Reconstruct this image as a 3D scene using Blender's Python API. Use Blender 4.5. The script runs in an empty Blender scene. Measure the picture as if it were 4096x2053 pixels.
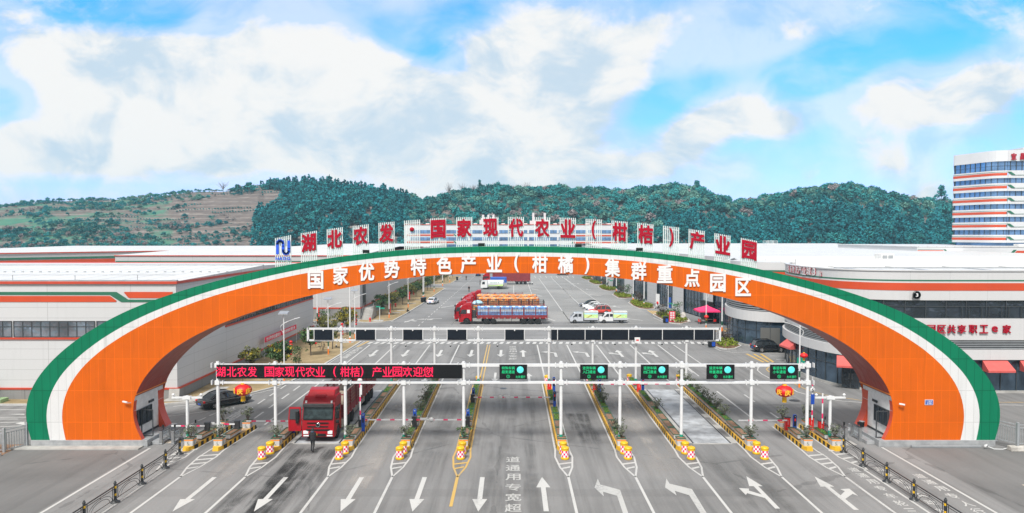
import bpy, math, random
import numpy as np
from mathutils import Vector, Matrix
from mathutils.geometry import delaunay_2d_cdt
SC = bpy.context.scene
COL = SC.collection
R = math.radians
# ------------------------------------------------------------------ camera
FS, CX, CY = 2782.0, 2048.0, 1026.5
PITCH = math.atan((1026.5 - 938.1) / FS)
CAM_H = 16.0
cd = bpy.data.cameras.new('camera'); cam = bpy.data.objects.new('camera', cd); COL.objects.link(cam)
cam.location = (0, 0, CAM_H); cam.rotation_euler = (math.pi / 2 - PITCH, 0, 0)
cd.sensor_width = 36; cd.lens = FS / 4096 * 36; cd.clip_end = 5000; cd.clip_start = .5
SC.camera = cam
# ------------------------------------------------------------------ exposure
SC.view_settings.view_transform = 'Standard'; SC.view_settings.look = 'None'
SC.view_settings.exposure = 1.5; SC.view_settings.gamma = 1.0; SC.view_settings.use_curve_mapping = False
# ------------------------------------------------------------------ sun (bright overcast: a wide soft sun from behind the camera)
SUN_EL, SUN_AZ = R(52), R(200)
sd = bpy.data.lights.new('sun', 'SUN'); sun = bpy.data.objects.new('sun', sd); COL.objects.link(sun)
sd.energy = 1.9; sd.angle = R(14); sd.color = (1, .965, .91)
_d = Vector((math.sin(SUN_AZ) * math.cos(SUN_EL), math.cos(SUN_AZ) * math.cos(SUN_EL), math.sin(SUN_EL)))
sun.rotation_euler = (-_d).to_track_quat('-Z', 'Y').to_euler()
sun.location = (0, -20, 80)

# ------------------------------------------------------------------ node helper
class NT:
    def __init__(s, tree): s.t = tree; s.n = tree.nodes; s.l = tree.links
    def new(s, typ, **kw):
        nd = s.n.new(typ)
        for k, v in kw.items(): setattr(nd, k, v)
        return nd
    def put(s, sock, val):
        if hasattr(val, 'links'): s.l.new(val, sock)
        elif val is not None: sock.default_value = val
    def math(s, op, a, b=None, c=None, clamp=False):
        nd = s.new('ShaderNodeMath', operation=op, use_clamp=clamp)
        s.put(nd.inputs[0], a)
        if b is not None: s.put(nd.inputs[1], b)
        if c is not None: s.put(nd.inputs[2], c)
        return nd.outputs[0]
    def mix(s, fac, a, b, mode='MIX'):
        nd = s.new('ShaderNodeMix', data_type='RGBA', blend_type=mode)
        s.put(nd.inputs[0], fac)
        s.put(nd.inputs[6], a if hasattr(a, 'links') else (*a, 1)); s.put(nd.inputs[7], b if hasattr(b, 'links') else (*b, 1))
        return nd.outputs[2]
    def noise(s, vec, scale, detail=4, rough=.55, dist=0):
        nd = s.new('ShaderNodeTexNoise'); s.put(nd.inputs['Vector'], vec)
        nd.inputs['Scale'].default_value = scale; nd.inputs['Detail'].default_value = detail
        nd.inputs['Roughness'].default_value = rough; nd.inputs['Distortion'].default_value = dist
        return nd.outputs['Fac']
    def ss(s, x, a, b):
        nd = s.new('ShaderNodeMapRange', interpolation_type='SMOOTHSTEP', clamp=True)
        s.put(nd.inputs[0], x); nd.inputs[1].default_value = a; nd.inputs[2].default_value = b
        return nd.outputs[0]
    def scale(s, vec, k):
        nd = s.new('ShaderNodeVectorMath', operation='MULTIPLY'); s.put(nd.inputs[0], vec); nd.inputs[1].default_value = k
        return nd.outputs[0]
    def xyz(s, vec):
        nd = s.new('ShaderNodeSeparateXYZ'); s.put(nd.inputs[0], vec); return nd.outputs
    def comb(s, x, y, z=0.):
        nd = s.new('ShaderNodeCombineXYZ'); s.put(nd.inputs[0], x); s.put(nd.inputs[1], y); s.put(nd.inputs[2], z); return nd.outputs[0]

# ------------------------------------------------------------------ world: Nishita sky under broken white cloud (directions only)
W = bpy.data.worlds.new('World'); SC.world = W; W.use_nodes = True
W.node_tree.nodes.clear(); wn = NT(W.node_tree)
sky = wn.new('ShaderNodeTexSky', sky_type='NISHITA'); sky.sun_disc = False
sky.sun_elevation = SUN_EL; sky.sun_rotation = SUN_AZ; sky.altitude = 100; sky.air_density = 1.0; sky.dust_density = .6; sky.ozone_density = 2.0
tc = wn.new('ShaderNodeTexCoord').outputs['Generated']
X, Y, Z = wn.xyz(tc)
ay = wn.math('MAXIMUM', wn.math('ABSOLUTE', Y), .12)
u = wn.math('DIVIDE', X, ay); v = wn.math('DIVIDE', Z, ay)
P = wn.comb(u, wn.math('MULTIPLY', v, 1.35))
wx = wn.comb(wn.math('SUBTRACT', wn.noise(P, 2.2, 3), .5), wn.math('SUBTRACT', wn.noise(wn.scale(P, (1.3, 1.1, 1)), 2.7, 3), .5))
ad = wn.new('ShaderNodeVectorMath', operation='MULTIPLY_ADD'); wn.l.new(wx, ad.inputs[0]); ad.inputs[1].default_value = (.22, .22, 0); wn.l.new(P, ad.inputs[2]); Pw = ad.outputs[0]
n1 = wn.noise(Pw, 3.4, 10, .60, .25)
n2 = wn.noise(wn.scale(P, (1, 1.25, 1)), 8.5, 8, .62, .3)
n3 = wn.noise(wn.scale(Pw, (1.5, 2.6, 1)), 2.6, 6, .55, .2)
n4 = wn.noise(wn.scale(Pw, (1.0, 1.3, 1)), 6.5, 7, .55, .15)
def uv(px, py): return ((px - 1288) / 1750, (590 - py) / 1750)
# (px, py, half width, half height, weight, shear)
BLOBS = [(300, 260, 420, 170, 1.05, .12), (700, 150, 330, 170, .85, .3), (1000, 250, 420, 120, .85, .15), (1350, 300, 260, 130, .95, .1),
         (1300, 140, 110, 70, .75, .3), (1500, 180, 190, 90, .55, .3), (1250, 440, 330, 70, 1.0, .0), (820, 330, 300, 70, .35, 0), (800, 420, 260, 60, .3, .2),
         (1840, 270, 115, 58, 1.15, .45), (1720, 345, 70, 60, .6, .3), (1980, 305, 75, 40, .8, .2), (1640, 250, 60, 90, -.35, .3), (2080, 330, 60, 40, -.4, 0), (1900, 120, 120, 40, .3, .3), (2190, 260, 105, 75, .95, .45), (2440, 235, 165, 80, 1.15, .35), (2330, 300, 120, 40, .4, 0),
         (2260, 415, 65, 42, .95, -.1), (2330, 488, 45, 28, .8, .3), (1700, 60, 240, 60, .5, .3), (2000, 80, 190, 65, .48, .3), (560, 420, 60, 40, .35, 0), (200, 420, 190, 50, .35, 0), (60, 120, 140, 110, .6, .1),
         (1450, 30, 200, 40, .35, .2), (30, 370, 60, 45, .6, 0), (1500, 430, 200, 40, .4, 0), (1750, 430, 160, 30, .25, .1),
         # blue gaps
         (20, 258, 75, 60, -1.1, 0), (330, 28, 210, 45, -.75, -.15), (160, 60, 60, 40, -.4, 0), (1080, 140, 130, 45, -.75, -.35), (900, 40, 170, 60, -.5, -.2), (640, 480, 460, 60, -.55, .05), (120, 500, 260, 60, -.6, 0),
         (1960, 190, 330, 60, -.6, .2), (1130, 60, 160, 40, -.4, .2), (980, 300, 200, 40, -.25, .2), (1620, 300, 90, 40, -.25, .3)]
acc = None
for (px, py, hw, hh, wt, sh) in BLOBS:
    u0, v0 = uv(px, py)
    du = wn.math('SUBTRACT', u, u0); dv = wn.math('SUBTRACT', v, v0)
    dv = wn.math('MULTIPLY_ADD', du, -sh, dv)
    a = wn.math('MULTIPLY', du, 1750 / hw); b = wn.math('MULTIPLY', dv, 1750 / hh)
    r2 = wn.math('MULTIPLY_ADD', a, a, wn.math('MULTIPLY', b, b))
    g = wn.math('MULTIPLY', wn.math('EXPONENT', wn.math('MULTIPLY', r2, -.8)), wt)
    acc = g if acc is None else wn.math('ADD', acc, g)
far_ = wn.math('MAXIMUM', wn.ss(Y, .30, .08), wn.ss(v, .5, .8))      # outside the view: an even cloud cover
acc = wn.math('MAXIMUM', acc, wn.math('MULTIPLY', far_, 1.5))
dens = wn.math('ADD', acc, wn.math('MULTIPLY', wn.math('SUBTRACT', n1, .5), 2.7))
dens = wn.math('ADD', dens, wn.math('MULTIPLY', wn.math('SUBTRACT', n2, .5), 1.25))
mask = wn.math('MULTIPLY', wn.ss(dens, .02, .80), wn.ss(v, -.02, .0))
veil = wn.math('MULTIPLY', wn.ss(wn.math('ADD', acc, wn.math('MULTIPLY', wn.math('SUBTRACT', n3, .5), 1.7)), -.3, .5), .62)
mask = wn.math('MAXIMUM', mask, wn.math('MULTIPLY', veil, wn.ss(v, -.02, .0)))
up_ = wn.new('ShaderNodeVectorMath', operation='ADD'); wn.l.new(Pw, up_.inputs[0]); up_.inputs[1].default_value = (-.03, .05, 0)
relief = wn.math('SUBTRACT', n1, wn.noise(up_.outputs[0], 3.4, 10, .60, .25))
shade = wn.math('ADD', wn.math('MULTIPLY', relief, 2.6), wn.math('MULTIPLY_ADD', wn.math('SUBTRACT', n3, .5), 1.5, wn.math('MULTIPLY_ADD', wn.math('SUBTRACT', n4, .5), 1.5, .54)))
shade = wn.math('MAXIMUM', wn.ss(shade, .2, .72), far_)
K = 10.0                                       # Background strength is 0.1
cloud = wn.mix(shade, (.215 * K, .263 * K, .308 * K), (.338 * K, .336 * K, .333 * K))
tint = wn.mix(1.0, sky.outputs[0], (.165, .66, 1.02), 'MULTIPLY')
low = wn.mix(wn.ss(v, .34, .0), tint, wn.mix(1.0, tint, (2.6, .74, .93), 'MULTIPLY'))
bg = wn.new('ShaderNodeBackground'); bg.inputs['Strength'].default_value = .1
wn.l.new(wn.mix(mask, low, cloud), bg.inputs['Color'])
wo = wn.new('ShaderNodeOutputWorld'); wn.l.new(bg.outputs[0], wo.inputs[0])

# ------------------------------------------------------------------ pixel -> place on a plane of the world (photo pixels, 4096 wide)
def ray(xs, ys):
    a = (xs - CX) / FS; b = -(ys - CY) / FS
    return Vector((a, math.cos(PITCH) + b * math.sin(PITCH), -math.sin(PITCH) + b * math.cos(PITCH)))
def G(xs, ys, z=0.):
    d = ray(xs, ys); t = (z - CAM_H) / d.z
    return Vector((d.x * t, d.y * t, z))
def PL(xs, ys, Yp):
    d = ray(xs, ys); t = Yp / d.y
    return Vector((d.x * t, Yp, CAM_H + d.z * t))
def zm(lst, ox, oy, s):                        # zoomed-view pixels -> ground points
    return [G(ox + x / s, oy + y / s) for x, y in lst]

# ------------------------------------------------------------------ materials
MAT = {}
def mat(name, col, rough=.6, metal=0., var=0., vscale=1.5, bump=0., bscale=20., emit=None, spec=.5, col2=None, coat=0., alpha=1., leaf=0.):
    m = bpy.data.materials.new(name); m.use_nodes = True; t = NT(m.node_tree)
    b = t.n['Principled BSDF']
    b.inputs['Roughness'].default_value = rough; b.inputs['Metallic'].default_value = metal
    b.inputs['Specular IOR Level'].default_value = spec; b.inputs['Coat Weight'].default_value = coat
    b.inputs['Alpha'].default_value = alpha
    base = (*col, 1)
    if var or col2 or leaf or bump:
        pos = t.new('ShaderNodeNewGeometry')
        pv = pos.outputs['Position']
    if var or col2:
        n = t.noise(pv, vscale, 6, .6)
        dark = tuple(c * (1 - var) for c in col) if not col2 else col2
        lite = tuple(min(1, c * (1 + var * .7)) for c in col) if not col2 else col
        base = t.mix(t.ss(n, .32, .68), dark, lite)
    if leaf:
        rnd = pos.outputs['Random Per Island']
        k = t.math('MULTIPLY_ADD', rnd, leaf * 2, 1 - leaf)
        base = t.mix(1., base, t.comb(k, k, k), 'MULTIPLY') if hasattr(base, 'links') else t.mix(1., col, t.comb(k, k, k), 'MULTIPLY')
    t.put(b.inputs['Base Color'], base)
    if bump:
        bn = t.new('ShaderNodeBump'); bn.inputs['Strength'].default_value = bump; bn.inputs['Distance'].default_value = .05
        t.l.new(t.noise(pv, bscale, 5), bn.inputs['Height']); t.l.new(bn.outputs[0], b.inputs['Normal'])
    if emit:
        b.inputs['Emission Color'].default_value = (*emit[:3], 1); b.inputs['Emission Strength'].default_value = emit[3]
    MAT[name] = m
    return m
def seams(name, col, axes, line=.55, rough=.5, var=.06, vscale=.25, wav=0., streak=0., metal=0.):
    """sheet cladding with joints: axes = [(axis 0/1/2, spacing, joint width, offset), ...]; axis 3 = x+y"""
    m = bpy.data.materials.new(name); m.use_nodes = True; t = NT(m.node_tree); b = t.n['Principled BSDF']
    b.inputs['Roughness'].default_value = rough; b.inputs['Metallic'].default_value = metal
    pv = t.new('ShaderNodeNewGeometry').outputs['Position']; c = list(t.xyz(pv)); c = c[:3] + [t.math('ADD', c[0], c[1])]
    j = None; cell = None
    for ax, sp, w, off in axes:
        q = t.math('DIVIDE', t.math('ADD', c[ax], off + 1000 * sp), sp)
        f = t.math('FRACT', q)
        l = t.math('LESS_THAN', f, w / sp); j = l if j is None else t.math('MAXIMUM', j, l)
        fl = t.math('FLOOR', q); cell = fl if cell is None else t.math('MULTIPLY_ADD', cell, 7.31, fl)
    wnz = t.new('ShaderNodeTexWhiteNoise', noise_dimensions='1D'); t.put(wnz.inputs['W'], cell)
    n = t.noise(pv, vscale, 6, .6)
    k = t.math('MULTIPLY_ADD', t.math('SUBTRACT', n, .5), var * 3, 1.)
    k = t.math('MULTIPLY_ADD', t.math('SUBTRACT', wnz.outputs[0], .5), var * .9, k)
    if streak:
        sn = t.noise(t.scale(pv, (1.6, 1.6, .12)), 1.5, 5, .6)
        k = t.math('MULTIPLY', k, t.math('SUBTRACT', 1., t.math('MULTIPLY', t.ss(sn, .52, .8), streak)))
    k = t.math('MULTIPLY', k, t.math('SUBTRACT', 1., t.math('MULTIPLY', j, 1 - line)))
    t.put(b.inputs['Base Color'], t.mix(1., col, t.comb(k, k, k), 'MULTIPLY'))
    if wav:
        bn = t.new('ShaderNodeBump'); bn.inputs['Strength'].default_value = wav; bn.inputs['Distance'].default_value = .2
        t.l.new(t.noise(pv, .9, 3), bn.inputs['Height']); t.l.new(bn.outputs[0], b.inputs['Normal'])
    MAT[name] = m; return m

ORANGE = (.54, .097, .003); GREEN = (.002, .150, .074); PANEL = (.50, .51, .53)
seams('arch orange', ORANGE, [(0, .61, .03, 0), (2, 2.4, .04, .57)], 1.28, .45, .085, .35, .12, .22)
seams('arch green', GREEN, [(0, .61, .03, 0), (2, 2.4, .04, .57)], .5, .45, .10, .35, .12, .2)
seams('arch white', (.58, .585, .59), [(0, .61, .03, 0), (2, 2.4, .04, .57)], .74, .45, .05, .5, .1, .22)
for _k in ('arch orange', 'arch green', 'arch white'): MAT[_k].node_tree.nodes['Principled BSDF'].inputs['Specular IOR Level'].default_value = .2
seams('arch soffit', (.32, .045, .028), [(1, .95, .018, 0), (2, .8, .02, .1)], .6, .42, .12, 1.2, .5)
seams('arch fin', (.56, .07, .025), [(2, 1.9, .02, .1)], .7, .4, .05)
seams('wall panel', (.49, .495, .505), [(2, 1.0, .035, .05), (3, 8.0, .05, 2.)], .68, .5, .02, .12, 0, .07)
seams('side panel', (.41, .413, .42), [(2, 1.0, .03, .05), (3, 6.0, .05, 2.)], .72, .45, .03, .12, 0, .07)
seams('clad panel', (.50, .502, .51), [(3, 3.7, .03, 1.1)], .75, .4, .025, .2, 0, .06)
seams('plinth concrete', (.20, .20, .2), [(3, 4.0, .06, .4)], .5, .8, .1, .7, 0, .25)
seams('roof sheet', (.50, .505, .51), [(0, 2.4, .22, 0), (1, 7.5, .16, 0)], .66, .5, .07, .12, 0, .2)
seams('paver', (.30, .29, .28), [(0, .8, .03, 0), (1, .8, .03, 0)], .7, .8, .1, 1.5)
mat('stripe orange', (.50, .058, .014), .45, var=.06, vscale=.3)
mat('stripe green', (.02, .13, .075), .45, var=.06, vscale=.3)
mat('fascia orange', (.45, .05, .022), .45, var=.08)
mat('white paint', (.64, .65, .66), .35, var=.05, vscale=2.)
mat('white plaster', (.68, .68, .67), .7, var=.1, vscale=2.5)
mat('gantry white', (.60, .61, .62), .35, var=.04, vscale=3.)
mat('letter white', (.66, .65, .65), .45, var=.05, vscale=6)
mat('letter red', (.34, .004, .020), .6, var=.08, vscale=4, spec=.15)
mat('letter blue', (.02, .09, .62), .35)
mat('slat white', (.62, .66, .66), .4, var=.12, vscale=5)
mat('dark metal', (.025, .027, .03), .4, var=.2)
mat('black', (.012, .012, .013), .5, spec=.3)
mat('rubber', (.018, .018, .019), .75, var=.25, vscale=8, spec=.25)
mat('grey metal', (.34, .36, .38), .4, metal=.3, var=.1)
mat('steel', (.42, .43, .44), .3, metal=.8, var=.12, vscale=5)
mat('chrome', (.65, .66, .68), .16, metal=1.)
mat('marble', (.33, .34, .35), .25, col2=(.24, .25, .26), vscale=1.6)
mat('concrete', (.34, .335, .32), .85, var=.18, vscale=1.2, bump=.2)
mat('kerb stone', (.40, .40, .39), .8, var=.14, vscale=2)
mat('yellow', (.58, .33, .015), .5, var=.14, vscale=2.2)
mat('barrel yellow', (.62, .37, .006), .4, var=.12, vscale=3)
mat('checker red', (.70, .02, .12), .35)
mat('checker white', (.80, .78, .79), .35)
mat('red box', (.62, .018, .015), .35, var=.06)
mat('blue box', (.01, .06, .36), .35, var=.08)
mat('cyan light', (.02, .2, .3), .4, emit=(.15, .9, .95, 1.0))
mat('led board', (.009, .009, .010), .6, var=.2, vscale=9, spec=.15)
mat('led red', (.2, .0, .02), .5, emit=(.40, .002, .03, 1.0))
mat('led green', (0, .1, .03), .5, emit=(.0, .30, .11, .9))
mat('led cyan', (0, .2, .2), .5, emit=(.06, .36, .31, .9))
mat('navy board', (.010, .013, .020), .6, var=.15, vscale=4, spec=.15)
mat('lantern red', (.60, .006, .008), .5, var=.15, vscale=6)
mat('gold', (.75, .40, .03), .4)
mat('soil', (.20, .115, .07), .95, var=.3, vscale=5, bump=.4)
mat('turf', (.075, .17, .025), .95, var=.45, vscale=6)
mat('planter white', (.48, .49, .50), .5, var=.12, vscale=3)
mat('planter orange', (.72, .23, .03), .5)
mat('planter green', (.02, .09, .05), .5)
mat('truck red', (.30, .005, .012), .38, var=.10, vscale=1.2, spec=.3)
mat('stake red', (.19, .016, .022), .55, var=.22, vscale=2.2)
mat('truck dark', (.03, .03, .032), .6, var=.3, vscale=3)
mat('aluminium', (.42, .42, .41), .35, metal=.6, var=.15, vscale=3)
mat('tarp beige', (.42, .36, .29), .85, var=.2, vscale=2)
mat('tarp blue', (.02, .09, .40), .6, var=.15)
mat('tarp grey', (.42, .43, .42), .8, var=.12)
mat('screen glass', (.022, .034, .036), .06, var=.6, vscale=2.6, spec=.35)
mat('rim silver', (.46, .46, .47), .35, metal=.4)
mat('car glass', (.02, .024, .028), .05, spec=.8)
mat('car black', (.010, .010, .012), .2, coat=.8)
mat('car white', (.62, .63, .64), .25, coat=.5)
mat('car silver', (.52, .55, .60), .25, coat=.4, metal=.2)
mat('car red', (.52, .035, .02), .25, coat=.6)
mat('lamp glass', (.72, .74, .76), .12, spec=.8)
mat('tail red', (.6, .01, .01), .2)
mat('plate blue', (.02, .10, .55), .4)
mat('bottle blue', (.16, .42, .72), .3, col2=(.10, .30, .66), vscale=4, leaf=.35)
mat('bottle band', (.62, .80, .90), .35, leaf=.1)
mat('fruit orange', (.80, .22, .015), .6, col2=(.70, .42, .20), vscale=1.1, leaf=.3)
mat('net green', (.05, .24, .17), .7, var=.3)
mat('window frame', (.04, .045, .05), .45)
mat('bark', (.10, .075, .055), .9, var=.3, vscale=8)
mat('bark pale', (.36, .34, .32), .9, var=.2, vscale=8)
mat('leaf green', (.055, .105, .038), .7, leaf=.55, var=.3, vscale=1.2, spec=.25)
mat('leaf olive', (.12, .125, .035), .7, leaf=.55, var=.3, vscale=1.2, spec=.25)
mat('leaf yellow', (.25, .21, .02), .7, leaf=.4, spec=.25)
mat('leaf hedge', (.15, .19, .02), .75, leaf=.45, var=.25, vscale=1., spec=.2)
mat('leaf brown', (.075, .060, .048), .8, leaf=.5, var=.3, vscale=1., spec=.2)
mat('leaf grey', (.11, .125, .085), .75, leaf=.5, spec=.2)
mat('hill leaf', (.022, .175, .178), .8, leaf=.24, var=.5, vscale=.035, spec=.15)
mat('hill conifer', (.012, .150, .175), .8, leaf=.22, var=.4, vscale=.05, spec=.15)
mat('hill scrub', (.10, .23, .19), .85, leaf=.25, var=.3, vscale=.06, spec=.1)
mat('hill twig', (.22, .19, .19), .9, leaf=.3, spec=.1)
mat('banner red', (.68, .008, .06), .55, var=.1, vscale=1)
mat('awning red', (.50, .085, .075), .6, var=.08, vscale=2)
mat('canopy pink', (.72, .03, .14), .6, var=.06)
mat('cloth black', (.013, .013, .016), .85, var=.3, vscale=12)
mat('skin', (.42, .24, .16), .6)
mat('hair', (.012, .01, .009), .6)
mat('sign green', (.01, .26, .17), .5)
mat('rock', (.45, .43, .40), .9, var=.3, vscale=2, bump=.5)
mat('ad green', (.36, .66, .24), .5, col2=(.62, .72, .28), vscale=1.4)
mat('ad blue', (.40, .66, .80), .5)
mat('solar', (.20, .22, .26), .12)  # panel base colour lightened, sky reflection painted into it
mat('tower glass', (.15, .28, .50), .10, var=.35, vscale=.25, metal=.55, spec=.8)
mat('far white', (.55, .56, .58), .5, var=.05, vscale=.1)
mat('ramp green', (.28, .42, .22), .7)
mat('collar blue', (.05, .07, .11), .8)
mat('rust stain', (.30, .22, .15), .9, var=.3)
def glass(name, col, rough=.04, metal=.6, var=.35, vs=.5):
    m = mat(name, col, rough, metal, var, vs, spec=1.); t = NT(m.node_tree); b = t.n['Principled BSDF']
    pv = t.new('ShaderNodeNewGeometry').outputs['Position']
    bn = t.new('ShaderNodeBump'); bn.inputs['Strength'].default_value = .35; bn.inputs['Distance'].default_value = .25
    t.l.new(t.noise(pv, .8, 2), bn.inputs['Height']); t.l.new(bn.outputs[0], b.inputs['Normal']); return m
glass('shop glass', (.075, .115, .165), .05, .55)
glass('window glass', (.24, .29, .36), .05, .6, .5, .45)
glass('dark glass', (.035, .045, .06), .05, .4)

# ------------------------------------------------------------------ mesh builder
class MB:
    def __init__(s): s.v = []; s.f = []; s.m = []; s.sm = []
    def add(s, vs, fs, m=0, smooth=False):
        o = len(s.v); s.v += [tuple(p) for p in vs]
        for f in fs: s.f.append([i + o for i in f]); s.m.append(m); s.sm.append(smooth)
    def poly(s, pts, m=0): s.add(pts, [list(range(len(pts)))], m)
    def box(s, x0, x1, y0, y1, z0, z1, m=0):
        s.add([(x0, y0, z0), (x1, y0, z0), (x1, y1, z0), (x0, y1, z0), (x0, y0, z1), (x1, y0, z1), (x1, y1, z1), (x0, y1, z1)],
              [(3, 2, 1, 0), (4, 5, 6, 7), (0, 1, 5, 4), (1, 2, 6, 5), (2, 3, 7, 6), (3, 0, 4, 7)], m)
    def obox(s, c, sz, rz=0., m=0, tilt=None):
        M = Matrix.Translation(c) @ Matrix.Rotation(rz, 4, 'Z')
        if tilt: M = M @ Matrix.Rotation(tilt[0], 4, tilt[1])
        q = MB(); a, b, d = (k / 2 for k in sz); q.box(-a, a, -b, b, -d, d, m); s.merge(q, M)
    def beam(s, p, q, w, h, m=0):
        p, q = Vector(p), Vector(q); d = (q - p).normalized()
        up = Vector((0, 0, 1)) if abs(d.z) < .95 else Vector((0, 1, 0))
        r = d.cross(up).normalized() * (w / 2); t = r.cross(d).normalized() * (h / 2)
        s.add([p - r - t, p + r - t, p + r + t, p - r + t, q - r - t, q + r - t, q + r + t, q - r + t],
              [(0, 1, 2, 3), (7, 6, 5, 4), (4, 5, 1, 0), (5, 6, 2, 1), (6, 7, 3, 2), (7, 4, 0, 3)], m)
    def tube(s, pts, r, n=8, m=0, caps=True, smooth=True):
        pts = [Vector(p) for p in pts]; rr = r if isinstance(r, (list, tuple)) else [r] * len(pts)
        vs = []; fs = []
        for i, p in enumerate(pts):
            d = (pts[min(i + 1, len(pts) - 1)] - pts[max(i - 1, 0)]).normalized()
            up = Vector((0, 0, 1)) if abs(d.z) < .9 else Vector((0, 1, 0))
            a = d.cross(up).normalized(); b = a.cross(d).normalized()
            for k in range(n):
                t = 2 * math.pi * k / n
                vs.append(p + (a * math.cos(t) + b * math.sin(t)) * rr[i])
        for i in range(len(pts) - 1):
            for k in range(n):
                fs.append((i * n + k, i * n + (k + 1) % n, (i + 1) * n + (k + 1) % n, (i + 1) * n + k))
        s.add(vs, fs, m, smooth)
        if caps: s.add(vs[:n], [list(range(n))[::-1]], m); s.add(vs[-n:], [list(range(n))], m)
    def cyl(s, p, q, r0, r1=None, n=10, m=0, caps=True): s.tube([p, q], [r0, r0 if r1 is None else r1], n, m, caps)
    def lathe(s, c, prof, n=16, m=0, axis='Z', mf=None):
        vs = []; fs = []
        for (r, h) in prof:
            for k in range(n):
                t = 2 * math.pi * k / n; a, b = r * math.cos(t), r * math.sin(t)
                vs.append((c[0] + a, c[1] + b, c[2] + h) if axis == 'Z' else ((c[0] + a, c[1] + h, c[2] + b) if axis == 'Y' else (c[0] + h, c[1] + a, c[2] + b)))
        o = len(s.v); s.v += vs
        for i in range(len(prof) - 1):
            for k in range(n):
                s.f.append([o + i * n + k, o + i * n + (k + 1) % n, o + (i + 1) * n + (k + 1) % n, o + (i + 1) * n + k])
                s.m.append(mf(i, k) if mf else m); s.sm.append(True)
        s.add(vs[:n], [list(range(n))[::-1]], mf(0, 0) if mf else m); s.add(vs[-n:], [list(range(n))], mf(len(prof) - 2, 0) if mf else m)
    def prism(s, pts, vec, m=0, mside=None):
        pts = [Vector(p) for p in pts]; vec = Vector(vec); n = len(pts)
        s.add(pts, [list(range(n))], m); s.add([p + vec for p in pts], [list(range(n))[::-1]], m)
        s.add(pts + [p + vec for p in pts], [(i, i + n, (i + 1) % n + n, (i + 1) % n) for i in range(n)], m if mside is None else mside)
    def flat(s, pts, z, m=0): s.poly([(p[0], p[1], z) for p in pts], m)
    def line(s, pts, w, z, m=0):
        pts = [Vector((p[0], p[1], 0)) for p in pts]; L = []; Rr = []
        for i, p in enumerate(pts):
            d = (pts[min(i + 1, len(pts) - 1)] - pts[max(i - 1, 0)]).normalized(); nn = Vector((-d.y, d.x, 0)) * w / 2
            L.append(p + nn); Rr.append(p - nn)
        for i in range(len(pts) - 1):
            s.poly([(*Rr[i][:2], z), (*Rr[i + 1][:2], z), (*L[i + 1][:2], z), (*L[i][:2], z)], m)
    def ribbon(s, A, B, m=0, smooth=False):       # two equal polylines of 3-D points
        n = len(A); s.add(list(A) + list(B), [(i, i + 1, n + i + 1, n + i) for i in range(n - 1)], m, smooth)
    def merge(s, q, M=None, mm=None):
        o = len(s.v); s.v += [tuple(M @ Vector(p)) for p in q.v] if M is not None else list(q.v)
        for f, m, sm in zip(q.f, q.m, q.sm): s.f.append([i + o for i in f]); s.m.append(m if mm is None else mm); s.sm.append(sm)
    def text(s, body, org, right, up, nrm, w, h, depth=.0, m=0, off=.015, mside=None):
        """one glyph filling a w x h cell centred at org"""
        V, F, E, bb = glyph(body, off)
        right, up, nrm = Vector(right), Vector(up), Vector(nrm); org = Vector(org)
        x0, x1, y0, y1 = bb
        sx, sy = w / max(1e-6, x1 - x0), h / max(1e-6, y1 - y0)
        T = lambda p, d: org + right * ((p[0] - (x0 + x1) / 2) * sx) + up * ((p[1] - (y0 + y1) / 2) * sy) + nrm * d
        s.add([T(p, depth) for p in V], F, m)
        if depth:
            vs = [T(p, depth) for p in V] + [T(p, 0) for p in V]; n = len(V)
            s.add(vs, [(a, b, b + n, a + n) for a, b in E], m if mside is None else mside)
    def build(s, name, mats, parent=None, sub=None, label=None, bevel=0.):
        me = bpy.data.meshes.new(name); vs = s.v
        if sub is not None: vs = [(p[0] - sub[0], p[1] - sub[1], p[2] - sub[2]) for p in vs]
        me.from_pydata(vs, [], s.f)
        for k in ([mats] if isinstance(mats, str) else mats): me.materials.append(MAT[k])
        me.polygons.foreach_set('material_index', s.m); me.polygons.foreach_set('use_smooth', s.sm)
        me.update()
        o = bpy.data.objects.new(name, me); COL.objects.link(o)
        if parent: o.parent = parent
        if label: o['label'] = label
        if bevel:
            b = o.modifiers.new('bevel', 'BEVEL'); b.width = bevel; b.segments = 2; b.limit_method = 'ANGLE'; b.angle_limit = R(35)
        return o

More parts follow.
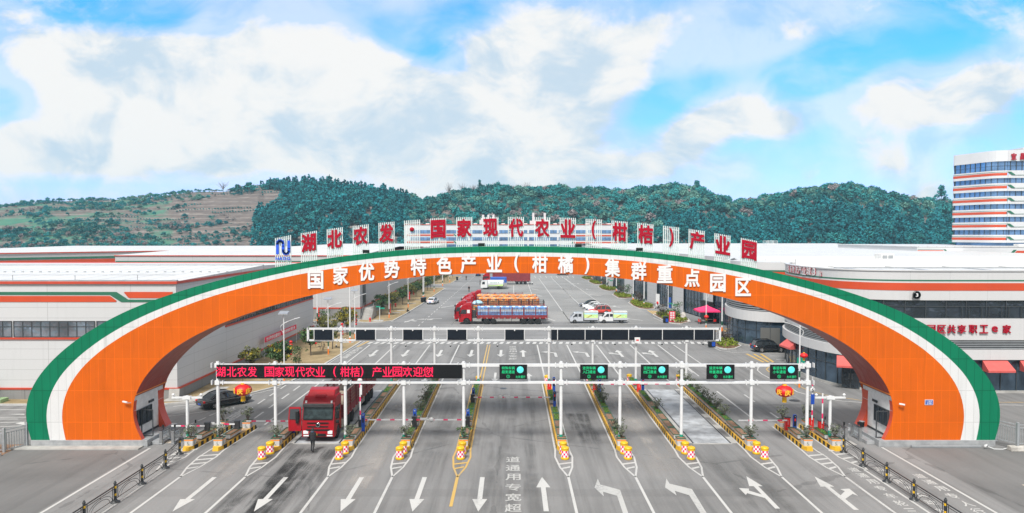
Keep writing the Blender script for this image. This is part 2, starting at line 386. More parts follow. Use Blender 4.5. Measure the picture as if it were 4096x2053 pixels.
# ------------------------------------------------------------------ lettering (glyph outlines from Blender's own font)
_G = {}
def glyph(ch, off):
    """outline contours of one character, thickened by off, filled by winding number"""
    k = (ch, off)
    if k in _G: return _G[k]
    c = bpy.data.curves.new('glyph', 'FONT'); c.body = ch; c.resolution_u = 3; c.fill_mode = 'NONE'
    if not off and False: pass
    o = bpy.data.objects.new('glyph', c)
    me = o.to_mesh()
    P_ = [Vector((p.co.x, p.co.y)) for p in me.vertices]; nxt = {}
    for e in me.edges: a, b = e.vertices; nxt.setdefault(a, []).append(b); nxt.setdefault(b, []).append(a)
    o.to_mesh_clear(); bpy.data.objects.remove(o); bpy.data.curves.remove(c)
    loops = []; seen = set()
    for s0 in range(len(P_)):
        if s0 in seen or len(nxt.get(s0, [])) != 2: continue
        lp = [s0]; seen.add(s0); cur = s0 + 1 if s0 + 1 in nxt[s0] else nxt[s0][0]
        while cur not in seen:
            seen.add(cur); lp.append(cur); cand = [q for q in nxt[cur] if q not in seen]
            if not cand: break
            cur = cand[0]
        if len(lp) > 2: loops.append([P_[i] for i in lp])
    area = lambda l: sum(l[i].x * l[(i + 1) % len(l)].y - l[(i + 1) % len(l)].x * l[i].y for i in range(len(l))) / 2
    if not loops: _G[k] = ([], [], [], (0, 1, 0, 1)); return _G[k]
    sg = 1 if area(max(loops, key=lambda l: abs(area(l)))) > 0 else -1
    out = []
    for l in loops:
        n = len(l); q = []
        l = [p for i, p in enumerate(l) if (p - l[i - 1]).length > 1e-4]; n = len(l)
        for i in range(n):
            d0 = (l[i] - l[i - 1]).normalized(); d1 = (l[(i + 1) % n] - l[i]).normalized()
            n0 = Vector((d0.y, -d0.x)) * sg; n1_ = Vector((d1.y, -d1.x)) * sg; b = n0 + n1_
            b = b / max(.35, b.length_squared) * 2 if b.length > .2 else n0
            q.append(l[i] + b * off)
        out.append(q)
    V0 = [p for l in out for p in l]; E0 = []; o_ = 0
    for l in out: E0 += [(o_ + i, o_ + (i + 1) % len(l)) for i in range(len(l))]; o_ += len(l)
    r = delaunay_2d_cdt(V0, E0, [], 0, 1e-5, False)
    V = [(p.x, p.y) for p in r[0]]; F = []
    for f in r[2]:
        cx = sum(V[i][0] for i in f) / len(f); cy = sum(V[i][1] for i in f) / len(f); w = 0
        for a, b in E0:
            (x0, y0), (x1, y1) = V0[a], V0[b]
            if (y0 > cy) != (y1 > cy):
                if cx < x0 + (x1 - x0) * (cy - y0) / (y1 - y0): w += 1 if y1 > y0 else -1
        if w: F.append(list(f))
    fa = lambda f: sum(V[f[i]][0] * V[f[(i + 1) % 3]][1] - V[f[(i + 1) % 3]][0] * V[f[i]][1] for i in range(3))
    F = [f if fa(f) > 0 else f[::-1] for f in F]; cnt = {}
    for f in F:
        for i in range(3):
            a, b = f[i], f[(i + 1) % 3]
            if (b, a) in cnt: del cnt[(b, a)]
            else: cnt[(a, b)] = 1
    xs = [p[0] for p in V]; ys = [p[1] for p in V]
    _G[k] = (V, F, list(cnt), (min(xs), max(xs), min(ys), max(ys)))
    return _G[k]

# ------------------------------------------------------------------ scene tree
def thing(name, label, cat, loc=(0, 0, 0), rz=0., group=None):
    o = bpy.data.objects.new(name, None); COL.objects.link(o); o.location = loc; o.rotation_euler = (0, 0, rz)
    o.empty_display_size = .3
    return tag(o, label, cat, group)
def tag(o, label, cat, group=None):
    o['label'] = label; o['category'] = cat
    if group: o['group'] = group
    return o
def struct(o): o['kind'] = 'structure'; return o
def stuff(o, label=None, cat=None):
    o['kind'] = 'stuff'
    if label: o['label'] = label
    if cat: o['category'] = cat
    return o
def dup(root, loc=None, rz=None, label=None, group=None):
    def cp(o, par):
        c = o.copy(); COL.objects.link(c); c.parent = par
        for ch in kids.get(o, []): cp(ch, c)
        return c
    kids = {}
    def walk(o):
        kids[o] = list(o.children)
        for ch in kids[o]: walk(ch)
    walk(root)
    r = cp(root, None)
    if loc is not None: r.location = loc
    if rz is not None: r.rotation_euler = (0, 0, rz)
    if label: r['label'] = label
    if group: r['group'] = group
    return r
NUM = ['first', 'second', 'third', 'fourth', 'fifth', 'sixth', 'seventh', 'eighth', 'ninth', 'tenth', 'eleventh', 'twelfth', 'thirteenth', 'fourteenth', 'fifteenth', 'sixteenth', 'seventeenth', 'eighteenth', 'nineteenth', 'twentieth']

# ------------------------------------------------------------------ foliage
def npmesh(name, V, F, mats, midx=None):
    me = bpy.data.meshes.new(name); nf, k = F.shape
    me.vertices.add(len(V)); me.vertices.foreach_set('co', np.ascontiguousarray(V, np.float32).ravel())
    me.loops.add(nf * k); me.loops.foreach_set('vertex_index', np.ascontiguousarray(F, np.int32).ravel())
    me.polygons.add(nf); me.polygons.foreach_set('loop_start', np.arange(0, nf * k, k, dtype=np.int32))
    for q in mats: me.materials.append(MAT[q])
    if midx is not None: me.polygons.foreach_set('material_index', np.ascontiguousarray(midx, np.int32))
    me.update(calc_edges=True); return me
def leaves(rng, centres, spread, n, size, flat=.0):
    """n leaf quads round each centre; returns verts (N*4,3)"""
    c = np.repeat(np.asarray(centres, float), n, 0); N = len(c)
    d = rng.normal(size=(N, 3)); d /= np.linalg.norm(d, axis=1)[:, None]
    sp = np.repeat(np.asarray(spread, float).reshape(len(centres), -1), n, 0)
    p = c + d * sp * (rng.random((N, 1)) ** .45)
    nrm = d * .6 + rng.normal(size=(N, 3)) * .6 + np.array([0, 0, .35 + flat]); nrm /= np.linalg.norm(nrm, axis=1)[:, None]
    t = np.cross(nrm, rng.normal(size=(N, 3))); t /= np.linalg.norm(t, axis=1)[:, None]; b = np.cross(nrm, t)
    s = size * (.6 + .8 * rng.random((N, 1)))
    V = np.stack([p - t * s * .5 - b * s * .35, p + t * s * .5 - b * s * .35, p + t * s * .4 + b * s * .4, p - t * s * .4 + b * s * .4], 1)
    return V.reshape(-1, 3)
def quads(V): return np.arange(len(V)).reshape(-1, 4)
# ================================================================== ground, road sheets, paint
def asphalt(name, base, lo=.72, hi=1.25, streak=.35, axis_y=True):
    m = bpy.data.materials.new(name); m.use_nodes = True; t = NT(m.node_tree); b = t.n['Principled BSDF']
    b.inputs['Roughness'].default_value = .82; b.inputs['Specular IOR Level'].default_value = .3
    pv = t.new('ShaderNodeNewGeometry').outputs['Position']
    big = t.ss(t.noise(pv, .06, 6, .6, .4), .3, .7)
    st = t.ss(t.noise(t.scale(pv, (1.1, .045, 1) if axis_y else (.05, .8, 1)), 1., 5, .6, .25), .42, .70)
    st2 = t.ss(t.noise(t.scale(pv, (3.4, .10, 1)), 1., 3, .6, .6), .55, .72)
    fine = t.noise(pv, 7., 5, .7)
    blot = t.ss(t.noise(pv, .35, 6, .65, .8), .60, .74)
    vor = t.new('ShaderNodeTexVoronoi', feature='DISTANCE_TO_EDGE'); t.put(vor.inputs['Vector'], pv); vor.inputs['Scale'].default_value = .055
    wob = t.noise(pv, .5, 5, .6)
    crack = t.math('LESS_THAN', t.math('MULTIPLY_ADD', t.math('SUBTRACT', wob, .5), .05, vor.outputs[0]), .0022)
    k = t.math('MULTIPLY_ADD', big, hi - lo, lo)
    k = t.math('MULTIPLY', k, t.math('SUBTRACT', 1., t.math('MULTIPLY', st, streak)))
    k = t.math('MULTIPLY', k, t.math('SUBTRACT', 1., t.math('MULTIPLY', st2, streak * .45)))
    k = t.math('MULTIPLY', k, t.math('MULTIPLY_ADD', blot, .16, 1.))
    k = t.math('MULTIPLY', k, t.math('MULTIPLY_ADD', fine, .34, .83))
    k = t.math('MULTIPLY', k, t.math('SUBTRACT', 1., t.math('MULTIPLY', crack, .25)))
    t.put(b.inputs['Base Color'], t.mix(1., base, t.comb(k, k, k), 'MULTIPLY'))
    bn = t.new('ShaderNodeBump'); bn.inputs['Strength'].default_value = .25; bn.inputs['Distance'].default_value = .01
    t.l.new(t.noise(pv, 30, 3), bn.inputs['Height']); t.l.new(bn.outputs[0], b.inputs['Normal'])
    MAT[name] = m
asphalt('asphalt', (.184, .183, .183), .84, 1.16, .26)
asphalt('asphalt dark', (.134, .133, .133), .8, 1.2, .15)
asphalt('asphalt strip', (.165, .164, .164), .8, 1.2, .2)
asphalt('asphalt yard', (.186, .186, .189), .8, 1.2, .2, False)
def parking():
    asphalt('parking', (.23, .23, .228), .82, 1.18, .12, False)
    t = NT(MAT['parking'].node_tree); b = t.n['Principled BSDF']; src = b.inputs['Base Color'].links[0].from_socket
    c = t.xyz(t.new('ShaderNodeNewGeometry').outputs['Position'])
    ln = t.math('LESS_THAN', t.math('FRACT', t.math('DIVIDE', c[1], 1.25)), .22)
    t.put(b.inputs['Base Color'], t.mix(t.math('MULTIPLY', ln, .42), src, (.12, .12, .12)))
parking()
def smear(name, col, amt=.8):
    m = mat(name, col, .85); t = NT(m.node_tree); b = t.n['Principled BSDF']
    g = t.xyz(t.new('ShaderNodeTexCoord').outputs['Generated']); pv = t.new('ShaderNodeNewGeometry').outputs['Position']
    fx = t.math('MULTIPLY', t.ss(g[0], 0., .22), t.ss(g[0], 1., .78)); fy = t.math('MULTIPLY', t.ss(g[1], 0., .2), t.ss(g[1], 1., .93))
    n = t.math('MULTIPLY', t.ss(t.noise(t.scale(pv, (1., .07, 1)), 1.1, 5, .6, .3), .36, .62), t.ss(t.noise(pv, .5, 5), .25, .6))
    t.put(b.inputs['Alpha'], t.math('MULTIPLY', t.math('MULTIPLY', fx, fy), t.math('MULTIPLY', n, amt)))
smear('tyre smear', (.035, .035, .036), .55); smear('faint smear', (.06, .06, .06), .26); smear('dust smear', (.36, .34, .32), .55)
def worn(name, col, base=(.15, .15, .15), wear=.5):
    m = mat(name, col, .65); t = NT(m.node_tree); b = t.n['Principled BSDF']
    pv = t.new('ShaderNodeNewGeometry').outputs['Position']
    n = t.math('ADD', t.math('MULTIPLY', t.noise(pv, 5., 6, .75), .5), t.math('MULTIPLY', t.noise(t.scale(pv, (1, .35, 1)), .7, 4), .5))
    t.put(b.inputs['Base Color'], t.mix(t.math('MULTIPLY', t.ss(n, .50, .66), wear), col, base))
worn('paint', (.43, .43, .42), (.2, .2, .2), .6); worn('paint yellow', (.46, .30, .08), (.2, .2, .2)); worn('paint old', (.38, .38, .37), (.2, .2, .2), .9)
mat('earth', (.10, .10, .07), .95, var=.4, vscale=.05)
mat('dry grass', (.30, .225, .12), .95, col2=(.20, .15, .075), vscale=.6, bump=.6, bscale=9)

g = MB(); g.flat([(-1300, -250), (1300, -250), (1300, 1500), (-1300, 1500)], -.03); struct(g.build('ground', 'earth'))
g = MB(); g.flat([(-160, 10), (160, 10), (160, 102.2), (-160, 102.2)], 0); struct(g.build('road', 'asphalt'))
g = MB(); g.flat([(-160, 102.2), (160, 102.2), (160, 345), (-160, 345)], 0); struct(g.build('yard_road', 'asphalt yard'))
ZP = .012
g = MB(); g.flat([(-90, 20), (-27.3, 20), (-27.3, 51.6), (-90, 51.6)], .004); struct(g.build('plaza_asphalt', 'asphalt dark'))
g = MB(); g.flat([(29.4, 20), (90, 20), (90, 51.7), (29.2, 51.7)], .004); struct(g.build('plaza_asphalt', 'asphalt dark'))
g = MB(); g.flat([(-26.6, 42.0), (27.4, 42.0), (27.4, 43.2), (-26.6, 43.2)], .004); struct(g.build('road_patch', 'asphalt strip'))
g = MB(); g.flat([(-6, 126.5), (14.9, 126.5), (14.9, 278), (-6, 278)], .004); g.flat([(15.1, 123.4), (27.4, 123.4), (27.4, 278), (15.1, 278)], .004)
struct(g.build('parking_pavement', 'parking'))
g = MB(); g.flat([(3.9, 52.8), (8.0, 52.8), (8.0, 61), (3.9, 61)], .004); struct(g.build('road_patch', 'asphalt strip'))
for x0, x1, y0, y1, mm in ((-18.2, -11.6, 28, 52.6, 'tyre smear'), (-17, -13.4, 30, 52, 'tyre smear'), (4.4, 7.4, 52, 62, 'tyre smear'), (-2.6, 2.9, 34, 70, 'faint smear'),
                           (-11.2, -8.8, 40, 66, 'dust smear'), (8.8, 12.2, 44, 70, 'dust smear'), (-7.2, -4.2, 44, 70, 'faint smear'), (13.2, 17.4, 30, 50, 'faint smear'), (-20.5, -18.4, 44, 60, 'dust smear')):
    g = MB(); g.flat([(x0, y0), (x1, y0), (x1, y1), (x0, y1)], .008); struct(g.build('tyre_marks', mm))

# islands: near nose x, far x, near y, far y
ISL = [(-24.1, -23.5, 50.9, 57.0), (-21.9, -21.5, 50.9, 57.0), (-17.6, -17.6, 50.9, 57.2), (-12.15, -12.35, 50.9, 73.8), (-7.9, -8.05, 50.9, 73.8), (-3.6, -3.6, 50.9, 73.4),
       (3.72, 3.75, 50.9, 73.8), (8.15, 8.3, 50.9, 74.2), (12.6, 12.7, 50.9, 74.4), (17.8, 18.0, 50.9, 74.2), (22.0, 22.2, 50.9, 57.3), (24.1, 24.2, 50.9, 57.3)]
def ixy(i, y):
    a, b, y0, y1 = ISL[i]; return a + (b - a) * (y - y0) / (y1 - y0)
L = MB(); LY = MB()
HW = .36
for i, (xn, xf, y0, y1) in enumerate(ISL):
    M_ = LY if i == 5 else L
    o = HW + .16
    tip = 45.4 if i not in (0, 11) else 46.6
    w = .13
    for s in (-1, 1):
        pts = [(xf + s * o * .2, y1 + .75), (xf + s * o, y1 + .1), (xn + s * o, y0 + .2), (xn + s * (o + .10), y0 - 1.4), (xn + s * .42, tip + 1.9), (xn, tip)]
        if i in (0, 1, 10, 11): pts = pts[1:]
        M_.line(pts, w, ZP)
    for k, yy in enumerate((tip + 1.5, tip + 2.4, tip + 3.3, tip + 4.2)):
        hw = .42 + (.25 * (yy - tip - 1.9) / 2.2); hw = min(hw, .72) if yy > tip + 1.9 else .3
        if i in (5, 6, 7, 8, 9, 3, 4, 2) and k > 1: continue
        M_.poly([(xn - hw, yy, ZP + .002), (xn + hw, yy + .35, ZP + .002), (xn + hw, yy + .62, ZP + .002), (xn - hw, yy + .27, ZP + .002)])
    if i == 5: M_.line([(xn, tip + .1), (xn, 40.4)], .2, ZP)
    elif i not in (0, 11): M_.line([(xn, tip + .1), (xn + (.0 if i > 5 else .0), 26)], .17, ZP)
L.line([(-27.1, 51.6), (-27.0, 26)], .18, ZP); L.line([(27.8, 51.8), (27.85, 26)], .18, ZP)
L.line([(-23.55, 46.8), (-23.45, 26)], .16, ZP); L.line([(23.95, 46.8), (24.0, 26)], .16, ZP)
# lanes behind the far gantry
for x in (-20.6, -16.9, -11.9, -7.65, 3.65, 7.95, 12.2, 17.1, 21.1, 23.4): L.line([(x, 75.2 if abs(x) < 18 else 78), (x, 100.3)], .17, ZP)
for x in (-3.55, -3.2): LY.line([(x, 75), (x, 100.5)], .13, ZP)
L.line([(-20.8, 58), (-20.7, 76)], .16, ZP)
for k in range(5): L.line([(-24.0, 62 + k * 3.2), (-24.0, 63.9 + k * 3.2)], .16, ZP)
for k in range(4): L.line([(-22.4, 60.0 + k * 3.6), (-22.4, 62.2 + k * 3.6)], .16, ZP)
for k in range(6): L.line([(-27.2 + k * .25, 57.5 + k * 1.7), (-27.0 + k * .25, 58.6 + k * 1.7)], .14, ZP)
for x, ys in ((20.9, ((59, 70.5), (80, 86))), (23.2, ((57.5, 62), (66, 69)))):
    for a, b in ys: L.line([(x, a), (x, b)], .16, ZP)
# crossing dashes beyond the far gantry
for k in range(54): L.poly([(-21.3 + k * .97, 101.2, ZP), (-20.8 + k * .97, 101.2, ZP), (-20.55 + k * .97, 103.0, ZP), (-21.05 + k * .97, 103.0, ZP)])
# yard: road edge, dashed centre, parking bay lines (traced on the ground)
e = zm([(375, 160), (0, 268)], 1024, 1453, 2.151)
L.line([(-22.1, 127), (-21.2, 160), (-20.2, 188), (-19.6, 206)], .14, ZP)
for k in range(34):
    y = 121 + k * 4.3; x = -16.35 + (y - 122) * .0145
    L.line([(x, y), (x + .02, y + 2.0)], .16, ZP)
def gl(pts, ox, oy, s, w=.16, M=None): (M or L).line(zm(pts, ox, oy, s), w, ZP)
gl([(1675, 1082), (1712, 1036)], 1024, 800, 2.151)
gl([(240, 1118), (320, 1020)], 1750, 1060, 4.61); gl([(390, 1102), (1945, 1098), (1905, 1005)], 1750, 1060, 4.61, .14)
gl([(1405, 535), (1405, 370)], 1750, 1060, 4.61); gl([(1735, 530), (1660, 320)], 1750, 1060, 4.61)
gl([(1870, 248), (2475, 1095), (2700, 1092)], 1750, 1060, 4.61, .17); gl([(2105, 245), (2536, 660)], 1750, 1060, 4.61); gl([(2335, 245), (2536, 400)], 1750, 1060, 4.61)
gl([(0, 360), (570, 890), (1015, 890), (960, 850)], 2250, 1060, 3.797, .15); gl([(20, 195), (555, 570), (780, 730)], 2250, 1060, 3.797, .15); gl([(0, 705), (140, 898), (570, 892)], 2250, 1060, 3.797, .15)
for k in range(9): gl([(1690 + k * 100, 205), (1712 + k * 100, 240)], 1750, 1060, 4.61, .2)
# right-hand street round the glazed building
gl([(1380, 800), (1560, 880), (1850, 918), (2250, 965)], 2250, 1060, 3.797, .15)
gl([(590, 1105), (690, 1150), (900, 1180), (1820, 1200)], 2700, 1100, 3.797, .15); gl([(800, 1150), (1100, 1165), (1820, 1172)], 2700, 1100, 3.797, .12)
gl([(490, 385), (620, 470), (780, 515), (1000, 548), (1230, 566), (1700, 575), (2575, 585)], 2900, 1350, 2.154, .15)
gl([(565, 385), (700, 450), (850, 495), (1050, 525), (1230, 552), (1700, 558), (2575, 560)], 2900, 1350, 2.154, .12, LY)
for k in range(3): gl([(185 + k * 62, 142), (335 + k * 42, 215)], 2900, 1350, 2.154, .35, LY)
gl([(430, 212), (330, 235), (285, 262), (280, 285), (320, 318), (395, 358)], 2900, 1350, 2.154, .14)
gl([(430, 242), (375, 258), (357, 275), (372, 292), (410, 312)], 2900, 1350, 2.154, .14, LY)
for k in range(4): gl([(2240 + k * 78, 962), (2330 + k * 78, 1010)], 2250, 1060, 3.797, .3, LY)
for k in range(4): gl([(1295 + k * 45, 690 + k * 3), (1390 + k * 35, 748 - k * 4)], 2250, 1060, 3.797, .35, LY)
for a, b in (((390, 160), (610, 163)), ((440, 190), (605, 190)), ((495, 212), (605, 212))): gl([a, b], 2900, 1350, 2.154, .2)
# left: lines behind the arch leg
gl([(0, 400), (200, 402), (700, 352), (1700, 350)], 0, 1453, 2.151, .16) if False else None
for a, b in (((0, 402), (215, 402)), ((0, 482), (155, 482)), ((0, 512), (190, 508)), ((0, 548), (210, 540))): gl([a, b], 0, 1453, 2.151, .16)
L.flat(zm([(68, 440), (210, 436), (210, 447)], 0, 1453, 2.151), ZP); L.flat(zm([(130, 520), (210, 505), (212, 535)], 0, 1453, 2.151), ZP)
L.line([(-46, 60.3), (-30, 60.8), (-27.5, 62.5)], .14, ZP); L.line(zm([(640, 390), (800, 357)], 0, 1453, 2.151)[:0] or [(-31.5, 64.2), (-27.8, 66.2), (-24.6, 71.5), (-23.0, 79), (-22.4, 96), (-21.9, 108)], .14, ZP)
for k in range(5): gl([(1640 - k * 55, 800 - k * 20 + 20), (1460 - k * 55, 900 - k * 20 + 10)], 1000, 1120, 3.397, .3, LY) if k < 3 else None
struct(L.build('road_lines', 'paint')); struct(LY.build('yellow_road_lines', 'paint yellow'))
# ---- arrows
def arrow_poly(kind):
    s = [(-.15, 0), (.15, 0), (.15, 3.8), (.45, 3.8), (0, 5.7), (-.45, 3.8), (-.15, 3.8)]
    if kind == 'straight': return [s]
    sgn = -1 if 'left' in kind else 1
    br = [(.15 * sgn, 1.7), (.15 * sgn, 2.3), (.75 * sgn, 3.0), (.62 * sgn, 3.35), (1.25 * sgn, 3.45), (1.2 * sgn, 2.2), (1.02 * sgn, 2.55)]
    if kind.startswith('straight'): return [s, br]
    p = [(-.15, 0), (.15, 0), (.15, 3.3), (-.80, 4.05), (-.80, 4.5), (-1.55, 4.1), (-.95, 3.3), (-.88, 3.72), (-.15, 3.0)]
    return [p if sgn < 0 else [(-x, y) for x, y in p[::-1]]]
def arrow(kind, x, y, rz=0., sc=1., z=ZP, sx=1.):
    a = MB(); c, s = math.cos(rz), math.sin(rz)
    for p in arrow_poly(kind): a.poly([(x + (px * sx * c - py * s) * sc, y + (px * sx * s + py * c) * sc, z) for px, py in p])
    struct(a.build('road_arrow', 'paint'))
for x in (-19.6, -14.9, -9.9, -5.75, -1.95): arrow('straight', x, 45.35, math.pi, 1.0)
arrow('straight', 1.98, 39.7)
def traced(pts, ox, oy, s):
    a = MB(); a.flat(zm(pts, ox, oy, s), ZP); struct(a.build('road_arrow', 'paint old'))
traced([(990, 1400), (905, 1143), (783, 1108), (790, 1147), (710, 1072), (738, 997), (760, 1045), (930, 1092), (1038, 1400)], 2048, 1453, 2.151)
traced([(1688, 1400), (1525, 1138), (1400, 1100), (1417, 1140), (1317, 1070), (1328, 993), (1355, 1038), (1548, 1085), (1740, 1400)], 2048, 1453, 2.151)
arrow('straight left', 15.5, 40.1, .0, .95); arrow('straight right', 20.0, 39.9, .0, .98)
for x, k, r in ((-18.6, 'straight', math.pi), (-14.3, 'straight', math.pi), (-9.7, 'straight', math.pi), (-5.5, 'straight', math.pi), (-1.5, 'straight', math.pi), (1.5, 'straight', 0), (5.8, 'left', 0), (10.0, 'left', 0), (14.5, 'straight left', 0), (19.0, 'straight left', 0)):
    arrow(k, x, 95.8 if r else 90.4, r, .95, ZP, 1.25)
for x, y in ((-9.6, 79.5), (-5.6, 79.5), (-1.9, 80)): arrow('straight', x, y, math.pi, .9)
arrow('straight', 1.9, 74.6, 0, .9)
for px, py, r in ((100, 965, 1.9), (320, 735, 2.6), (450, 320, 1.4), (720, 315, 2.4), (2155, 1010, .3), (2040, 770, .4), (1915, 565, .4), (1860, 455, .4), (1805, 350, .4), (1760, 265, 1.4)):
    p = G(1750 + px / 4.61, 1060 + py / 4.61); arrow('straight' if 2000 > px > 300 or px > 2000 else 'straight left', p.x, p.y - 2, r, .9, ZP, 1.3)
for px, py in ((1190, 825), (860, 630), (575, 458), (425, 370), (285, 285), (175, 215)):
    p = G(2250 + px / 3.797, 1060 + py / 3.797); arrow('straight right' if px in (860, 425, 285) else 'straight', p.x, p.y - 2, .75, .9, ZP, 1.3)
p = G(1000 + 2255 / 3.397, 1100 + 580 / 3.397); arrow('straight left', p.x, p.y - 2.5, math.pi * .93, .9, ZP, 1.3)
# ---- lettering painted on the road, read when driving in
def road_text(body, x, ys, w, h, m='paint old', rz=0):
    t = MB()
    for ch, y in zip(body, ys): t.text(ch, (x(y) if callable(x) else x, y, ZP), (1, 0, 0), (0, 1, 0), (0, 0, 1), w, h, 0, 0, .012)
    struct(t.build('road_lettering', m))
road_text('道通用专宽超', .07, (48.95, 47.15, 45.4, 43.55, 41.85, 40.2), 1.0, 1.2)
road_text('道通用专宽超', .1, (98.5, 96.6, 94.7, 92.8, 90.9, 89.0), 1.1, 1.3)
def rowpts(pts, body, w, h):
    t = MB()
    for ch, (x, y) in zip(body, pts):
        q = G(3072 + x / 2.151, 1453 + y / 2.151); t.text(ch, (q.x, q.y, ZP), (1, 0, 0), (0, 1, 0), (0, 0, 1), w, h, 0, 0, .012)
    struct(t.build('road_lettering', 'paint'))
rowpts([(740, 918), (815, 967), (898, 1020), (968, 1078), (1055, 1142), (1140, 1206), (1240, 1275)], '道通用专车轮三', .66, .82)
rowpts([(1305, 973), (1392, 1025), (1493, 1080), (1585, 1143), (1708, 1210), (1810, 1275)], '道通用专人行', .70, .84)
rowpts([(955, 912), (1035, 965), (1130, 1020), (1225, 1080), (1325, 1140), (1400, 1200), (1490, 1275)], '道通用专车动电', .6, .8)
t = MB()
for ch, (x, y) in zip('道专用车客', [(1340, 400), (1465, 328), (1575, 255), (1690, 187), (1795, 122)]):
    q = G(640 + x / 5.378, 1620 + y / 5.378); t.text(ch, (q.x, q.y, ZP), (1, 0, 0), (0, 1, 0), (0, 0, 1), 1.0, 1.2)
for ch, (x, y) in zip('道行人', [(1325, 195), (1460, 130), (1560, 72)]):
    q = G(640 + x / 5.378, 1620 + y / 5.378); t.text(ch, (q.x, q.y, ZP), (1, 0, 0), (0, 1, 0), (0, 0, 1), 1.0, 1.0)
for ch, (x, y) in zip('道车动机非', [(1090, 370), (1130, 345), (1170, 318), (1210, 292), (1250, 268)]):
    q = G(1000 + x / 2.862, 1300 + y / 2.862); t.text(ch, (q.x, q.y, ZP), (1, 0, 0), (0, 1, 0), (0, 0, 1), .9, 1.7)
struct(t.build('road_lettering', 'paint'))
# weighbridge decks let into two lanes
def weighbridge(x0, x1, y0, y1):
    m = MB(); m.box(x0 - .5, x0 - .12, y0, y1 + .3, .006, .016, 1); m.box(x1 + .12, x1 + .6, y0, y1 + .3, .006, .016, 1); m.box(x0 - .12, x1 + .12, y0 - .25, y0, .006, .016, 1)
    m.box(x0 - .12, x0, y0, y1, .004, .007, 2); m.box(x1, x1 + .12, y0, y1, .004, .007, 2); m.box(x0, x1, y0, y1, .0, .018, 0)
    return struct(m.build('weighbridge_deck', ['deck', 'concrete', 'black']))
mat('deck', (.40, .42, .44), .6, col2=(.20, .205, .21), vscale=.8)
weighbridge(13.95, 16.7, 52.8, 71.2); weighbridge(-16.6, -13.3, 52.8, 71.0)
for y in (54.5, 58, 61.5, 65, 68.5):
    q = MB(); q.box(16.85, 17.25, y, y + 2.3, .017, .02, 0); struct(q.build('pit_cover', 'asphalt strip'))
# manholes / drain covers
for x, y, r in ((27.2, 66.5, .5), (-.9, 71.8, .35), (4.5, 64, .0)):
    if r: q = MB(); q.lathe((x, y, .004), [(r, 0), (r, .006)], 20); struct(q.build('manhole_cover', 'dark metal'))
for x, y, sx, sy, mm in ((25.6, 52.9, 1.3, 1.1, 'concrete'), (33.1, 43.6, 1.0, .8, 'tarp beige'), (-26.3, 53.2, 1.0, .7, 'tarp beige')):
    q = MB(); q.box(x - sx / 2, x + sx / 2, y - sy / 2, y + sy / 2, .004, .014); struct(q.build('paving_slab', mm))

# ---- verges with kerbs
def verge(pts, name='verge', m='dry grass', h=.12, kerb=True):
    q = MB(); q.poly([(p[0], p[1], h) for p in pts], 0)
    n = len(pts); q.add([(p[0], p[1], 0) for p in pts] + [(p[0], p[1], h) for p in pts], [(i, (i + 1) % n, n + (i + 1) % n, n + i) for i in range(n)], 0)
    struct(q.build(name, m))
    if kerb:
        k = MB(); P_ = [Vector((p[0], p[1], 0)) for p in pts]
        ar = sum(P_[i].x * P_[(i + 1) % n].y - P_[(i + 1) % n].x * P_[i].y for i in range(n)); sg = 1 if ar > 0 else -1
        for i in range(n):
            a, b = P_[i], P_[(i + 1) % n]; d = (b - a).normalized(); nn = Vector((d.y, -d.x, 0)) * sg * .22
            k.prism([a, b, b + nn, a + nn], (0, 0, h + .03))
        struct(k.build('kerb', 'kerb stone'))
VL = [(-32.2, 112.4), (-32.2, 66.9), (-70, 66.6), (-70, 64.6), (-33.0, 64.8), (-29.4, 66.2), (-26.6, 68.7), (-24.4, 73), (-23.4, 79), (-22.9, 90), (-22.5, 104), (-22.6, 108.5), (-23.8, 111), (-26, 112.2)]
verge(VL)
VB = [(-28.2, 126.4), (-26.6, 125.6), (-23.6, 126.2), (-22.1, 128.2), (-21.4, 140), (-20.7, 160), (-20.2, 190), (-19.9, 204), (-20.8, 207), (-24, 208), (-28.2, 208)]
verge(VB)
verge([(-28.2, 222), (-22, 222), (-20, 226), (-19.4, 250), (-19.2, 262), (-21, 266), (-28.2, 266)])
verge([(-75, 129.2), (-75, 127.5), (-29, 127.3), (-28.6, 129.2)], 'verge', 'dry grass')
q = MB(); q.box(-25.6, -23.7, 126.6, 128.8, .124, .15); struct(q.build('paving_slab', 'concrete'))
for x, y in ((-24.6, 74.5), (-25.6, 76), (-24.1, 102), (-23.4, 140.5), (-23.2, 145), (-23.0, 160), (-22.5, 168)):
    q = MB(); q.box(x - .8, x + .8, y - .5, y + .5, .124, .15); struct(q.build('paving_slab', 'concrete'))
q = MB(); q.box(-30.9, -29.4, 66.0, 72.0, .122, .15); q.box(-33.2, -30.0, 65.6, 66.9, .122, .2); struct(q.build('footpath', 'concrete'))
q = MB(); q.flat([(-160, 10), (-40.2, 10), (-36.9, 49.6), (-37.2, 52.5), (-160, 52.5)], .012); struct(q.build('verge', 'soil'))
q = MB(); q.beam((-40.2, 40, .1), (-37.0, 49.8, .1), .25, .24); struct(q.build('kerb', 'kerb stone'))
q = MB(); q.box(-37.4, -27.75, 51.15, 51.9, .0, .10); struct(q.build('concrete_apron', 'concrete'))
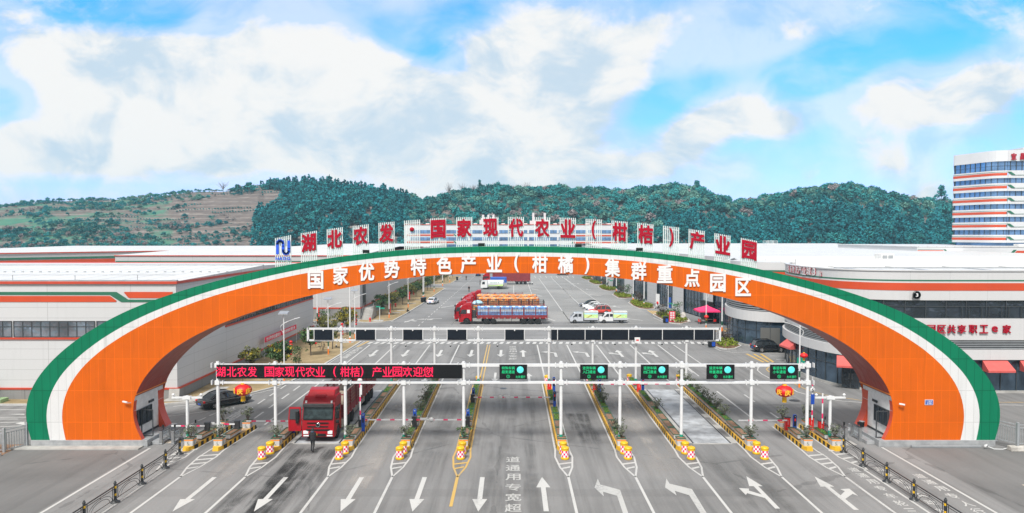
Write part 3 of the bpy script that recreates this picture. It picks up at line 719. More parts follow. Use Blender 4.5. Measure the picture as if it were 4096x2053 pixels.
BEDS = [[(1385, 765), (1480, 730), (1600, 720), (1760, 760), (1900, 830), (1930, 870), (1800, 900), (1650, 890), (1540, 850)],
        [(1010, 580), (1060, 550), (1200, 575), (1330, 615), (1400, 650), (1380, 672), (1280, 682), (1170, 668), (1080, 632)],
        [(765, 458), (800, 440), (900, 445), (1050, 480), (1070, 505), (960, 517), (850, 508)],
        [(545, 342), (580, 323), (700, 340), (830, 370), (820, 395), (710, 402), (610, 382)],
        [(395, 262), (430, 243), (520, 255), (600, 280), (590, 303), (490, 302)],
        [(285, 207), (330, 190), (450, 203), (440, 228), (360, 232)]]
BEDW = [zm(b, 2250, 1060, 3.797) for b in BEDS]
BEDW.append(zm([(590, 1090), (600, 1050), (700, 1000), (800, 980), (900, 1025), (990, 1088), (900, 1125), (800, 1135), (690, 1122)], 2700, 1100, 3.797))
for b in BEDW: verge(b, 'planting_bed', 'soil', .12)

# ================================================================== hills
rng = np.random.default_rng(7); random.seed(7)
PROF = [(-400, 560), (-200, 540), (0, 524), (60, 514), (130, 506), (200, 505), (300, 500), (400, 494), (480, 486), (560, 483), (620, 474), (660, 467), (720, 463), (760, 462), (830, 464), (900, 474), (1000, 490), (1060, 502), (1085, 503), (1100, 497), (1150, 478), (1230, 470), (1330, 474), (1440, 477), (1550, 481), (1640, 472), (1700, 466), (1760, 476), (1800, 492), (1860, 503), (1950, 494), (2050, 474), (2110, 464), (2200, 478), (2300, 498), (2400, 512), (2500, 500), (2600, 492), (2800, 520), (3000, 560)]
PX = np.array([(p[0] - 1288) / 1750 for p in PROF]); PH = np.array([(590 - p[1]) / 1750 for p in PROF])
def vnoise(x, y, s=1.):
    x = x * s; y = y * s
    return (np.sin(x * 1.3 + np.sin(y * .7) * 1.7) + np.sin(y * 1.1 + np.sin(x * .9 + 1.) * 1.9) + .6 * np.sin(x * 2.7 + y * 2.1) + .5 * np.sin(y * 3.9 - x * 1.7)) / 3.1
def ridge_y(u_): return np.where(u_ < -.27, 600., 560.) + 22 * np.sin(u_ * 9)
def hill_h(u_, y):
    ry = ridge_y(u_); tree = np.where(u_ < -.36, 1.0, 5.2)
    rh = 16 + np.interp(u_, PX, PH) * ry - tree
    t_ = np.clip((y - 395) / (ry - 395), 0, 1.6)
    up = np.where(t_ < 1, np.sin(np.clip(t_, 0, 1) * math.pi / 2) ** 1.15, np.clip(1 - (t_ - 1) * .9, .2, 1))
    bump_ = vnoise(u_ * y, y, .03) * 3.2 * np.sin(np.clip(t_, 0, 1) * math.pi)
    terr = np.where(u_ < -.33, .8 * (np.abs(((rh * up) / 3.2) % 1 - .5) - .25), 0)
    return rh * up + bump_ + terr - 1.0 * (1 - np.clip(t_ * 8, 0, 1))
us = np.linspace(-.98, .98, 420); ys = np.concatenate([np.linspace(360, 640, 130), np.linspace(650, 900, 16)])
UU, YY = np.meshgrid(us, ys); HH = hill_h(UU, YY)
V = np.stack([UU * YY, YY, HH], -1).reshape(-1, 3); nu = len(us)
I = np.arange(len(ys) - 1)[:, None] * nu + np.arange(nu - 1)[None]; F = np.stack([I, I + 1, I + nu + 1, I + nu], -1).reshape(-1, 4)
def hillmat():
    m = bpy.data.materials.new('hill soil'); m.use_nodes = True; t = NT(m.node_tree); b = t.n['Principled BSDF']; b.inputs['Roughness'].default_value = .95
    b.inputs['Specular IOR Level'].default_value = .1
    pv = t.new('ShaderNodeNewGeometry').outputs['Position']; c = t.xyz(pv)
    n = t.noise(pv, .03, 7, .62); n2 = t.noise(t.scale(pv, (.3, .3, 3)), .25, 6, .65)
    band = t.math('FRACT', t.math('ADD', t.math('MULTIPLY', c[2], .31), t.math('MULTIPLY', n2, 1.3)))
    earth = t.mix(t.ss(n2, .35, .65), (.150, .125, .115), (.092, .078, .075))
    earth = t.mix(t.math('MULTIPLY', t.math('LESS_THAN', band, .16), .6), earth, (.235, .21, .195))
    grass = t.mix(t.ss(n2, .35, .65), (.035, .14, .10), (.075, .17, .12))
    zone = t.math('MULTIPLY', t.ss(t.math('DIVIDE', c[0], c[1]), -.50, -.46), .22)
    n = t.math('SUBTRACT', n, zone)
    t.put(b.inputs['Base Color'], t.mix(t.ss(t.math('MULTIPLY_ADD', n2, .6, t.math('MULTIPLY', n, 1.0)), .74, .92), earth, grass))
    MAT['hill soil'] = m
hillmat()
ho = bpy.data.objects.new('hills', npmesh('hills', V, F, ['hill soil'])); COL.objects.link(ho); struct(ho)
ho.data.polygons.foreach_set('use_smooth', [True] * len(ho.data.polygons))
def tree_proto(kind, r):
    if kind == 'conifer':
        cs = []; sp = []
        for k in range(9):
            z = .16 + .84 * k / 9; rad = .30 * (1 - k / 9.5) + .03
            for _ in range(max(1, 5 - k // 2)):
                a = r.random() * 6.28; cs.append((math.cos(a) * rad, math.sin(a) * rad, z + r.normal() * .02)); sp.append((.15 * (1 - k / 14), .15 * (1 - k / 14), .08))
        return leaves(r, cs, sp, 9, .115)
    if kind == 'round':
        cs = []; sp = []
        for k in range(20):
            d = r.normal(size=3); d /= np.linalg.norm(d); d[2] = abs(d[2]) * 1.0
            cs.append(d * np.array([.36, .36, .42]) * (.6 + .4 * r.random()) + np.array([0, 0, .42])); sp.append((.2, .2, .16))
        return leaves(r, cs, sp, 13, .115)
    cs = [(r.normal() * .3, r.normal() * .3, .2 + .3 * r.random()) for _ in range(14)]
    return leaves(r, cs, [(.22, .22, .2)] * 14, 9, .09)
protos = {k: [tree_proto(k, rng) for _ in range(4)] for k in ('conifer', 'round', 'scrub')}
def scatter(name, label, pts, kinds, sizes, mats_, mi):
    """pts (N,3); merged foliage mesh"""
    Vs = []; Ms = []
    for p, k, s, m_ in zip(pts, kinds, sizes, mi):
        pr = protos[k][rng.integers(4)]; a = rng.random() * 6.28; c, sn = math.cos(a), math.sin(a)
        q = pr * np.array([1, 1, 1]) * s; q = np.stack([q[:, 0] * c - q[:, 1] * sn, q[:, 0] * sn + q[:, 1] * c, q[:, 2] * (.9 + .25 * rng.random())], 1) + p
        Vs.append(q); Ms.append(np.full(len(q) // 4, m_))
    Vv = np.concatenate(Vs); o = bpy.data.objects.new(name, npmesh(name, Vv, quads(Vv), mats_, np.concatenate(Ms))); COL.objects.link(o)
    return stuff(o, label, 'forest')
pts = []; kinds = []; sizes = []; mi = []
N = 7600
uu = rng.uniform(-.37, .80, N); yy = np.sqrt(rng.uniform(392 ** 2, 596 ** 2, N))
hh = hill_h(uu, yy); ry = ridge_y(uu)
kd = vnoise(uu * yy, yy, .017)
for a, y, h, r_, k in zip(uu, yy, hh, ry, kd):
    if y > r_ + 8: continue
    edge = -.345 + .02 * math.sin(y * .05)
    if a < edge - (.0 if y > 470 else .06): continue
    con = (a < -.15 or (a > .22 and y < 470)) and k > -.5
    q = rng.random()
    if con: kinds.append('conifer' if q < .5 else 'round'); sizes.append(rng.uniform(4.5, 11.5) if q < .5 else rng.uniform(4., 8.5)); mi.append(1 if q < .7 else 0)
    else:
        kk = 'round' if q < .68 else 'scrub'; kinds.append(kk); sizes.append(rng.choice([rng.uniform(3, 5.5), rng.uniform(5, 9.5)]) if kk == 'round' else rng.uniform(4, 7))
        mi.append(0 if rng.random() < (.72 if kk == 'round' else .25) else (2 if rng.random() < .8 else 3))
    pts.append((a * y, y, h - .3))
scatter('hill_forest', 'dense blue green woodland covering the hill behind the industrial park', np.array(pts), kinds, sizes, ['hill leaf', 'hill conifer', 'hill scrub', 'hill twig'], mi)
# scrub on the terraced hillside to the left
pts = []; kinds = []; sizes = []; mi = []
cl = []
for _ in range(240):
    a = rng.uniform(-.82, -.335); y = math.sqrt(rng.uniform(402 ** 2, 598 ** 2)); fy = (y - 400) / 200; px_ = a * 1750 + 1288
    if fy > .30 and 440 < px_ < 700 and rng.random() < .82: continue
    if fy > .30 and rng.random() < .35: continue
    cl.append((a, y, rng.uniform(3, 13) * (1.5 if fy < .3 else 1), rng.integers(8, 34) if fy < .35 else rng.integers(5, 20)))
for a, y, rad, n_ in cl:
    kind_ = rng.choice([0, 1, 2, 3], p=[.42, .30, .20, .08])
    for _ in range(n_):
        x = a * y + rng.normal() * rad; y2 = y + rng.normal() * rad * .4; a2 = x / y2
        pts.append((x, y2, float(hill_h(np.float64(a2), np.float64(y2))) - .2)); kinds.append('round' if rng.random() < .6 else 'scrub'); sizes.append(rng.uniform(1.2, 4.6)); mi.append(kind_ if rng.random() < .8 else rng.integers(4))
for k in range(26):                             # orchard rows along the terraces
    z_ = rng.uniform(.12, .95); a0 = rng.uniform(-.80, -.40); ln = rng.uniform(.03, .12); y0 = 400 + 190 * z_
    for a2 in np.arange(a0, a0 + ln, .0042): pts.append((a2 * y0, y0, float(hill_h(np.float64(a2), np.float64(y0))) - .1)); kinds.append('round'); sizes.append(rng.uniform(1., 2.)); mi.append(0)
for px_ in np.arange(20, 720, 6.5):
    if 560 < px_ < 640 or rng.random() < .22: continue
    a = (px_ - 1288) / 1750; y = 594.; pts.append((a * y, y, float(hill_h(np.float64(a), np.float64(y))))); kinds.append('round'); sizes.append(rng.uniform(2.0, 3.4)); mi.append(0)
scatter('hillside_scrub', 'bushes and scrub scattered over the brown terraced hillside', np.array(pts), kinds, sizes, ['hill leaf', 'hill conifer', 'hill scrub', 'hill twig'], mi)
# single trees that stand out on the skyline
def sky_tree(px, pytop, wpx, label, kind='round', m='hill leaf'):
    a = (px - 1288) / 1750; y = float(ridge_y(np.float64(a))) - (62 if 590 < px < 640 else 6); z0 = float(hill_h(np.float64(a), np.float64(y)))
    zt = 16 + (590 - pytop) / 1750 * y; h = max(3., zt - z0); wd = wpx / 1750 * y
    r = thing('skyline_tree', label, 'tree', (a * y, y, z0 - .3), rng.random() * 6)
    b = MB(); b.tube([(0, 0, 0), (.1, 0, h * .35), (0, .1, h * .75)], [.3, .22, .08], 6); b.build('trunk', 'bark', r)
    if kind == 'bare':
        t = MB()
        for _ in range(26):
            a2 = rng.random() * 6.28; z1 = rng.uniform(.2, .6) * h; e = (math.cos(a2) * wd * .5 * rng.random(), math.sin(a2) * wd * .5 * rng.random(), rng.uniform(.7, 1.) * h); t.tube([(0, 0, z1), e], [.12, .05], 4)
        t.build('branches', 'hill twig', r); return
    cs = []; sp = []
    for k in range(34):
        z = rng.random() ** .8; rad = wd * .5 * (math.sin(min(1, z * 1.15 + .18) * math.pi) ** .7 if kind == 'round' else (1 - z) * .95 + .1)
        a2 = rng.random() * 6.28; q = rad * (.45 + .5 * rng.random()); cs.append((math.cos(a2) * q, math.sin(a2) * q, h * (.2 + .76 * z))); sp.append((wd * .16, wd * .16, h * .09))
    Vv = leaves(rng, cs, sp, 16, max(.55, wd * .085)); c = bpy.data.objects.new('crown', npmesh('crown', Vv, quads(Vv), [m])); COL.objects.link(c); c.parent = r
for t_ in ((768, 443, 34, 'dark tree with a ragged top on the skyline above the red character 湖'), (828, 444, 44, 'broad dark tree on the skyline above the red character 北'),
           (598, 464, 34, 'dark rounded tree at the left end of the small clump above the terraced hillside'), (628, 459, 44, 'tallest dark tree of the small clump above the terraced hillside'),
           (885, 463, 26, 'pointed dark tree on the skyline just left of the dip in the ridge', 'conifer'), (1023, 476, 16, 'lone small pointed tree in the dip of the ridge', 'conifer'),
           (1207, 452, 18, 'pointed tree rising above the bare scrub on the middle of the ridge', 'conifer'), (1752, 455, 38, 'lone dark round tree beside the saddle in the ridge on the right'), (2366, 466, 42, 'tall dark tree on the ridge beside the striped office tower'),
           (563, 456, 44, 'bare pale leafless tree on the skyline above the terraced hillside', 'bare')): sky_tree(*t_)
for k, px in enumerate((1130, 1165, 1190, 1245, 1270, 1300, 1325)):
    sky_tree(px, 457 + (k % 3) * 3, 34, ['leafless grey scrub tree at the left of the bare row on the middle ridge', 'second bare grey tree from the left on the middle ridge', 'bare grey tree just left of the pointed tree on the ridge', 'bare grey tree just right of the pointed tree on the ridge', 'bare spreading tree near the centre of the middle ridge', 'second last bare grey tree of the row on the middle ridge', 'last bare grey tree at the right end of the row on the middle ridge'][k], 'bare')

# ------------------------------------------------------------------ the air: one closed box of thin even haze
hm = bpy.data.materials.new('haze'); hm.use_nodes = True; hm.node_tree.nodes.clear(); ht = NT(hm.node_tree)
vp = ht.new('ShaderNodeVolumePrincipled'); vp.inputs['Color'].default_value = (.45, .80, 1, 1); vp.inputs['Density'].default_value = 0.0002; vp.inputs['Anisotropy'].default_value = .0
om = ht.new('ShaderNodeOutputMaterial'); ht.l.new(vp.outputs[0], om.inputs['Volume']); MAT['haze'] = hm
q = MB(); q.box(-1350, 1350, -300, 1550, -2, 92); stuff(q.build('haze', 'haze'), 'thin pale blue haze in the air over the whole site', 'haze')
# ================================================================== the gateway arch
A_OUT = [(-36.34, .5), (-36.71, 1.39), (-36.85, 2.45), (-36.69, 3.42), (-36.32, 4.44), (-35.66, 5.45), (-34.81, 6.41), (-33.65, 7.47), (-32.41, 8.39), (-31.35, 9.03), (-29.76, 9.92), (-28.01, 10.70), (-25.38, 11.62), (-23.63, 12.15), (-21.01, 12.82), (-19.24, 13.24), (-17.5, 13.6), (-15.76, 13.93), (-13.14, 14.32), (-10.53, 14.63), (-7.93, 14.85), (-6.19, 14.97), (-3.58, 15.06), (0, 15.09)]
A_GW = [(-34.94, .5), (-35.18, 1.22), (-35.26, 2.37), (-35.14, 3.25), (-34.77, 4.31), (-34.31, 5.1), (-33.30, 6.30), (-31.55, 7.73), (-30.14, 8.65), (-28.29, 9.66), (-25.83, 10.70), (-23.47, 11.55), (-21.02, 12.23), (-19.25, 12.68), (-16.63, 13.26), (-14.02, 13.73), (-11.41, 14.10), (-8.8, 14.37), (-6.19, 14.54), (-2.71, 14.64), (0, 14.66)]
A_OW = [(-33.75, .5), (-34.0, 1.22), (-34.09, 2.37), (-33.93, 3.42), (-33.54, 4.48), (-33.0, 5.36), (-31.6, 6.85), (-29.8, 8.13), (-28.21, 9.04), (-26.54, 9.86), (-24.52, 10.70), (-22.33, 11.46), (-19.25, 12.29), (-17.51, 12.71), (-15.42, 13.13), (-13.15, 13.51), (-10.54, 13.84), (-8.8, 14.04), (-6.19, 14.23), (-3.58, 14.33), (0, 14.36)]
A_IN = [(-28.0, .5), (-28.45, 1.2), (-28.72, 2.37), (-28.66, 3.34), (-28.30, 4.39), (-27.75, 5.25), (-26.95, 6.2), (-26.1, 7.0), (-24.8, 7.92), (-22.9, 8.92), (-21.05, 9.65), (-19.28, 10.28), (-17.53, 10.83), (-15.0, 11.48), (-12.29, 12.06), (-10.55, 12.39), (-7.94, 12.74), (-5.32, 12.98), (-2.71, 13.08), (0, 13.10)]
def resample(pts, n):
    p = np.array(pts); d = np.r_[0, np.cumsum(np.linalg.norm(np.diff(p, axis=0), axis=1))]; t = np.linspace(0, d[-1], 400)
    q = np.stack([np.interp(t, d, p[:, 0]), np.interp(t, d, p[:, 1])], 1)
    k = np.ones(31) / 31
    def sm(a, even):
        pad = np.r_[2 * a[0] - a[15:0:-1], a, (a[-2:-17:-1] if even else 2 * a[-1] - a[-2:-17:-1])]; return np.convolve(pad, k, 'valid')
    q = np.stack([sm(q[:, 0], False), sm(q[:, 1], True)], 1); q[0] = pts[0]; q[-1] = pts[-1]
    t2 = np.linspace(0, 399, n); return np.stack([np.interp(t2, np.arange(400), q[:, 0]), np.interp(t2, np.arange(400), q[:, 1])], 1)
def full(pts, n=90):
    l = resample(pts, n); r = l[::-1][1:] * np.array([-1, 1]); return np.concatenate([l, r]) + np.array([.08, 0])
cO, cG, cW, cI = (full(k) for k in (A_OUT, A_GW, A_OW, A_IN))
AY0, AY1 = 52.0, 56.6
arch = thing('gateway_arch', 'giant orange, white and green entrance arch spanning all the toll lanes with white lettering', 'arch', (0, 54, 0))
p3 = lambda c, y: [(x, y, z) for x, z in c]
def band(name, a, b, m, extra=None):
    q = MB(); q.ribbon(p3(a, AY0), p3(b, AY0), 0); q.ribbon(p3(b, AY1), p3(a, AY1), 0)
    if extra: extra(q)
    return q.build(name, m, arch, (0, 54, 0))
band('green_band', cO, cG, 'arch green', lambda q: q.ribbon(p3(cO, AY1), p3(cO, AY0), 0))
band('white_band', cG, cW, 'arch white'); band('orange_band', cW, cI, 'arch orange')
hi = [i for i in range(len(cI)) if cI[i][1] > 3.45]; lo_l = [i for i in range(len(cI) // 2) if cI[i][1] <= 3.62]; lo_r = [i for i in range(len(cI) // 2, len(cI)) if cI[i][1] <= 3.62]
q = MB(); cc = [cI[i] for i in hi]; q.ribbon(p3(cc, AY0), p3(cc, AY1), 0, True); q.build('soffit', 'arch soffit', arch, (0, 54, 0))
for ids in (lo_l, lo_r):
    cc = [cI[i] for i in ids]; s = -1 if cc[0][0] < 0 else 1
    for ya, yb in ((AY0, AY0 + .42), (AY1 - .9, AY1)):
        q = MB(); q.ribbon(p3(cc, ya), p3(cc, yb), 0); back = [(x + s * .55, z) for x, z in cc]; yy = yb if ya == AY0 else ya
        q.ribbon(p3(cc, yy), p3(back, yy), 0)
        q.build('leg_fin', 'arch fin', arch, (0, 54, 0))
    xw = s * 28.62 + .08; q = MB(); q.box(min(xw, xw + s * .3), max(xw, xw + s * .3), AY0 + .1, AY1 - .1, .5, 3.75, 0); q.box(xw - s * .02 - .02, xw - s * .02 + .02, AY0 + .45, AY1 - .95, .5, .66, 1)
    room = q.build('gatehouse_wall', ['white plaster', 'dark metal'], arch, (0, 54, 0))
    q = MB(); xa = xw - s * .03
    q.box(xa - .03, xa + .03, AY0 + .45, AY0 + 2.55, 1.35, 2.62, 0)
    for y in (AY0 + .45, AY0 + 1.15, AY0 + 1.85, AY0 + 2.5): q.box(xa - s * .06 - .02, xa - s * .06 + .02, y, y + .07, 1.35, 2.62, 1)
    for z in (1.35, 2.57): q.box(xa - s * .06 - .02, xa - s * .06 + .02, AY0 + .45, AY0 + 2.57, z, z + .06, 1)
    q.build('gatehouse_window', ['dark glass', 'window frame'], arch, (0, 54, 0))
    q = MB(); yd = AY0 + (.95 if s < 0 else .5); x_ = xw - s * .12; dx = -s * .85       # glass door standing open
    for a, b in (((x_, yd, .56), (x_ + dx, yd, .56)), ((x_, yd, 2.55), (x_ + dx, yd, 2.55)), ((x_, yd, .56), (x_, yd, 2.55)), ((x_ + dx, yd, .56), (x_ + dx, yd, 2.55))): q.beam(a, b, .06, .07, 0)
    q.cyl((x_ + dx * .88, yd - .05, 1.35), (x_ + dx * .88, yd - .05, 1.75), .018, None, 6, 1); q.build('gatehouse_door', ['window frame', 'steel'], arch, (0, 54, 0))
    q = MB(); q.box(xa - s * .02 - .04, xa - s * .02 + .04, AY0 + 2.2, AY0 + 2.9, 2.78, 2.96, 0); q.build('lamp_box', 'dark metal', arch, (0, 54, 0))
    q = MB(); c2 = [(x - s * .02, z) for x, z in cI if abs(z - 3.95) < .35 and x * s > 0]
    zr = 3.95; xr = np.interp(zr, sorted(z for x, z in c2), [x for z, x in sorted((z, x) for x, z in c2)])
    q.beam((xr, AY0 + .02, zr), (xr, AY1 - .02, zr), .05, .07); q.build('soffit_trim', 'planter orange', arch, (0, 54, 0))
    x0, x1 = sorted((s * 36.35 + .08, s * 27.55 + .08)); q = MB(); q.box(x0, x1, AY0 - .08, AY1 + .1, 0, .5); x2, x3 = sorted((s * 27.55 + .08, s * 26.95 + .08)); q.box(x2, x3, AY0 + .5, AY1 - .2, 0, .26)
    q.build('marble_plinth', 'marble', arch, (0, 54, 0), bevel=.02)
# white characters standing off the orange band (photo pixels -> the plane of the arch face)
AT = [('国', 512, 688, 0), ('家', 728, 652, 0), ('优', 950, 620, 0), ('势', 1168, 598, 0), ('特', 1397, 573, 0), ('色', 1620, 563, 0), ('产', 1825, 553, 0), ('业', 2050, 545, 0),
      ('（', 40, 545, 1), ('柑', 240, 548, 1), ('橘', 462, 553, 1), ('）', 645, 560, 1), ('集', 865, 585, 1), ('群', 1090, 612, 1), ('重', 1315, 638, 1), ('点', 1550, 672, 1), ('园', 1772, 715, 1), ('区', 1990, 750, 1)]
for ch, x, y, k in AT:
    c = PL((2048 if k else 1024) + x / 2.151, 800 + y / 2.151, AY0 - .08)
    par = ch in '（）'
    q = MB(); q.text('(' if ch == '（' else ')' if ch == '）' else ch, (c.x, AY0 - .02, c.z), (1, 0, 0), (0, 0, 1), (0, -1, 0), .36 if par else 1.16, 1.36, .06, 0, .028)
    q.build('letter', 'letter white', arch, (0, 54, 0))
for s in (-1, 1):
    c = PL(1090 / 2.151, 1453 + 335 / 2.151, 51.8) if s < 0 else PL(3072 + 1158 / 2.151, 1453 + 355 / 2.151, 51.8)
    r = thing('security_camera', 'white bullet camera on the orange face of the %s arch leg' % ('left' if s < 0 else 'right'), 'camera', c)
    q = MB(); q.beam((-.28, -.05, .06), (.1, -.12, .0), .11, .11, 0); q.build('housing', 'white paint', r, bevel=.02); q = MB(); q.beam((.1, -.1, -.04), (.2, .2, -.1), .05, .06); q.build('bracket', 'white paint', r)
c = PL(3072 + 1384 / 2.151, 1453 + 337 / 2.151, 51.98)
hp = thing('house_number_plate', 'small blue house number plate reading 298 on the orange right leg', 'sign', c)
q = MB(); q.box(-.31, .31, -.03, 0, -.2, .2, 1); q.box(-.28, .28, -.036, -.03, -.17, .17, 0); q.build('plate', ['blue box', 'white paint'], hp)
q = MB()
for i, ch in enumerate('小梅路'): q.text(ch, (-.15 + i * .15, -.037, .09), (1, 0, 0), (0, 0, 1), (0, -1, 0), .11, .11, .002)
for i, ch in enumerate('298'): q.text(ch, (-.13 + i * .13, -.037, -.07), (1, 0, 0), (0, 0, 1), (0, -1, 0), .1, .15, .002)
q.build('lettering', 'white paint', hp)

# ================================================================== red characters on slat panels along the crown of the arch
TOP = ['N', '湖', '北', '农', '发', '·', '国', '家', '现', '代', '农', '业', '（', '柑', '桔', '）', '产', '业', '园']
TX = [233, 455, 678, 901, 1123, 1343, 1568, 1792, 2017, 2236, 2461, 2682, 2905, 3127, 3350, 3571, 3791, 4013, 4240]
TT = [316, 276, 244, 217, 193, 174, 158, 149, 147, 146, 150, 154, 166, 183, 204, 230, 259, 297, 340]
SP = 53.6
for i, (ch, x, t_) in enumerate(zip(TOP, TX, TT)):
    c = PL(1024 + x / 2.151, 800 + t_ / 2.151, SP); zt = c.z; x0 = c.x
    zb0 = np.interp(x0, cO[:, 0], cO[:, 1]); slope = np.interp(x0 + .5, cO[:, 0], cO[:, 1]) - np.interp(x0 - .5, cO[:, 0], cO[:, 1])
    if ch == 'N': lab = 'white slat panel with a blue looped emblem and the letters HADG'
    elif ch == '·': lab = 'white slat panel with a single red dot on top of the arch'
    elif ch in '（）': lab = 'white slat panel with a red %s bracket on top of the arch' % ('opening' if ch == '（' else 'closing')
    else:
        lab = 'red character %s on a white slat panel standing on top of the arch' % ch
        if ch == '农': lab = 'red character 农 on the slat panel %s' % ('between 北 and 发' if i == 3 else 'between 代 and 业')
        if ch == '业': lab = 'red character 业 on the slat panel %s' % ('right of the second 农, before the bracket' if i == 11 else 'between 产 and 园')
    r = thing('rooftop_sign', lab, 'sign', (x0, SP, zb0), 0, 'characters along the top of the arch')
    q = MB()
    for k in range(9):
        xx = -.58 + k * .145; q.beam((xx, 0, slope * xx - .15), (xx, 0, zt - zb0 + slope * xx), .062, .07)
    for z in (.18, (zt - zb0) * .5, (zt - zb0) - .22): q.beam((-.6, .06, z - slope * .6), (.6, .06, z + slope * .6), .05, .05)
    q.build('slat_panel', 'slat white', r)
    zc = zt - zb0 - .83
    if ch == 'N':
        q = MB()
        def arcw(cx, cz, a0, a1, rad): return [(cx + math.cos(a) * rad, cz + math.sin(a) * rad) for a in np.linspace(a0, a1, 10)]
        path = [(-.42, zc - .5), (-.42, zc + .25)] + arcw(-.2, zc + .3, math.pi, 0, .22) + [(.02, zc + .1), (.02, zc - .2)] + arcw(.24, zc - .28, math.pi, 2 * math.pi, .22) + [(.46, zc - .1), (.46, zc + .5)]
        for a, b in zip(path[:-1], path[1:]):
            d = Vector((b[0] - a[0], 0, b[1] - a[1])).normalized(); n_ = Vector((-d.z, 0, d.x)) * .10; e_ = d * .03
            A_, B_ = Vector((a[0], -.1, a[1])) - e_, Vector((b[0], -.1, b[1])) + e_
            q.prism([A_ - n_, B_ - n_, B_ + n_, A_ + n_], (0, .06, 0))
        q.build('emblem', 'letter blue', r)
        q = MB()
        for k, cc in enumerate('HADG'): q.text(cc, (-.43 + k * .29, -.1, zc - .86), (1, 0, 0), (0, 0, 1), (0, -1, 0), .25, .25, .04, 0, .03)
        q.build('letter', 'letter blue', r)
    else:
        q = MB(); q2 = MB()
        if ch == '·': q.lathe((0, -.14, zc + .12), [(.001, -.02), (.17, -.02), (.17, .06)], 20, 0, 'Y'); q2.lathe((0, -.08, zc + .12), [(.001, 0), (.2, 0), (.2, .03)], 20, 0, 'Y')
        else:
            g_ = {'（': '(', '）': ')'}.get(ch, ch); w_ = .34 if ch in '（）' else 1.14
            q.text(g_, (0, -.09, zc), (1, 0, slope), (0, 0, 1), (0, -1, 0), w_, 1.42, .07, 0, .036)
            q2.text(g_, (.025, -.05, zc - .02), (1, 0, slope), (0, 0, 1), (0, -1, 0), w_ * 1.04, 1.47, .03, 0, .052)
        q.build('letter', 'letter red', r); q2.build('letter_backing', 'slat white', r)
for x, s in ((-2.3, 0), (5.0, 0), (-11.0, 1), (9.6, 1)):
    z = np.interp(x, cO[:, 0], cO[:, 1]); r = thing('floodlight', 'black floodlight on the green top edge of the arch %s' % {-2.3: 'below the characters 现 and 代', 5.0: 'below 农', -11.0: 'below 国 and 家', 9.6: 'below the brackets'}[x], 'floodlight', (x, 52.4, z), 0, 'floodlights on the arch')
    q = MB(); q.obox((0, 0, .16), (.5, .12, .22), 0, 0, (.4, 'X')); q.build('lamp_head', 'dark metal', r); q = MB(); q.beam((-.2, 0, 0), (-.2, 0, .18), .04, .04); q.beam((.2, 0, 0), (.2, 0, .18), .04, .04); q.build('bracket', 'dark metal', r)

# ================================================================== gantries
def gantry(label, Yg, posts, x0, x1, zt, zb, zbase, ends=False):
    r = thing('lane_gantry', label, 'gantry', (0, Yg, 0))
    q = MB()
    for z in (zt, zb): q.beam((x0, Yg, z), (x1, Yg, z), .2, .2 if z == zt else .16)
    if ends:
        for x in (x0, x1): q.beam((x, Yg, zb - .08), (x, Yg, zt + .1), .2, .2)
    q.build('beam', 'gantry white', r, (0, Yg, 0))
    for x in posts:
        q = MB(); q.cyl((x, Yg + .02, zbase), (x, Yg + .02, zt + .28), .125, .115, 14, 0)
        for z in (zt, zb):
            q.box(x - .17, x + .17, Yg - .17, Yg + .17, z - .16, z + .16, 0)
            for s in (-1, 1): q.box(x + s * .42 - .03, x + s * .42 + .03, Yg - .15, Yg + .15, z - .17, z + .17, 0)
        q.cyl((x, Yg + .02, zbase + .34), (x, Yg + .02, zbase + .72), .131, None, 14, 1, False); q.box(x - .2, x + .2, Yg - .2, Yg + .2, zbase, zbase + .04, 0)
        q.build('post', ['gantry white', 'planter green' if False else 'sign green'], r, (0, Yg, 0))
    return r
P1 = [-22.05, -17.75, -12.5, -8.1, -3.62, 3.68, 8.1, 12.72, 17.95, 22.15]
g1 = gantry('front white steel lane gantry carrying the red LED banner and five green lane screens', 51.8, P1, -22.15, 22.3, 6.22, 4.92, .28)
P2 = [-17.75, -12.55, -8.05, -3.5, 3.85, 8.4, 12.9, 18.15]
g2 = gantry('rear white steel lane gantry with blank dark panels seen from behind', 72.0, P2, -21.2, 21.6, 6.2, 5.0, .28, True)
# long LED banner
YB = 51.62
r = thing('led_banner', 'long black LED board with red scrolling Chinese welcome text', 'LED board', (-13, YB, 5.63))
xl, xr = PL(861, 1480, YB).x, PL(1848, 1480, YB).x; zb_, zt_ = PL(1100, 1514, YB).z, PL(1100, 1460, YB).z
q = MB(); q.box(xl + .12, xr, YB - .06, YB + .08, zb_, zt_); q.build('panel', 'led board', r, (-13, YB, 5.63))
for k in range(8):
    pass
msg = '湖北农发 国家现代农业（柑桔）产业园欢迎您！'
q = MB(); xs0, xs1 = 884, 1712; n_ = len(msg)
SX = [884, 928, 969, 1010, None, 1079, 1120, 1160, 1202, 1242, 1282, 1340, 1381, 1421, 1448, 1508, 1550, 1590, 1630, 1672, 1711, 1730]
zc = (zb_ + zt_) / 2
for ch, x in zip(msg, SX):
    if ch == ' ': continue
    c = PL(x, 1487, YB); g_ = {'（': '(', '）': ')', '！': '!'}.get(ch, ch); w_ = {'!': .10}.get(g_, .72); h_ = .76
    if g_ in '()': w_, h_ = .22, .8
    q.text(g_, (c.x, YB - .062, zc), (1, 0, 0), (0, 0, 1), (0, -1, 0), w_, h_, .006, 0, .010)
q.build('lettering', 'led red', r, (-13, YB, 5.63))
LN = [(2053, 0, '特殊车辆', '超宽通道', '①'), (2376, 1, '进货车辆', '入口通道', '②'), (2619, 2, '运货车辆', '出口通道', '③'), (2882, 3, '运货车辆', '称重通道', '④'), (3136, 4, '客运车辆', '小车通道', '⑤')]
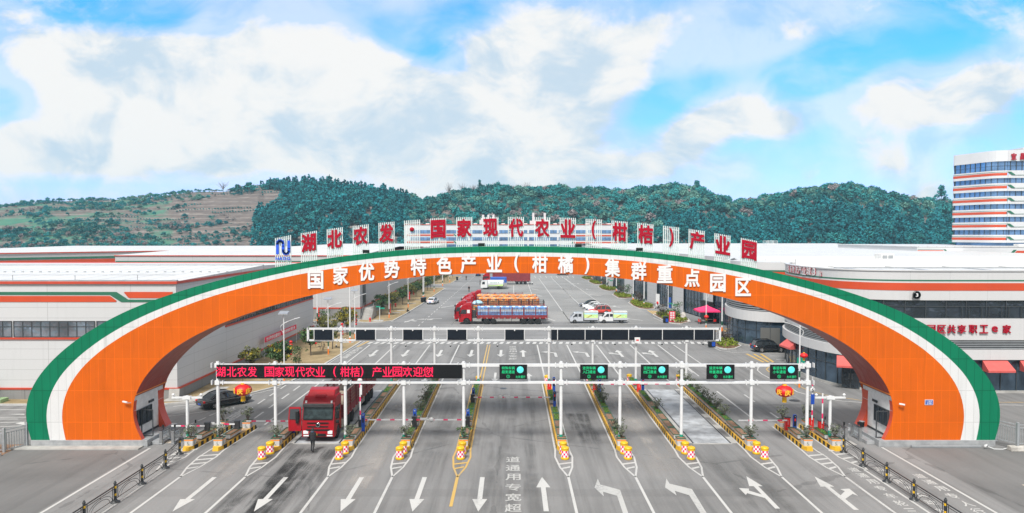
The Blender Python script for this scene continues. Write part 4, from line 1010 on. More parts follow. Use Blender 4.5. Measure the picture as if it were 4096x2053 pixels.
for x, k, a, b, n in LN:
    c = PL(x, 1488, YB)
    r = thing('lane_screen', 'small LED lane screen %s reading %s with a round green light' % ('in the middle' if False else n, a + b), 'LED sign', (c.x, YB, c.z), 0, 'green lane screens on the front gantry')
    q = MB(); q.box(-1.03, 1.03, -.06, .08, -.54, .54); q.build('panel', 'led board', r)
    q = MB()
    for row, s in enumerate((a, b)):
        for j, ch in enumerate(s): q.text(ch, (-.74 + j * .245, -.063, .30 - row * .29), (1, 0, 0), (0, 0, 1), (0, -1, 0), .225, .23, .004, 0, .004)
    for j, ch in enumerate('允许通行'): q.text(ch, (.26 + j * .185, -.063, -.36), (1, 0, 0), (0, 0, 1), (0, -1, 0), .165, .2, .004, 0, .004)
    q.text(n, (-.38, -.063, -.33), (1, 0, 0), (0, 0, 1), (0, -1, 0), .25, .25, .004, 0, .008); q.build('lettering', 'led green', r)
    q = MB(); q.lathe((.52, -.063, .17), [(.001, -.006), (.25, -.006), (.25, 0)], 24, 0, 'Y'); q.build('signal_disc', 'led cyan', r)
YR = 71.86
for k, (xa, xb) in enumerate(((1258, 1331), (1424, 1501), (1613, 1690), (1790, 1866), (2021, 2096))):
    a, b = PL(xa, 1340, YR).x, PL(xb, 1340, YR).x
    r = thing('blank_display', '%s from the left of the five separate dark displays on the rear gantry' % NUM[k], 'display', ((a + b) / 2, YR, 5.6), 0, 'separate dark displays on the rear gantry')
    w = (b - a) / 2; q = MB(); q.box(-w, w, -.05, .12, -.52, .52); q.build('panel', 'navy board', r)
    [(lambda q: (q.box(min(s_ * w, s_ * (w + .07)), max(s_ * w, s_ * (w + .07)), -.06, .12, -.54, .54), q.build('side_frame', 'gantry white', r)))(MB()) for s_ in (-1, 1)]
    q = MB(); q.lathe((0, -.12, .46), [(.001, -.05), (.07, -.03), (.07, .04)], 10, 0, 'Y'); q.build('camera', 'white paint', r)
a, b = PL(2205, 1340, YR).x, PL(2862, 1340, YR).x
r = thing('blank_display_board', 'long dark blank display filling the right half of the rear gantry', 'display', ((a + b) / 2, YR, 5.6))
q = MB(); w = (b - a) / 2; q.box(-w, w, -.05, .12, -.53, .52); q.build('panel', 'navy board', r)
for xx in (2230, 2340, 2406, 2514, 2649, 2776, 2854):
    q = MB(); c = PL(xx, 1340, YR).x - (a + b) / 2; q.box(c - .035, c + .035, -.09, -.05, -.53, .53); q.build('joint_strip', 'gantry white', r)
c = PL(2549, 1362, 71.75); r = thing('control_box', 'white control box with a red label on the rear gantry post', 'box', c)
q = MB(); q.box(-.28, .28, -.16, .14, -.3, .3); q.build('cabinet', 'white paint', r, bevel=.02); q = MB(); q.box(-.14, .14, -.165, -.16, -.02, .12); q.build('sticker', 'red box', r)
for k, x in enumerate((1345, 1623, 1802, 1990, 2287, 2460, 2648, 2812)):
    c = PL(x, 1384 if k < 4 else 1377, 71.9); r = thing('dome_camera', 'tiny black dome camera under the lower beam of the rear gantry, %s from the left' % NUM[k], 'camera', c, 0, 'dome cameras under the rear gantry')
    q = MB(); q.lathe((0, 0, -.1), [(.02, 0), (.09, .05), (.09, .14)], 10); q.build('dome', 'black', r); q = MB(); q.cyl((0, 0, .04), (0, 0, .2), .03, None, 6); q.build('stem', 'white paint', r)
# hanging lanterns under the front gantry
def lantern(label, c, s=1., ch='庆'):
    r = thing('red_lantern', label, 'lantern', c, 0, 'big round red lanterns')
    prof = [(.18, -.42)] + [(.62 * math.cos(t), .44 * math.sin(t)) for t in np.linspace(-1.2, 1.2, 13)] + [(.2, .43)]
    q = MB(); vs = []
    n = 40
    q.lathe((0, 0, 0), [(max(.05, a) * s, b * s) for a, b in prof], n)
    q.v = [((x * (1 + .03 * math.cos(math.atan2(y, x) * 20))), (y * (1 + .03 * math.cos(math.atan2(y, x) * 20))), z) for x, y, z in q.v]
    q.build('shade', 'lantern red', r)
    q = MB(); q.lathe((0, 0, .41 * s), [(.16 * s, 0), (.16 * s, .13 * s)], 14); q.lathe((0, 0, -.52 * s), [(.15 * s, 0), (.15 * s, .12 * s)], 14); q.build('rim', 'gold', r)
    q = MB()
    for k in range(14):
        a = k * 6.283 / 14; q.beam((math.cos(a) * .13 * s, math.sin(a) * .13 * s, -.50 * s), (math.cos(a) * .14 * s, math.sin(a) * .14 * s, -.84 * s), .05 * s, .02 * s)
    q.build('tassel', 'barrel yellow', r)
    q = MB()
    for a in (0, -1.0, 1.0) if s == 1 else (): 
        d = Vector((math.sin(a), -math.cos(a), 0)); rt = Vector((math.cos(a), math.sin(a), 0)); q.text(ch, d * .61 * s, rt, (0, 0, 1), d, .44 * s, .44 * s, .03, 0, .04)
    (q.build('character', 'gold', r) if s == 1 else None); q = MB(); q.cyl((0, 0, .5 * s), (0, 0, 1.0 * s), .015, None, 6); q.build('cord', 'dark metal', r)
c = PL(972, 1560, 51.8); lantern('red lantern with gold characters hanging under the front gantry above the black saloon', (c.x, c.y, c.z))
c = PL(3138, 1565, 51.8); lantern('red lantern with gold characters hanging under the right end of the front gantry', (c.x, c.y, c.z))
for s in (-1, 1):
    x = -24.55 if s < 0 else 24.05; yb = 52.2
    r = thing('camera_mast', 'white T-shaped camera mast on the %s traffic island' % ('leftmost' if s < 0 else 'rightmost'), 'mast', (x, yb, .28))
    q = MB(); q.cyl((0, 0, 0), (0, 0, 3.55), .12, .11, 12, 0); q.cyl((0, 0, .5), (0, 0, .9), .125, None, 12, 1, False); q.build('post', ['gantry white', 'sign green'], r)
    q = MB(); q.beam((-1.15, 0, 3.4), (1.15, 0, 3.4), .12, .13); q.box(-.3, .3, -.15, .15, 3.28, 3.5); q.build('crossarm', 'gantry white', r)
    for xx in (-1.05, 1.05):
        q = MB(); q.lathe((xx, 0, 3.47), [(.05, 0), (.05, .06), (.10, .09), (.11, .16), (.06, .23), (.01, .24)], 12); q.build('dome_camera', 'white paint', r)

# ================================================================== buildings
def offset_poly(pts, d):
    P_ = [Vector((p[0], p[1])) for p in pts]; out = []
    for i in range(len(P_)):
        a = P_[max(i - 1, 0)]; b = P_[min(i + 1, len(P_) - 1)]; t = (b - a).normalized(); out.append(P_[i] + Vector((t.y, -t.x)) * d)
    return out
def ring(q, pts, z0, z1, off=0., m=0, back=-.3):
    o = offset_poly(pts, off); b = offset_poly(pts, back)
    q.ribbon([(*p, z0) for p in o], [(*p, z1) for p in o], m); q.ribbon([(*p, z1) for p in o], [(*p, z1) for p in b], m); q.ribbon([(*p, z0) for p in b], [(*p, z0) for p in o], m)
def roof_slab(q, pts, z, m=0): q.poly([(p[0], p[1], z) for p in pts], m)
def stripes(q, x0, x1, y, z, kind=0):
    """orange and green swoosh on a wall facing -y; z = bottom of the 1 m band"""
    pass
def stripe_part(b, segs, y, d=.03):
    g_ = MB(); o_ = MB()
    for pts, col in segs: (o_ if col == 'o' else g_).prism([(x, y, z) for x, z in pts], (0, d, 0))
    if o_.v: o_.build('orange_stripe', 'stripe orange', b)
    if g_.v: g_.build('green_stripe', 'stripe green', b)
# --- left warehouse A
b = thing('warehouse', 'grey panelled warehouse at the front left with a band of windows', 'warehouse')
q = MB(); q.box(-110, -32.3, 66.7, 112.6, 1.08, 11.3, 0)
q.build('wall', ['wall panel'], b)
MAT['wall panel'].node_tree  # same sheet on both faces
q = MB(); q.box(-110.1, -32.2, 66.6, 112.7, 0, 1.05); q.build('plinth', 'plinth concrete', b)
q = MB(); q.box(-110.1, -32.15, 66.55, 112.75, 1.05, 1.22); q.box(-110.1, -32.12, 66.52, 112.78, 11.25, 11.5); q.build('orange_trim', 'fascia orange', b)
q = MB(); q.poly([(-110, 66.6, 11.5), (-32.2, 66.6, 11.5), (-32.2, 90, 12.0), (-110, 90, 12.0)]); q.poly([(-110, 90, 12.0), (-32.2, 90, 12.0), (-32.2, 112.7, 11.4), (-110, 112.7, 11.4)])
q.poly([(-32.2, 66.6, 11.5), (-32.2, 112.7, 11.4), (-32.2, 90, 12.0)]); q.build('roof', 'roof sheet', b)
q = MB()
for k in range(78): x_ = -109 + k * 1.0; q.box(x_ - .12, x_ + .12, 78.0, 78.12, 11.72, 11.86)
q.box(-110, -32.2, 89.85, 90.15, 11.98, 12.1); q.box(-110, -32.2, 66.62, 67.0, 11.48, 11.62); q.build('roof_ridge', 'grey metal', b)
q = MB()
for k in range(13): q.cyl((-108 + k * 6, 66.75, 11.5), (-108 + k * 6, 66.75, 12.1), .03, None, 5)
q.beam((-110, 66.75, 12.1), (-32.3, 66.75, 12.1), .03, .03); q.build('roof_safety_line', 'grey metal', b)
y = 66.7
zs = lambda yz: 16 - (900 + yz / 2.151 - 938) / 41.7
xs = lambda xz: PL(xz / 2.151, 1100, 66.7).x
Zg0, Zg1, Zo0, Zo1 = zs(603), zs(577), zs(664), zs(612)
stripe_part(b, [([(-110, Zg0), (xs(945), Zg0), (xs(1040), zs(665)), (-32.6, zs(665)), (-32.6, zs(643)), (xs(1100), zs(643)), (xs(1000), Zg1), (-110, Zg1)], 'g'),
                ([(-110, Zo0), (xs(995), Zo0), (xs(1000), Zo0 + .12), (xs(950), Zo1 - .05), (xs(940), Zo1), (-110, Zo1)], 'o'), ([(xs(1065), Zg1 - .05), (xs(1075), Zg1), (-32.6, Zg1), (-32.6, zs(630)), (xs(1110), zs(630)), (xs(1100), zs(625))], 'o')], 66.66)
wz0, wz1 = zs(968), zs(828)
q = MB(); q.box(-110, xs(905) + .6, 66.58, 66.72, wz0 - .22, wz0 - .04); q.box(-32.38, -32.18, 78, 112.4, 5.55, 5.75); q.build('sill_band', 'fascia orange', b)
def window_run(b, x0, x1, y, z0, z1, n, mats=('window glass', 'window frame'), axis='x', tr=.35, name='window'):
    q = MB(); w = (x1 - x0) / n
    def bx(u0, u1, d0, d1, a0, a1, m):
        if axis == 'x': q.box(u0, u1, y + d0, y + d1, a0, a1, m)
        else: q.box(y - d1, y - d0, u0, u1, a0, a1, m)
    bx(x0, x1, -.03, .05, z0, z1, 0)
    for k in range(n + 1): bx(x0 + k * w - .035, x0 + k * w + .035, -.07, -.03, z0, z1, 1)
    for z in (z0, z1 - .06): bx(x0, x1, -.065, -.03, z, z + .06, 1)
    if tr: zz = z1 - (z1 - z0) * tr; bx(x0, x1, -.066, -.03, zz - .03, zz + .03, 1)
    return q.build(name, list(mats), b)
x = xs(818)
while x > -108:
    window_run(b, x - 7.9, x - .1, y, wz0, wz1, 9); x -= 8.0
window_run(b, xs(818) + .1, xs(905) + 2, y, wz0, wz1, 4)
for k in range(8): window_run(b, 78.2 + k * 4.25, 78.2 + k * 4.25 + 4.15, -32.28, 5.75, 7.25, 5, ('dark glass', 'window frame'), 'y', 0)
# --- warehouse B behind
b = thing('warehouse', 'grey warehouse with an entrance canopy and steps, second along the left side of the road', 'warehouse')
q = MB(); q.box(-74, -28.4, 129.6, 222, 2.2, 12.0); q.build('wall', 'side panel', b)
q = MB(); q.box(-74.1, -28.3, 129.5, 222.1, 0, 2.1); q.build('plinth', 'plinth concrete', b); q = MB(); q.box(-74.1, -28.27, 129.45, 222.1, 2.1, 2.35); q.box(-74.1, -28.25, 129.45, 222.1, 11.95, 12.12); q.build('orange_trim', 'fascia orange', b)
q = MB(); q.poly([(-74, 129.5, 12.12), (-28.3, 129.5, 12.12), (-28.3, 175, 13.0), (-74, 175, 13.0)]); q.poly([(-74, 175, 13.0), (-28.3, 175, 13.0), (-28.3, 222, 12.1), (-74, 222, 12.1)]); q.build('roof', 'roof sheet', b)
zz = lambda yz: 16 - (900 + yz / 2.151 - 938) * 129.6 / 2782
stripe_part(b, [([(-73.9, zz(322)), (-28.5, zz(322)), (-28.5, zz(310)), (-73.9, zz(310))], 'g'), ([(-73.9, zz(350)), (-28.5, zz(350)), (-28.5, zz(330)), (-73.9, zz(330))], 'o')], 129.55)
q = MB(); q.box(-28.4, -24.9, 131.5, 134.2, 8.6, 8.9); q.build('canopy', 'white paint', b); q = MB(); q.box(-28.42, -28.3, 132, 134.4, 2.3, 6.4); q.build('door', 'dark metal', b)
q = MB(); q.box(-28.3, -26.6, 131.3, 136, 0, 2.1); n = 8
for k in range(n): q.box(-28.0, -26.2, 131.3 - .3 * (n - k), 131.3 - .3 * (n - k - 1), 0, 2.1 * (k + .5) / n)
q.build('steps', 'concrete', b); q = MB()
for x_ in (-28.0, -26.2): q.beam((x_, 128.9, .9), (x_, 131.3, 3.0), .05, .05); q.beam((x_, 131.3, 3.0), (x_, 136, 3.0), .05, .05); q.beam((x_, 128.9, .1), (x_, 128.9, .9), .05, .05); q.beam((x_, 131.3, 2.0), (x_, 131.3, 3.0), .05, .05)
q.build('handrail', 'steel', b)
# --- warehouse C, turned
b = thing('warehouse', 'distant warehouse at an angle on the far left under a white roof', 'warehouse')
pts = [(-150, 140), (-121.6, 165), (-88.2, 194), (-88.2, 270), (-170, 270)]
q = MB(); q.ribbon([(*p, 0) for p in pts + pts[:1]], [(*p, 11.55) for p in pts + pts[:1]]); q.build('wall', 'side panel', b); q = MB(); q.poly([(p[0], p[1], 11.6) for p in pts]); q.build('roof', 'roof sheet', b)
dn = Vector((33.4, 29)).normalized()
def cband(z0, z1, name, m):
    q = MB(); A = Vector((-150, 140)); Bq = Vector((-88.3, 193.9)); n_ = Vector((dn.y, -dn.x)) * .1
    q.ribbon([(*(A + n_), z0), (*(Bq + n_), z0)], [(*(A + n_), z1), (*(Bq + n_), z1)]); q.ribbon([(*(A + n_), z1), (*(Bq + n_), z1)], [(*A, z1), (*Bq, z1)]); q.build(name, m, b)
cband(9.95, 10.4, 'green_stripe', 'stripe green'); cband(8.6, 9.7, 'orange_stripe', 'stripe orange'); cband(11.35, 11.62, 'orange_trim', 'fascia orange')
q = MB()
for k, ch in enumerate('农发万吨冷链'):
    t_ = .713 + k * .0092; p = Vector((-150, 140)) + Vector((61.7, 53.9)) * t_; n_ = Vector((dn.y, -dn.x, 0)); q = MB(); q.text(ch, (p.x + n_.x * .1, p.y + n_.y * .1, 8.25), (dn.x, dn.y, 0), (0, 0, 1), n_, .68, 1.05, .1, 0, .02); q.build('letter', 'letter red', b)
b = thing('warehouse', 'low white-roofed shed far left against the foot of the hill', 'warehouse')
q = MB(); q.box(-190, -60, 255, 330, 0, 9.2); q.build('wall', 'side panel', b); q = MB(); q.poly([(-190, 254.8, 9.3), (-60, 254.8, 9.3), (-60, 330, 9.9), (-190, 330, 9.9)]); q.build('roof', 'roof sheet', b)
b = thing('warehouse', 'third grey warehouse along the left of the road beyond the side street', 'warehouse')
q = MB(); q.box(-74, -28, 234, 300, 0, 11.6); q.build('wall', 'side panel', b); q = MB(); q.box(-74.2, -27.8, 233.8, 300.2, 11.6, 12.0); q.build('roof', 'roof sheet', b)

# --- right: building 3
S_PTS = [(36, 90), (34.4, 87.5), (33.5, 84), (33.1, 80), (33.25, 77), (33.9, 74), (35.2, 71.8), (37.2, 70.5), (40, 69.9), (45, 69.75), (52, 69.7), (100, 69.7)]
def smooth_plan(p, n=3):
    for _ in range(n):
        o = [p[0]]
        for a, b in zip(p[:-1], p[1:]):
            o += [(a[0] * .75 + b[0] * .25, a[1] * .75 + b[1] * .25), (a[0] * .25 + b[0] * .75, a[1] * .25 + b[1] * .75)]
        p = o + [p[-1]]
    return p
PB3 = smooth_plan(S_PTS, 2)
b = thing('commercial_building', 'rounded grey commercial building number 3 on the right with a glass ground floor', 'building')
q = MB()
for z0, z1, off in ((9.38, 10.36, .12), (11.12, 11.3, .12), (11.44, 12.3, .12), (5.38, 7.55, .12), (3.42, 4.42, .35)): ring(q, PB3, z0, z1, off)
ring(q, PB3, 12.3, 12.42, .22); q.build('wall', 'clad panel', b)
q = MB(); ring(q, PB3, 10.36, 11.12, .15); q.build('orange_stripe', 'stripe orange', b); q = MB(); ring(q, PB3, 11.3, 11.44, .14); q.build('green_stripe', 'stripe green', b)
q = MB(); ring(q, PB3, 7.55, 9.38, -.05, 0); q.build('window_band', 'dark glass', b)
q = MB(); ring(q, PB3, .25, 3.42, -.05, 0); q.build('shop_front', 'shop glass', b)
q = MB(); ring(q, PB3, 0, .25, .05); q.build('plinth', 'concrete', b)
q = MB()
for k in range(5): ring(q, PB3, 4.5 + k * .18, 4.57 + k * .18, .1, 0, .02)
q.build('louvre', 'grey metal', b); q = MB(); ring(q, PB3, 4.42, 5.38, -.25); q.build('recess', 'black', b)
def mullions(pts, z0, z1, step, off=0., w=.06, trans=(), dense=()):
    q = MB(); P_ = offset_poly(pts, off); acc_ = 0
    for a, c in zip(P_[:-1], P_[1:]):
        d = c - a; ln = d.length; t = -acc_
        while True:
            t += step
            if t > ln: acc_ = (ln - (t - step)); break
            p = a + d * (t / ln); q.box(p.x - w / 2, p.x + w / 2, p.y - w / 2, p.y + w / 2, z0, z1)
    for z in trans: ring(q, pts, z - .03, z + .03, off + .02, 0, off - .05)
    return q
mullions(PB3, 7.55, 9.38, 2.0, .0, .07, (8.75, 7.58, 9.35)).build('window_frame', 'window frame', b); mullions(PB3, .25, 3.42, 1.6, .0, .06, (2.3,)).build('shop_front_frame', 'window frame', b)
q = MB()
for k in range(6):
    x_ = 46.6 + k * 2.0 - 2; q.box(x_ + .55, x_ + .6, 69.6, 69.68, 7.6, 8.72); q.box(x_ + 1.25, x_ + 1.3, 69.6, 69.68, 7.6, 8.72)
q.build('window_vent', 'window frame', b)
q = MB(); P_ = offset_poly(PB3, -.6); q.poly([(p.x, p.y, 11.9) for p in P_] + [(100, 92, 11.9), (40, 92, 11.9)]); q.build('roof', 'roof sheet', b)
q = MB()
for x_ in np.arange(40, 99, 7.2): q.box(x_, x_ + .3, 72, 90, 11.9, 11.98)
for y_ in (76, 84): q.box(39, 100, y_, y_ + .25, 11.9, 12.05)
q.build('roof_duct', 'grey metal', b)
q = MB(); q.ribbon([(*p, 11.9) for p in offset_poly(PB3, -.28)], [(*p, 12.4) for p in offset_poly(PB3, -.28)]); q.box(36, 100, 88.0, 88.4, 11.9, 12.9)
q.build('parapet_inside', 'white plaster', b)
q = MB()
for k, ch in enumerate('园区共享职工e家'):
    c = PL(3072 + [1405, 1495, 1580, 1668, 1765, 1858, 1952, 2055][k] / 2.151, 800 + 1112 / 2.151, 69.5); q = MB(); q.text(ch, (c.x, 69.56, c.z), (1, 0, 0), (0, 0, 1), (0, -1, 0), .58 if ch == 'e' else .82, .60 if ch == 'e' else .86, .12, 0, .016); q.build('letter', 'letter red', b)
q = MB()
PO = offset_poly(PB3, .16); cum = [0]
for a, c in zip(PO[:-1], PO[1:]): cum.append(cum[-1] + (c - a).length)
def on_curve(d):
    for i in range(len(PO) - 1):
        if cum[i + 1] >= d: t = (d - cum[i]) / (cum[i + 1] - cum[i]); return PO[i].lerp(PO[i + 1], t), (PO[i + 1] - PO[i]).normalized()
for k, ch in enumerate('电商物流产业城3栋'):
    d0 = 7.0 + k * 1.05; p, t_ = on_curve(d0); sz = .92 if k < 7 else .8 if k == 7 else .5; q.text(ch, (p.x, p.y, 11.9 if k < 8 else 11.7), (t_.x, t_.y, 0), (0, 0, 1), (t_.y, -t_.x, 0), sz if k != 7 else .5, sz, .08, 0, .02, 1)
q.build('rooftop_lettering', ['letter white', 'letter red'], b, label='white lettering with red sides on the rounded corner')
c = PL(3072 + 1280 / 2.151, 800 + 818 / 2.151, 69.5); q = MB(); q.lathe((c.x, 69.52, c.z), [(.001, -.06), (.40, -.06), (.40, .05)], 28, 0, 'Y'); q.lathe((c.x, 69.52, c.z), [(.30, -.07), (.335, -.07)], 28, 1, 'Y')
q.text('3', (c.x, 69.455, c.z), (1, 0, 0), (0, 0, 1), (0, -1, 0), .24, .36, .02, 1, .03); q.build('number_disc', ['dark metal', 'white paint'], b)
def awning(label, c, w, rz=0):
    r = thing('red_awning', label, 'awning', c, rz, 'red awnings over the shop doors'); q = MB()
    q.add([(-w / 2, 0, 0), (w / 2, 0, 0), (w / 2 + .1, -1.1, -.85), (-w / 2 - .1, -1.1, -.85), (w / 2 + .1, -1.1, -1.05), (-w / 2 - .1, -1.1, -1.05), (-w / 2, 0, -1.05), (w / 2, 0, -1.05)], [(3, 2, 1, 0), (5, 4, 2, 3), (0, 6, 5, 3), (1, 2, 4, 7)]); q.build('canopy', 'awning red', r)
    q = MB()
    for s in (-1, 1): q.beam((s * w / 2, 0, -1.0), (s * w / 2, -1.05, -.98), .03, .03)
    q.build('frame', 'grey metal', r)
c = PL(3985, 1443, 69.3); awning('red awning on the glass shop front to the right of the arch leg', (c.x, 69.5, c.z), 2.5)
c = PL(4135, 1443, 69.3); awning('red awning cut by the right edge of the picture', (c.x, 69.5, c.z), 2.5)
c = PL(3395, 1425, 71.2); awning('red awning half hidden behind the right arch leg', (c.x + .2, 71.2, c.z), 2.6, -.35)
p_ = G(3172, 1420); awning('red awning on the far side of the rounded building near the black SUV', (33.4, 82.2, 3.6), 2.4, -1.5)
for nm, x, y, w, rz in (('double_door', 35.15, 71.75, 1.7, -.55), ('double_door', 46.6, 69.55, 1.6, 0)):
    q = MB(); q.box(-w / 2, w / 2, -.06, .02, .1, 2.6, 1); q.box(-w / 2, w / 2, -.1, -.06, 2.5, 2.62, 0)
    for x_ in (-w / 2, -.05, w / 2 - .1): q.box(x_, x_ + .1, -.1, -.06, .1, 2.6, 0)
    for x_ in (-.14, .14): q.cyl((x_, -.14, 1.0), (x_, -.14, 1.6), .02, None, 6, 2)
    o = q.build(nm, ['window frame', 'dark glass', 'steel'], b); o.location = (x, y, 0); o.rotation_euler = (0, 0, rz)
mat('double door', (.12, .12, .115), .3)
# --- building 2 with open slatted balcony band
S2 = smooth_plan([(38, 118), (35, 112), (33.4, 108), (32.9, 104), (33.4, 100.3), (35, 98), (38, 97), (42, 96.8), (100, 96.8)], 2)
b = thing('commercial_building', 'curved grey commercial building with dark blue glass behind the black SUV', 'building')
q = MB()
for z0, z1, off in ((3.7, 5.1, .35), (7.0, 10.0, .1), (11.0, 12.1, .12)): ring(q, S2, z0, z1, off)
q.build('wall', 'clad panel', b); q = MB(); ring(q, S2, 10.0, 10.75, .14); q.build('orange_stripe', 'stripe orange', b); q = MB(); ring(q, S2, 10.75, 11.0, .12); q.build('green_stripe', 'stripe green', b)
q = MB(); ring(q, S2, .2, 3.7, -.05); q.build('shop_front', 'shop glass', b); mullions(S2, .2, 3.7, 1.9, 0, .06, (2.4,)).build('shop_front_frame', 'window frame', b)
q = MB()
for k in range(6): ring(q, S2, 5.2 + k * .3, 5.32 + k * .3, .15, 0, .02)
q.build('louvre', 'grey metal', b); q = MB(); ring(q, S2, 5.1, 7.0, -.5); q.build('recess', 'dark metal', b); q = MB(); ring(q, S2, 0, .2, .1); q.build('plinth', 'concrete', b)
q = MB(); P_ = offset_poly(S2, -.3); q.poly([(p.x, p.y, 11.8) for p in P_] + [(100, 126, 11.8), (38, 126, 11.8)]); q.build('roof', 'roof sheet', b)
c = G(3040, 1400); q = MB(); q.box(-1.3, 1.3, -.1, 0, .1, 2.9, 0); q.box(-.04, .04, -.13, -.1, .1, 2.9, 1); o = q.build('double_door', ['double door', 'window frame'], b); o.location = (36.2, 97.15, 0); o.rotation_euler = (0, 0, -.2)
q = MB()
for y_ in (100, 106, 112, 119): q.box(41, 100, y_, y_ + .35, 11.8, 12.02 + (y_ - 100) * .01)
q.build('roof_duct', 'white plaster', b)
q = MB(); q.box(54.7, 56.6, 103, 105, 11.8, 13.1, 0); q.box(54.9, 55.6, 102.96, 103, 12.0, 12.9, 1); q.box(55.75, 56.45, 102.96, 103, 12.0, 12.9, 1); q.build('roof_unit', ['white plaster', 'grey metal'], b)
# --- row along the parking: blocks of blank panels and tall glass
ROW = [(37.4, 119), (36.9, 126), (34.2, 150), (31.2, 187), (27.9, 236)]
b = thing('commercial_building', 'long row of shops facing the car park with tall dark blue glass', 'building')
def rowpt(y): return Vector((np.interp(y, [p[1] for p in ROW], [p[0] for p in ROW]), y))
ysr = [119, 127, 131.5, 142, 148.5, 160, 168, 182, 191, 206, 216, 236]
qg = MB(); qw = MB(); qf = MB()
for k, (a, c) in enumerate(zip(ysr[:-1], ysr[1:])):
    pa, pc = rowpt(a), rowpt(c); pts = [pc, pa]; glass_ = k % 2 == 0
    if glass_: qg = MB(); ring(qg, [(*p,) for p in pts], .2, 8.4, -.3); qg.build('shop_front', 'shop glass', b); qf.merge(mullions([(*p,) for p in pts], .2, 8.4, 1.7, -.24, .07, (3.2, 5.8)))
    else: ring(qw, [(*p,) for p in pts], 0, 8.4, .0, 0, -.6)
ring(qw, [(*rowpt(236),), (*rowpt(119),)], 8.4, 10, .25); ring(qw, [(*rowpt(236),), (*rowpt(119),)], 11, 12, .2)
qo = MB(); ring(qo, [(*rowpt(236),), (*rowpt(119),)], 10, 11, .22)
qw.build('wall', 'wall panel', b); qf.build('shop_front_frame', 'window frame', b); qo.build('orange_stripe', 'stripe orange', b)
q = MB(); q.poly([(*rowpt(236), 11.6), (*rowpt(119), 11.6), (120, 119, 11.6), (120, 236, 11.6)]); q.build('roof', 'roof sheet', b)
q = MB(); q.box(100, 120, 118.9, 236, 0, 11.5); q.build('rear_wall', 'side panel', b)
q = MB(); pa, pc = rowpt(128.5), rowpt(134.5); d = (pc - pa); n_ = Vector((-d.y, d.x)).normalized(); n_ = n_ if n_.x < 0 else -n_
A = [Vector((*(pa + n_ * .5), 8.55)), Vector((*(pc + n_ * .5), 8.55)), Vector((*(pc + n_ * .5), 9.9)), Vector((*(pa + n_ * .5), 9.9))]; q.prism(A, (-n_.x * .1, -n_.y * .1, 0))
for i, ch in enumerate('福家酒'): q.text(ch, Vector((*(pc.lerp(pa, .22 + i * .26) + n_ * .53), 9.2)), (-d.normalized().x, -d.normalized().y, 0), (0, 0, 1), (n_.x, n_.y, 0), .95, .95, .03, 1, .03)
bo = q.build('shop_sign', ['banner red', 'gold'], b)
q = MB(); pa = rowpt(128); q.box(pa.x - .9, pa.x + .1, 126.8, 131.2, .1, 3.6, 0)
q.build('shop_entrance', ['black'], b)
# more roofs to the north
b = thing('commercial_building', 'long white-roofed hall beyond the shops on the right with a roof hatch', 'building')
q = MB(); q.box(31, 130, 245, 320, 0, 11.2); q.build('wall', 'side panel', b); q = MB(); q.poly([(30.8, 244.8, 11.3), (130, 244.8, 11.3), (130, 280, 12.4), (30.8, 280, 12.4)]); q.poly([(30.8, 280, 12.4), (130, 280, 12.4), (130, 320, 11.3), (30.8, 320, 11.3)]); q.build('roof', 'roof sheet', b)
q = MB()
for z in (12.4, 12.8, 13.2, 13.6):
    q.beam((96, 262, z), (100, 262, z), .08, .08); q.beam((96, 266, z), (100, 266, z), .08, .08); q.beam((96, 262, z), (96, 266, z), .08, .08)
for x_ in (96, 98, 100): q.beam((x_, 262, 12), (x_, 262, 13.6), .08, .08); q.beam((x_, 266, 12), (x_, 266, 13.6), .08, .08)
q.build('roof_railing', 'white paint', b)
# --- tower and podium
b = thing('office_tower', 'tall white office tower with orange floor bands and blue ribbon windows at the right edge', 'tower')
PT = [(150, 236)] + smooth_plan([(131.9, 208), (133.5, 202.7), (134.9, 197.6), (136.6, 195.4), (140, 195), (190, 195)], 2)
PTi = next(i for i, p in enumerate(PT) if p[1] < 196 and p[0] > 136.0); PT = PT[:PTi] + [(138.4, 195.02)] + [p for p in PT[PTi:] if p[0] > 138.4]; PTi += 1
zt = lambda y_: 16 + (378 - y_ / 2.583) * .0701
qw, qg, qo, qe, qf = MB(), MB(), MB(), MB(), MB()
ring(qw, PT, zt(222), zt(110), .3); ring(qg, PT, zt(318), zt(222), -.1); qf.merge(mullions(PT, zt(318), zt(222), 1.6, .0, .12, (zt(268),)))
P0 = 3.62
for k in range(6):
    gt = zt(395) - k * P0; gb = gt - 1.42; wt = (zt(318) if k == 0 else gt + 3.62 - 1.42)
    ring(qw, PT, gt, gt + .72, .3); ring(qo, PT[:PTi], gt + .72, gt + 1.42, .33); ring(qw, PT[PTi - 1:], gt + .72, gt + 1.42, .3); ring(qw, PT, gt + 1.42, wt, .3)
    ring(qe, PT[:PTi], gt + 1.62, gt + 1.72, .34)
    if k < 5: ring(qg, PT, gb, gt, -.1); qf.merge(mullions(PT, gb, gt, 1.6, .0, .1))
gt = zt(395) - 5 * P0
ring(qg, PT, gt - 3.2, gt, -.6)
e = offset_poly(PT, .34)[PTi - 1]
for k in range(6):
    gt = zt(395) - k * P0; qe.prism([(e.x, 194.66, gt + 1.72), (e.x + 1.0, 194.66, gt + 1.72), (e.x + 2.3, 194.66, gt + .8), (e.x + 1.3, 194.66, gt + .8)], (0, .05, 0)); qe.box(e.x + 1.8, 189, 194.64, 194.7, gt + .78, gt + .86)
qw.build('wall', 'far white', b); qg.build('ribbon_window', 'tower glass', b); qo.build('orange_stripe', 'stripe orange', b); qe.build('green_stripe', 'stripe green', b); qf.build('window_frame', 'window frame', b)
q = MB(); q.poly([(p[0], p[1], zt(112)) for p in PT] + [(190, 230, zt(112))]); q.build('roof', 'roof sheet', b)
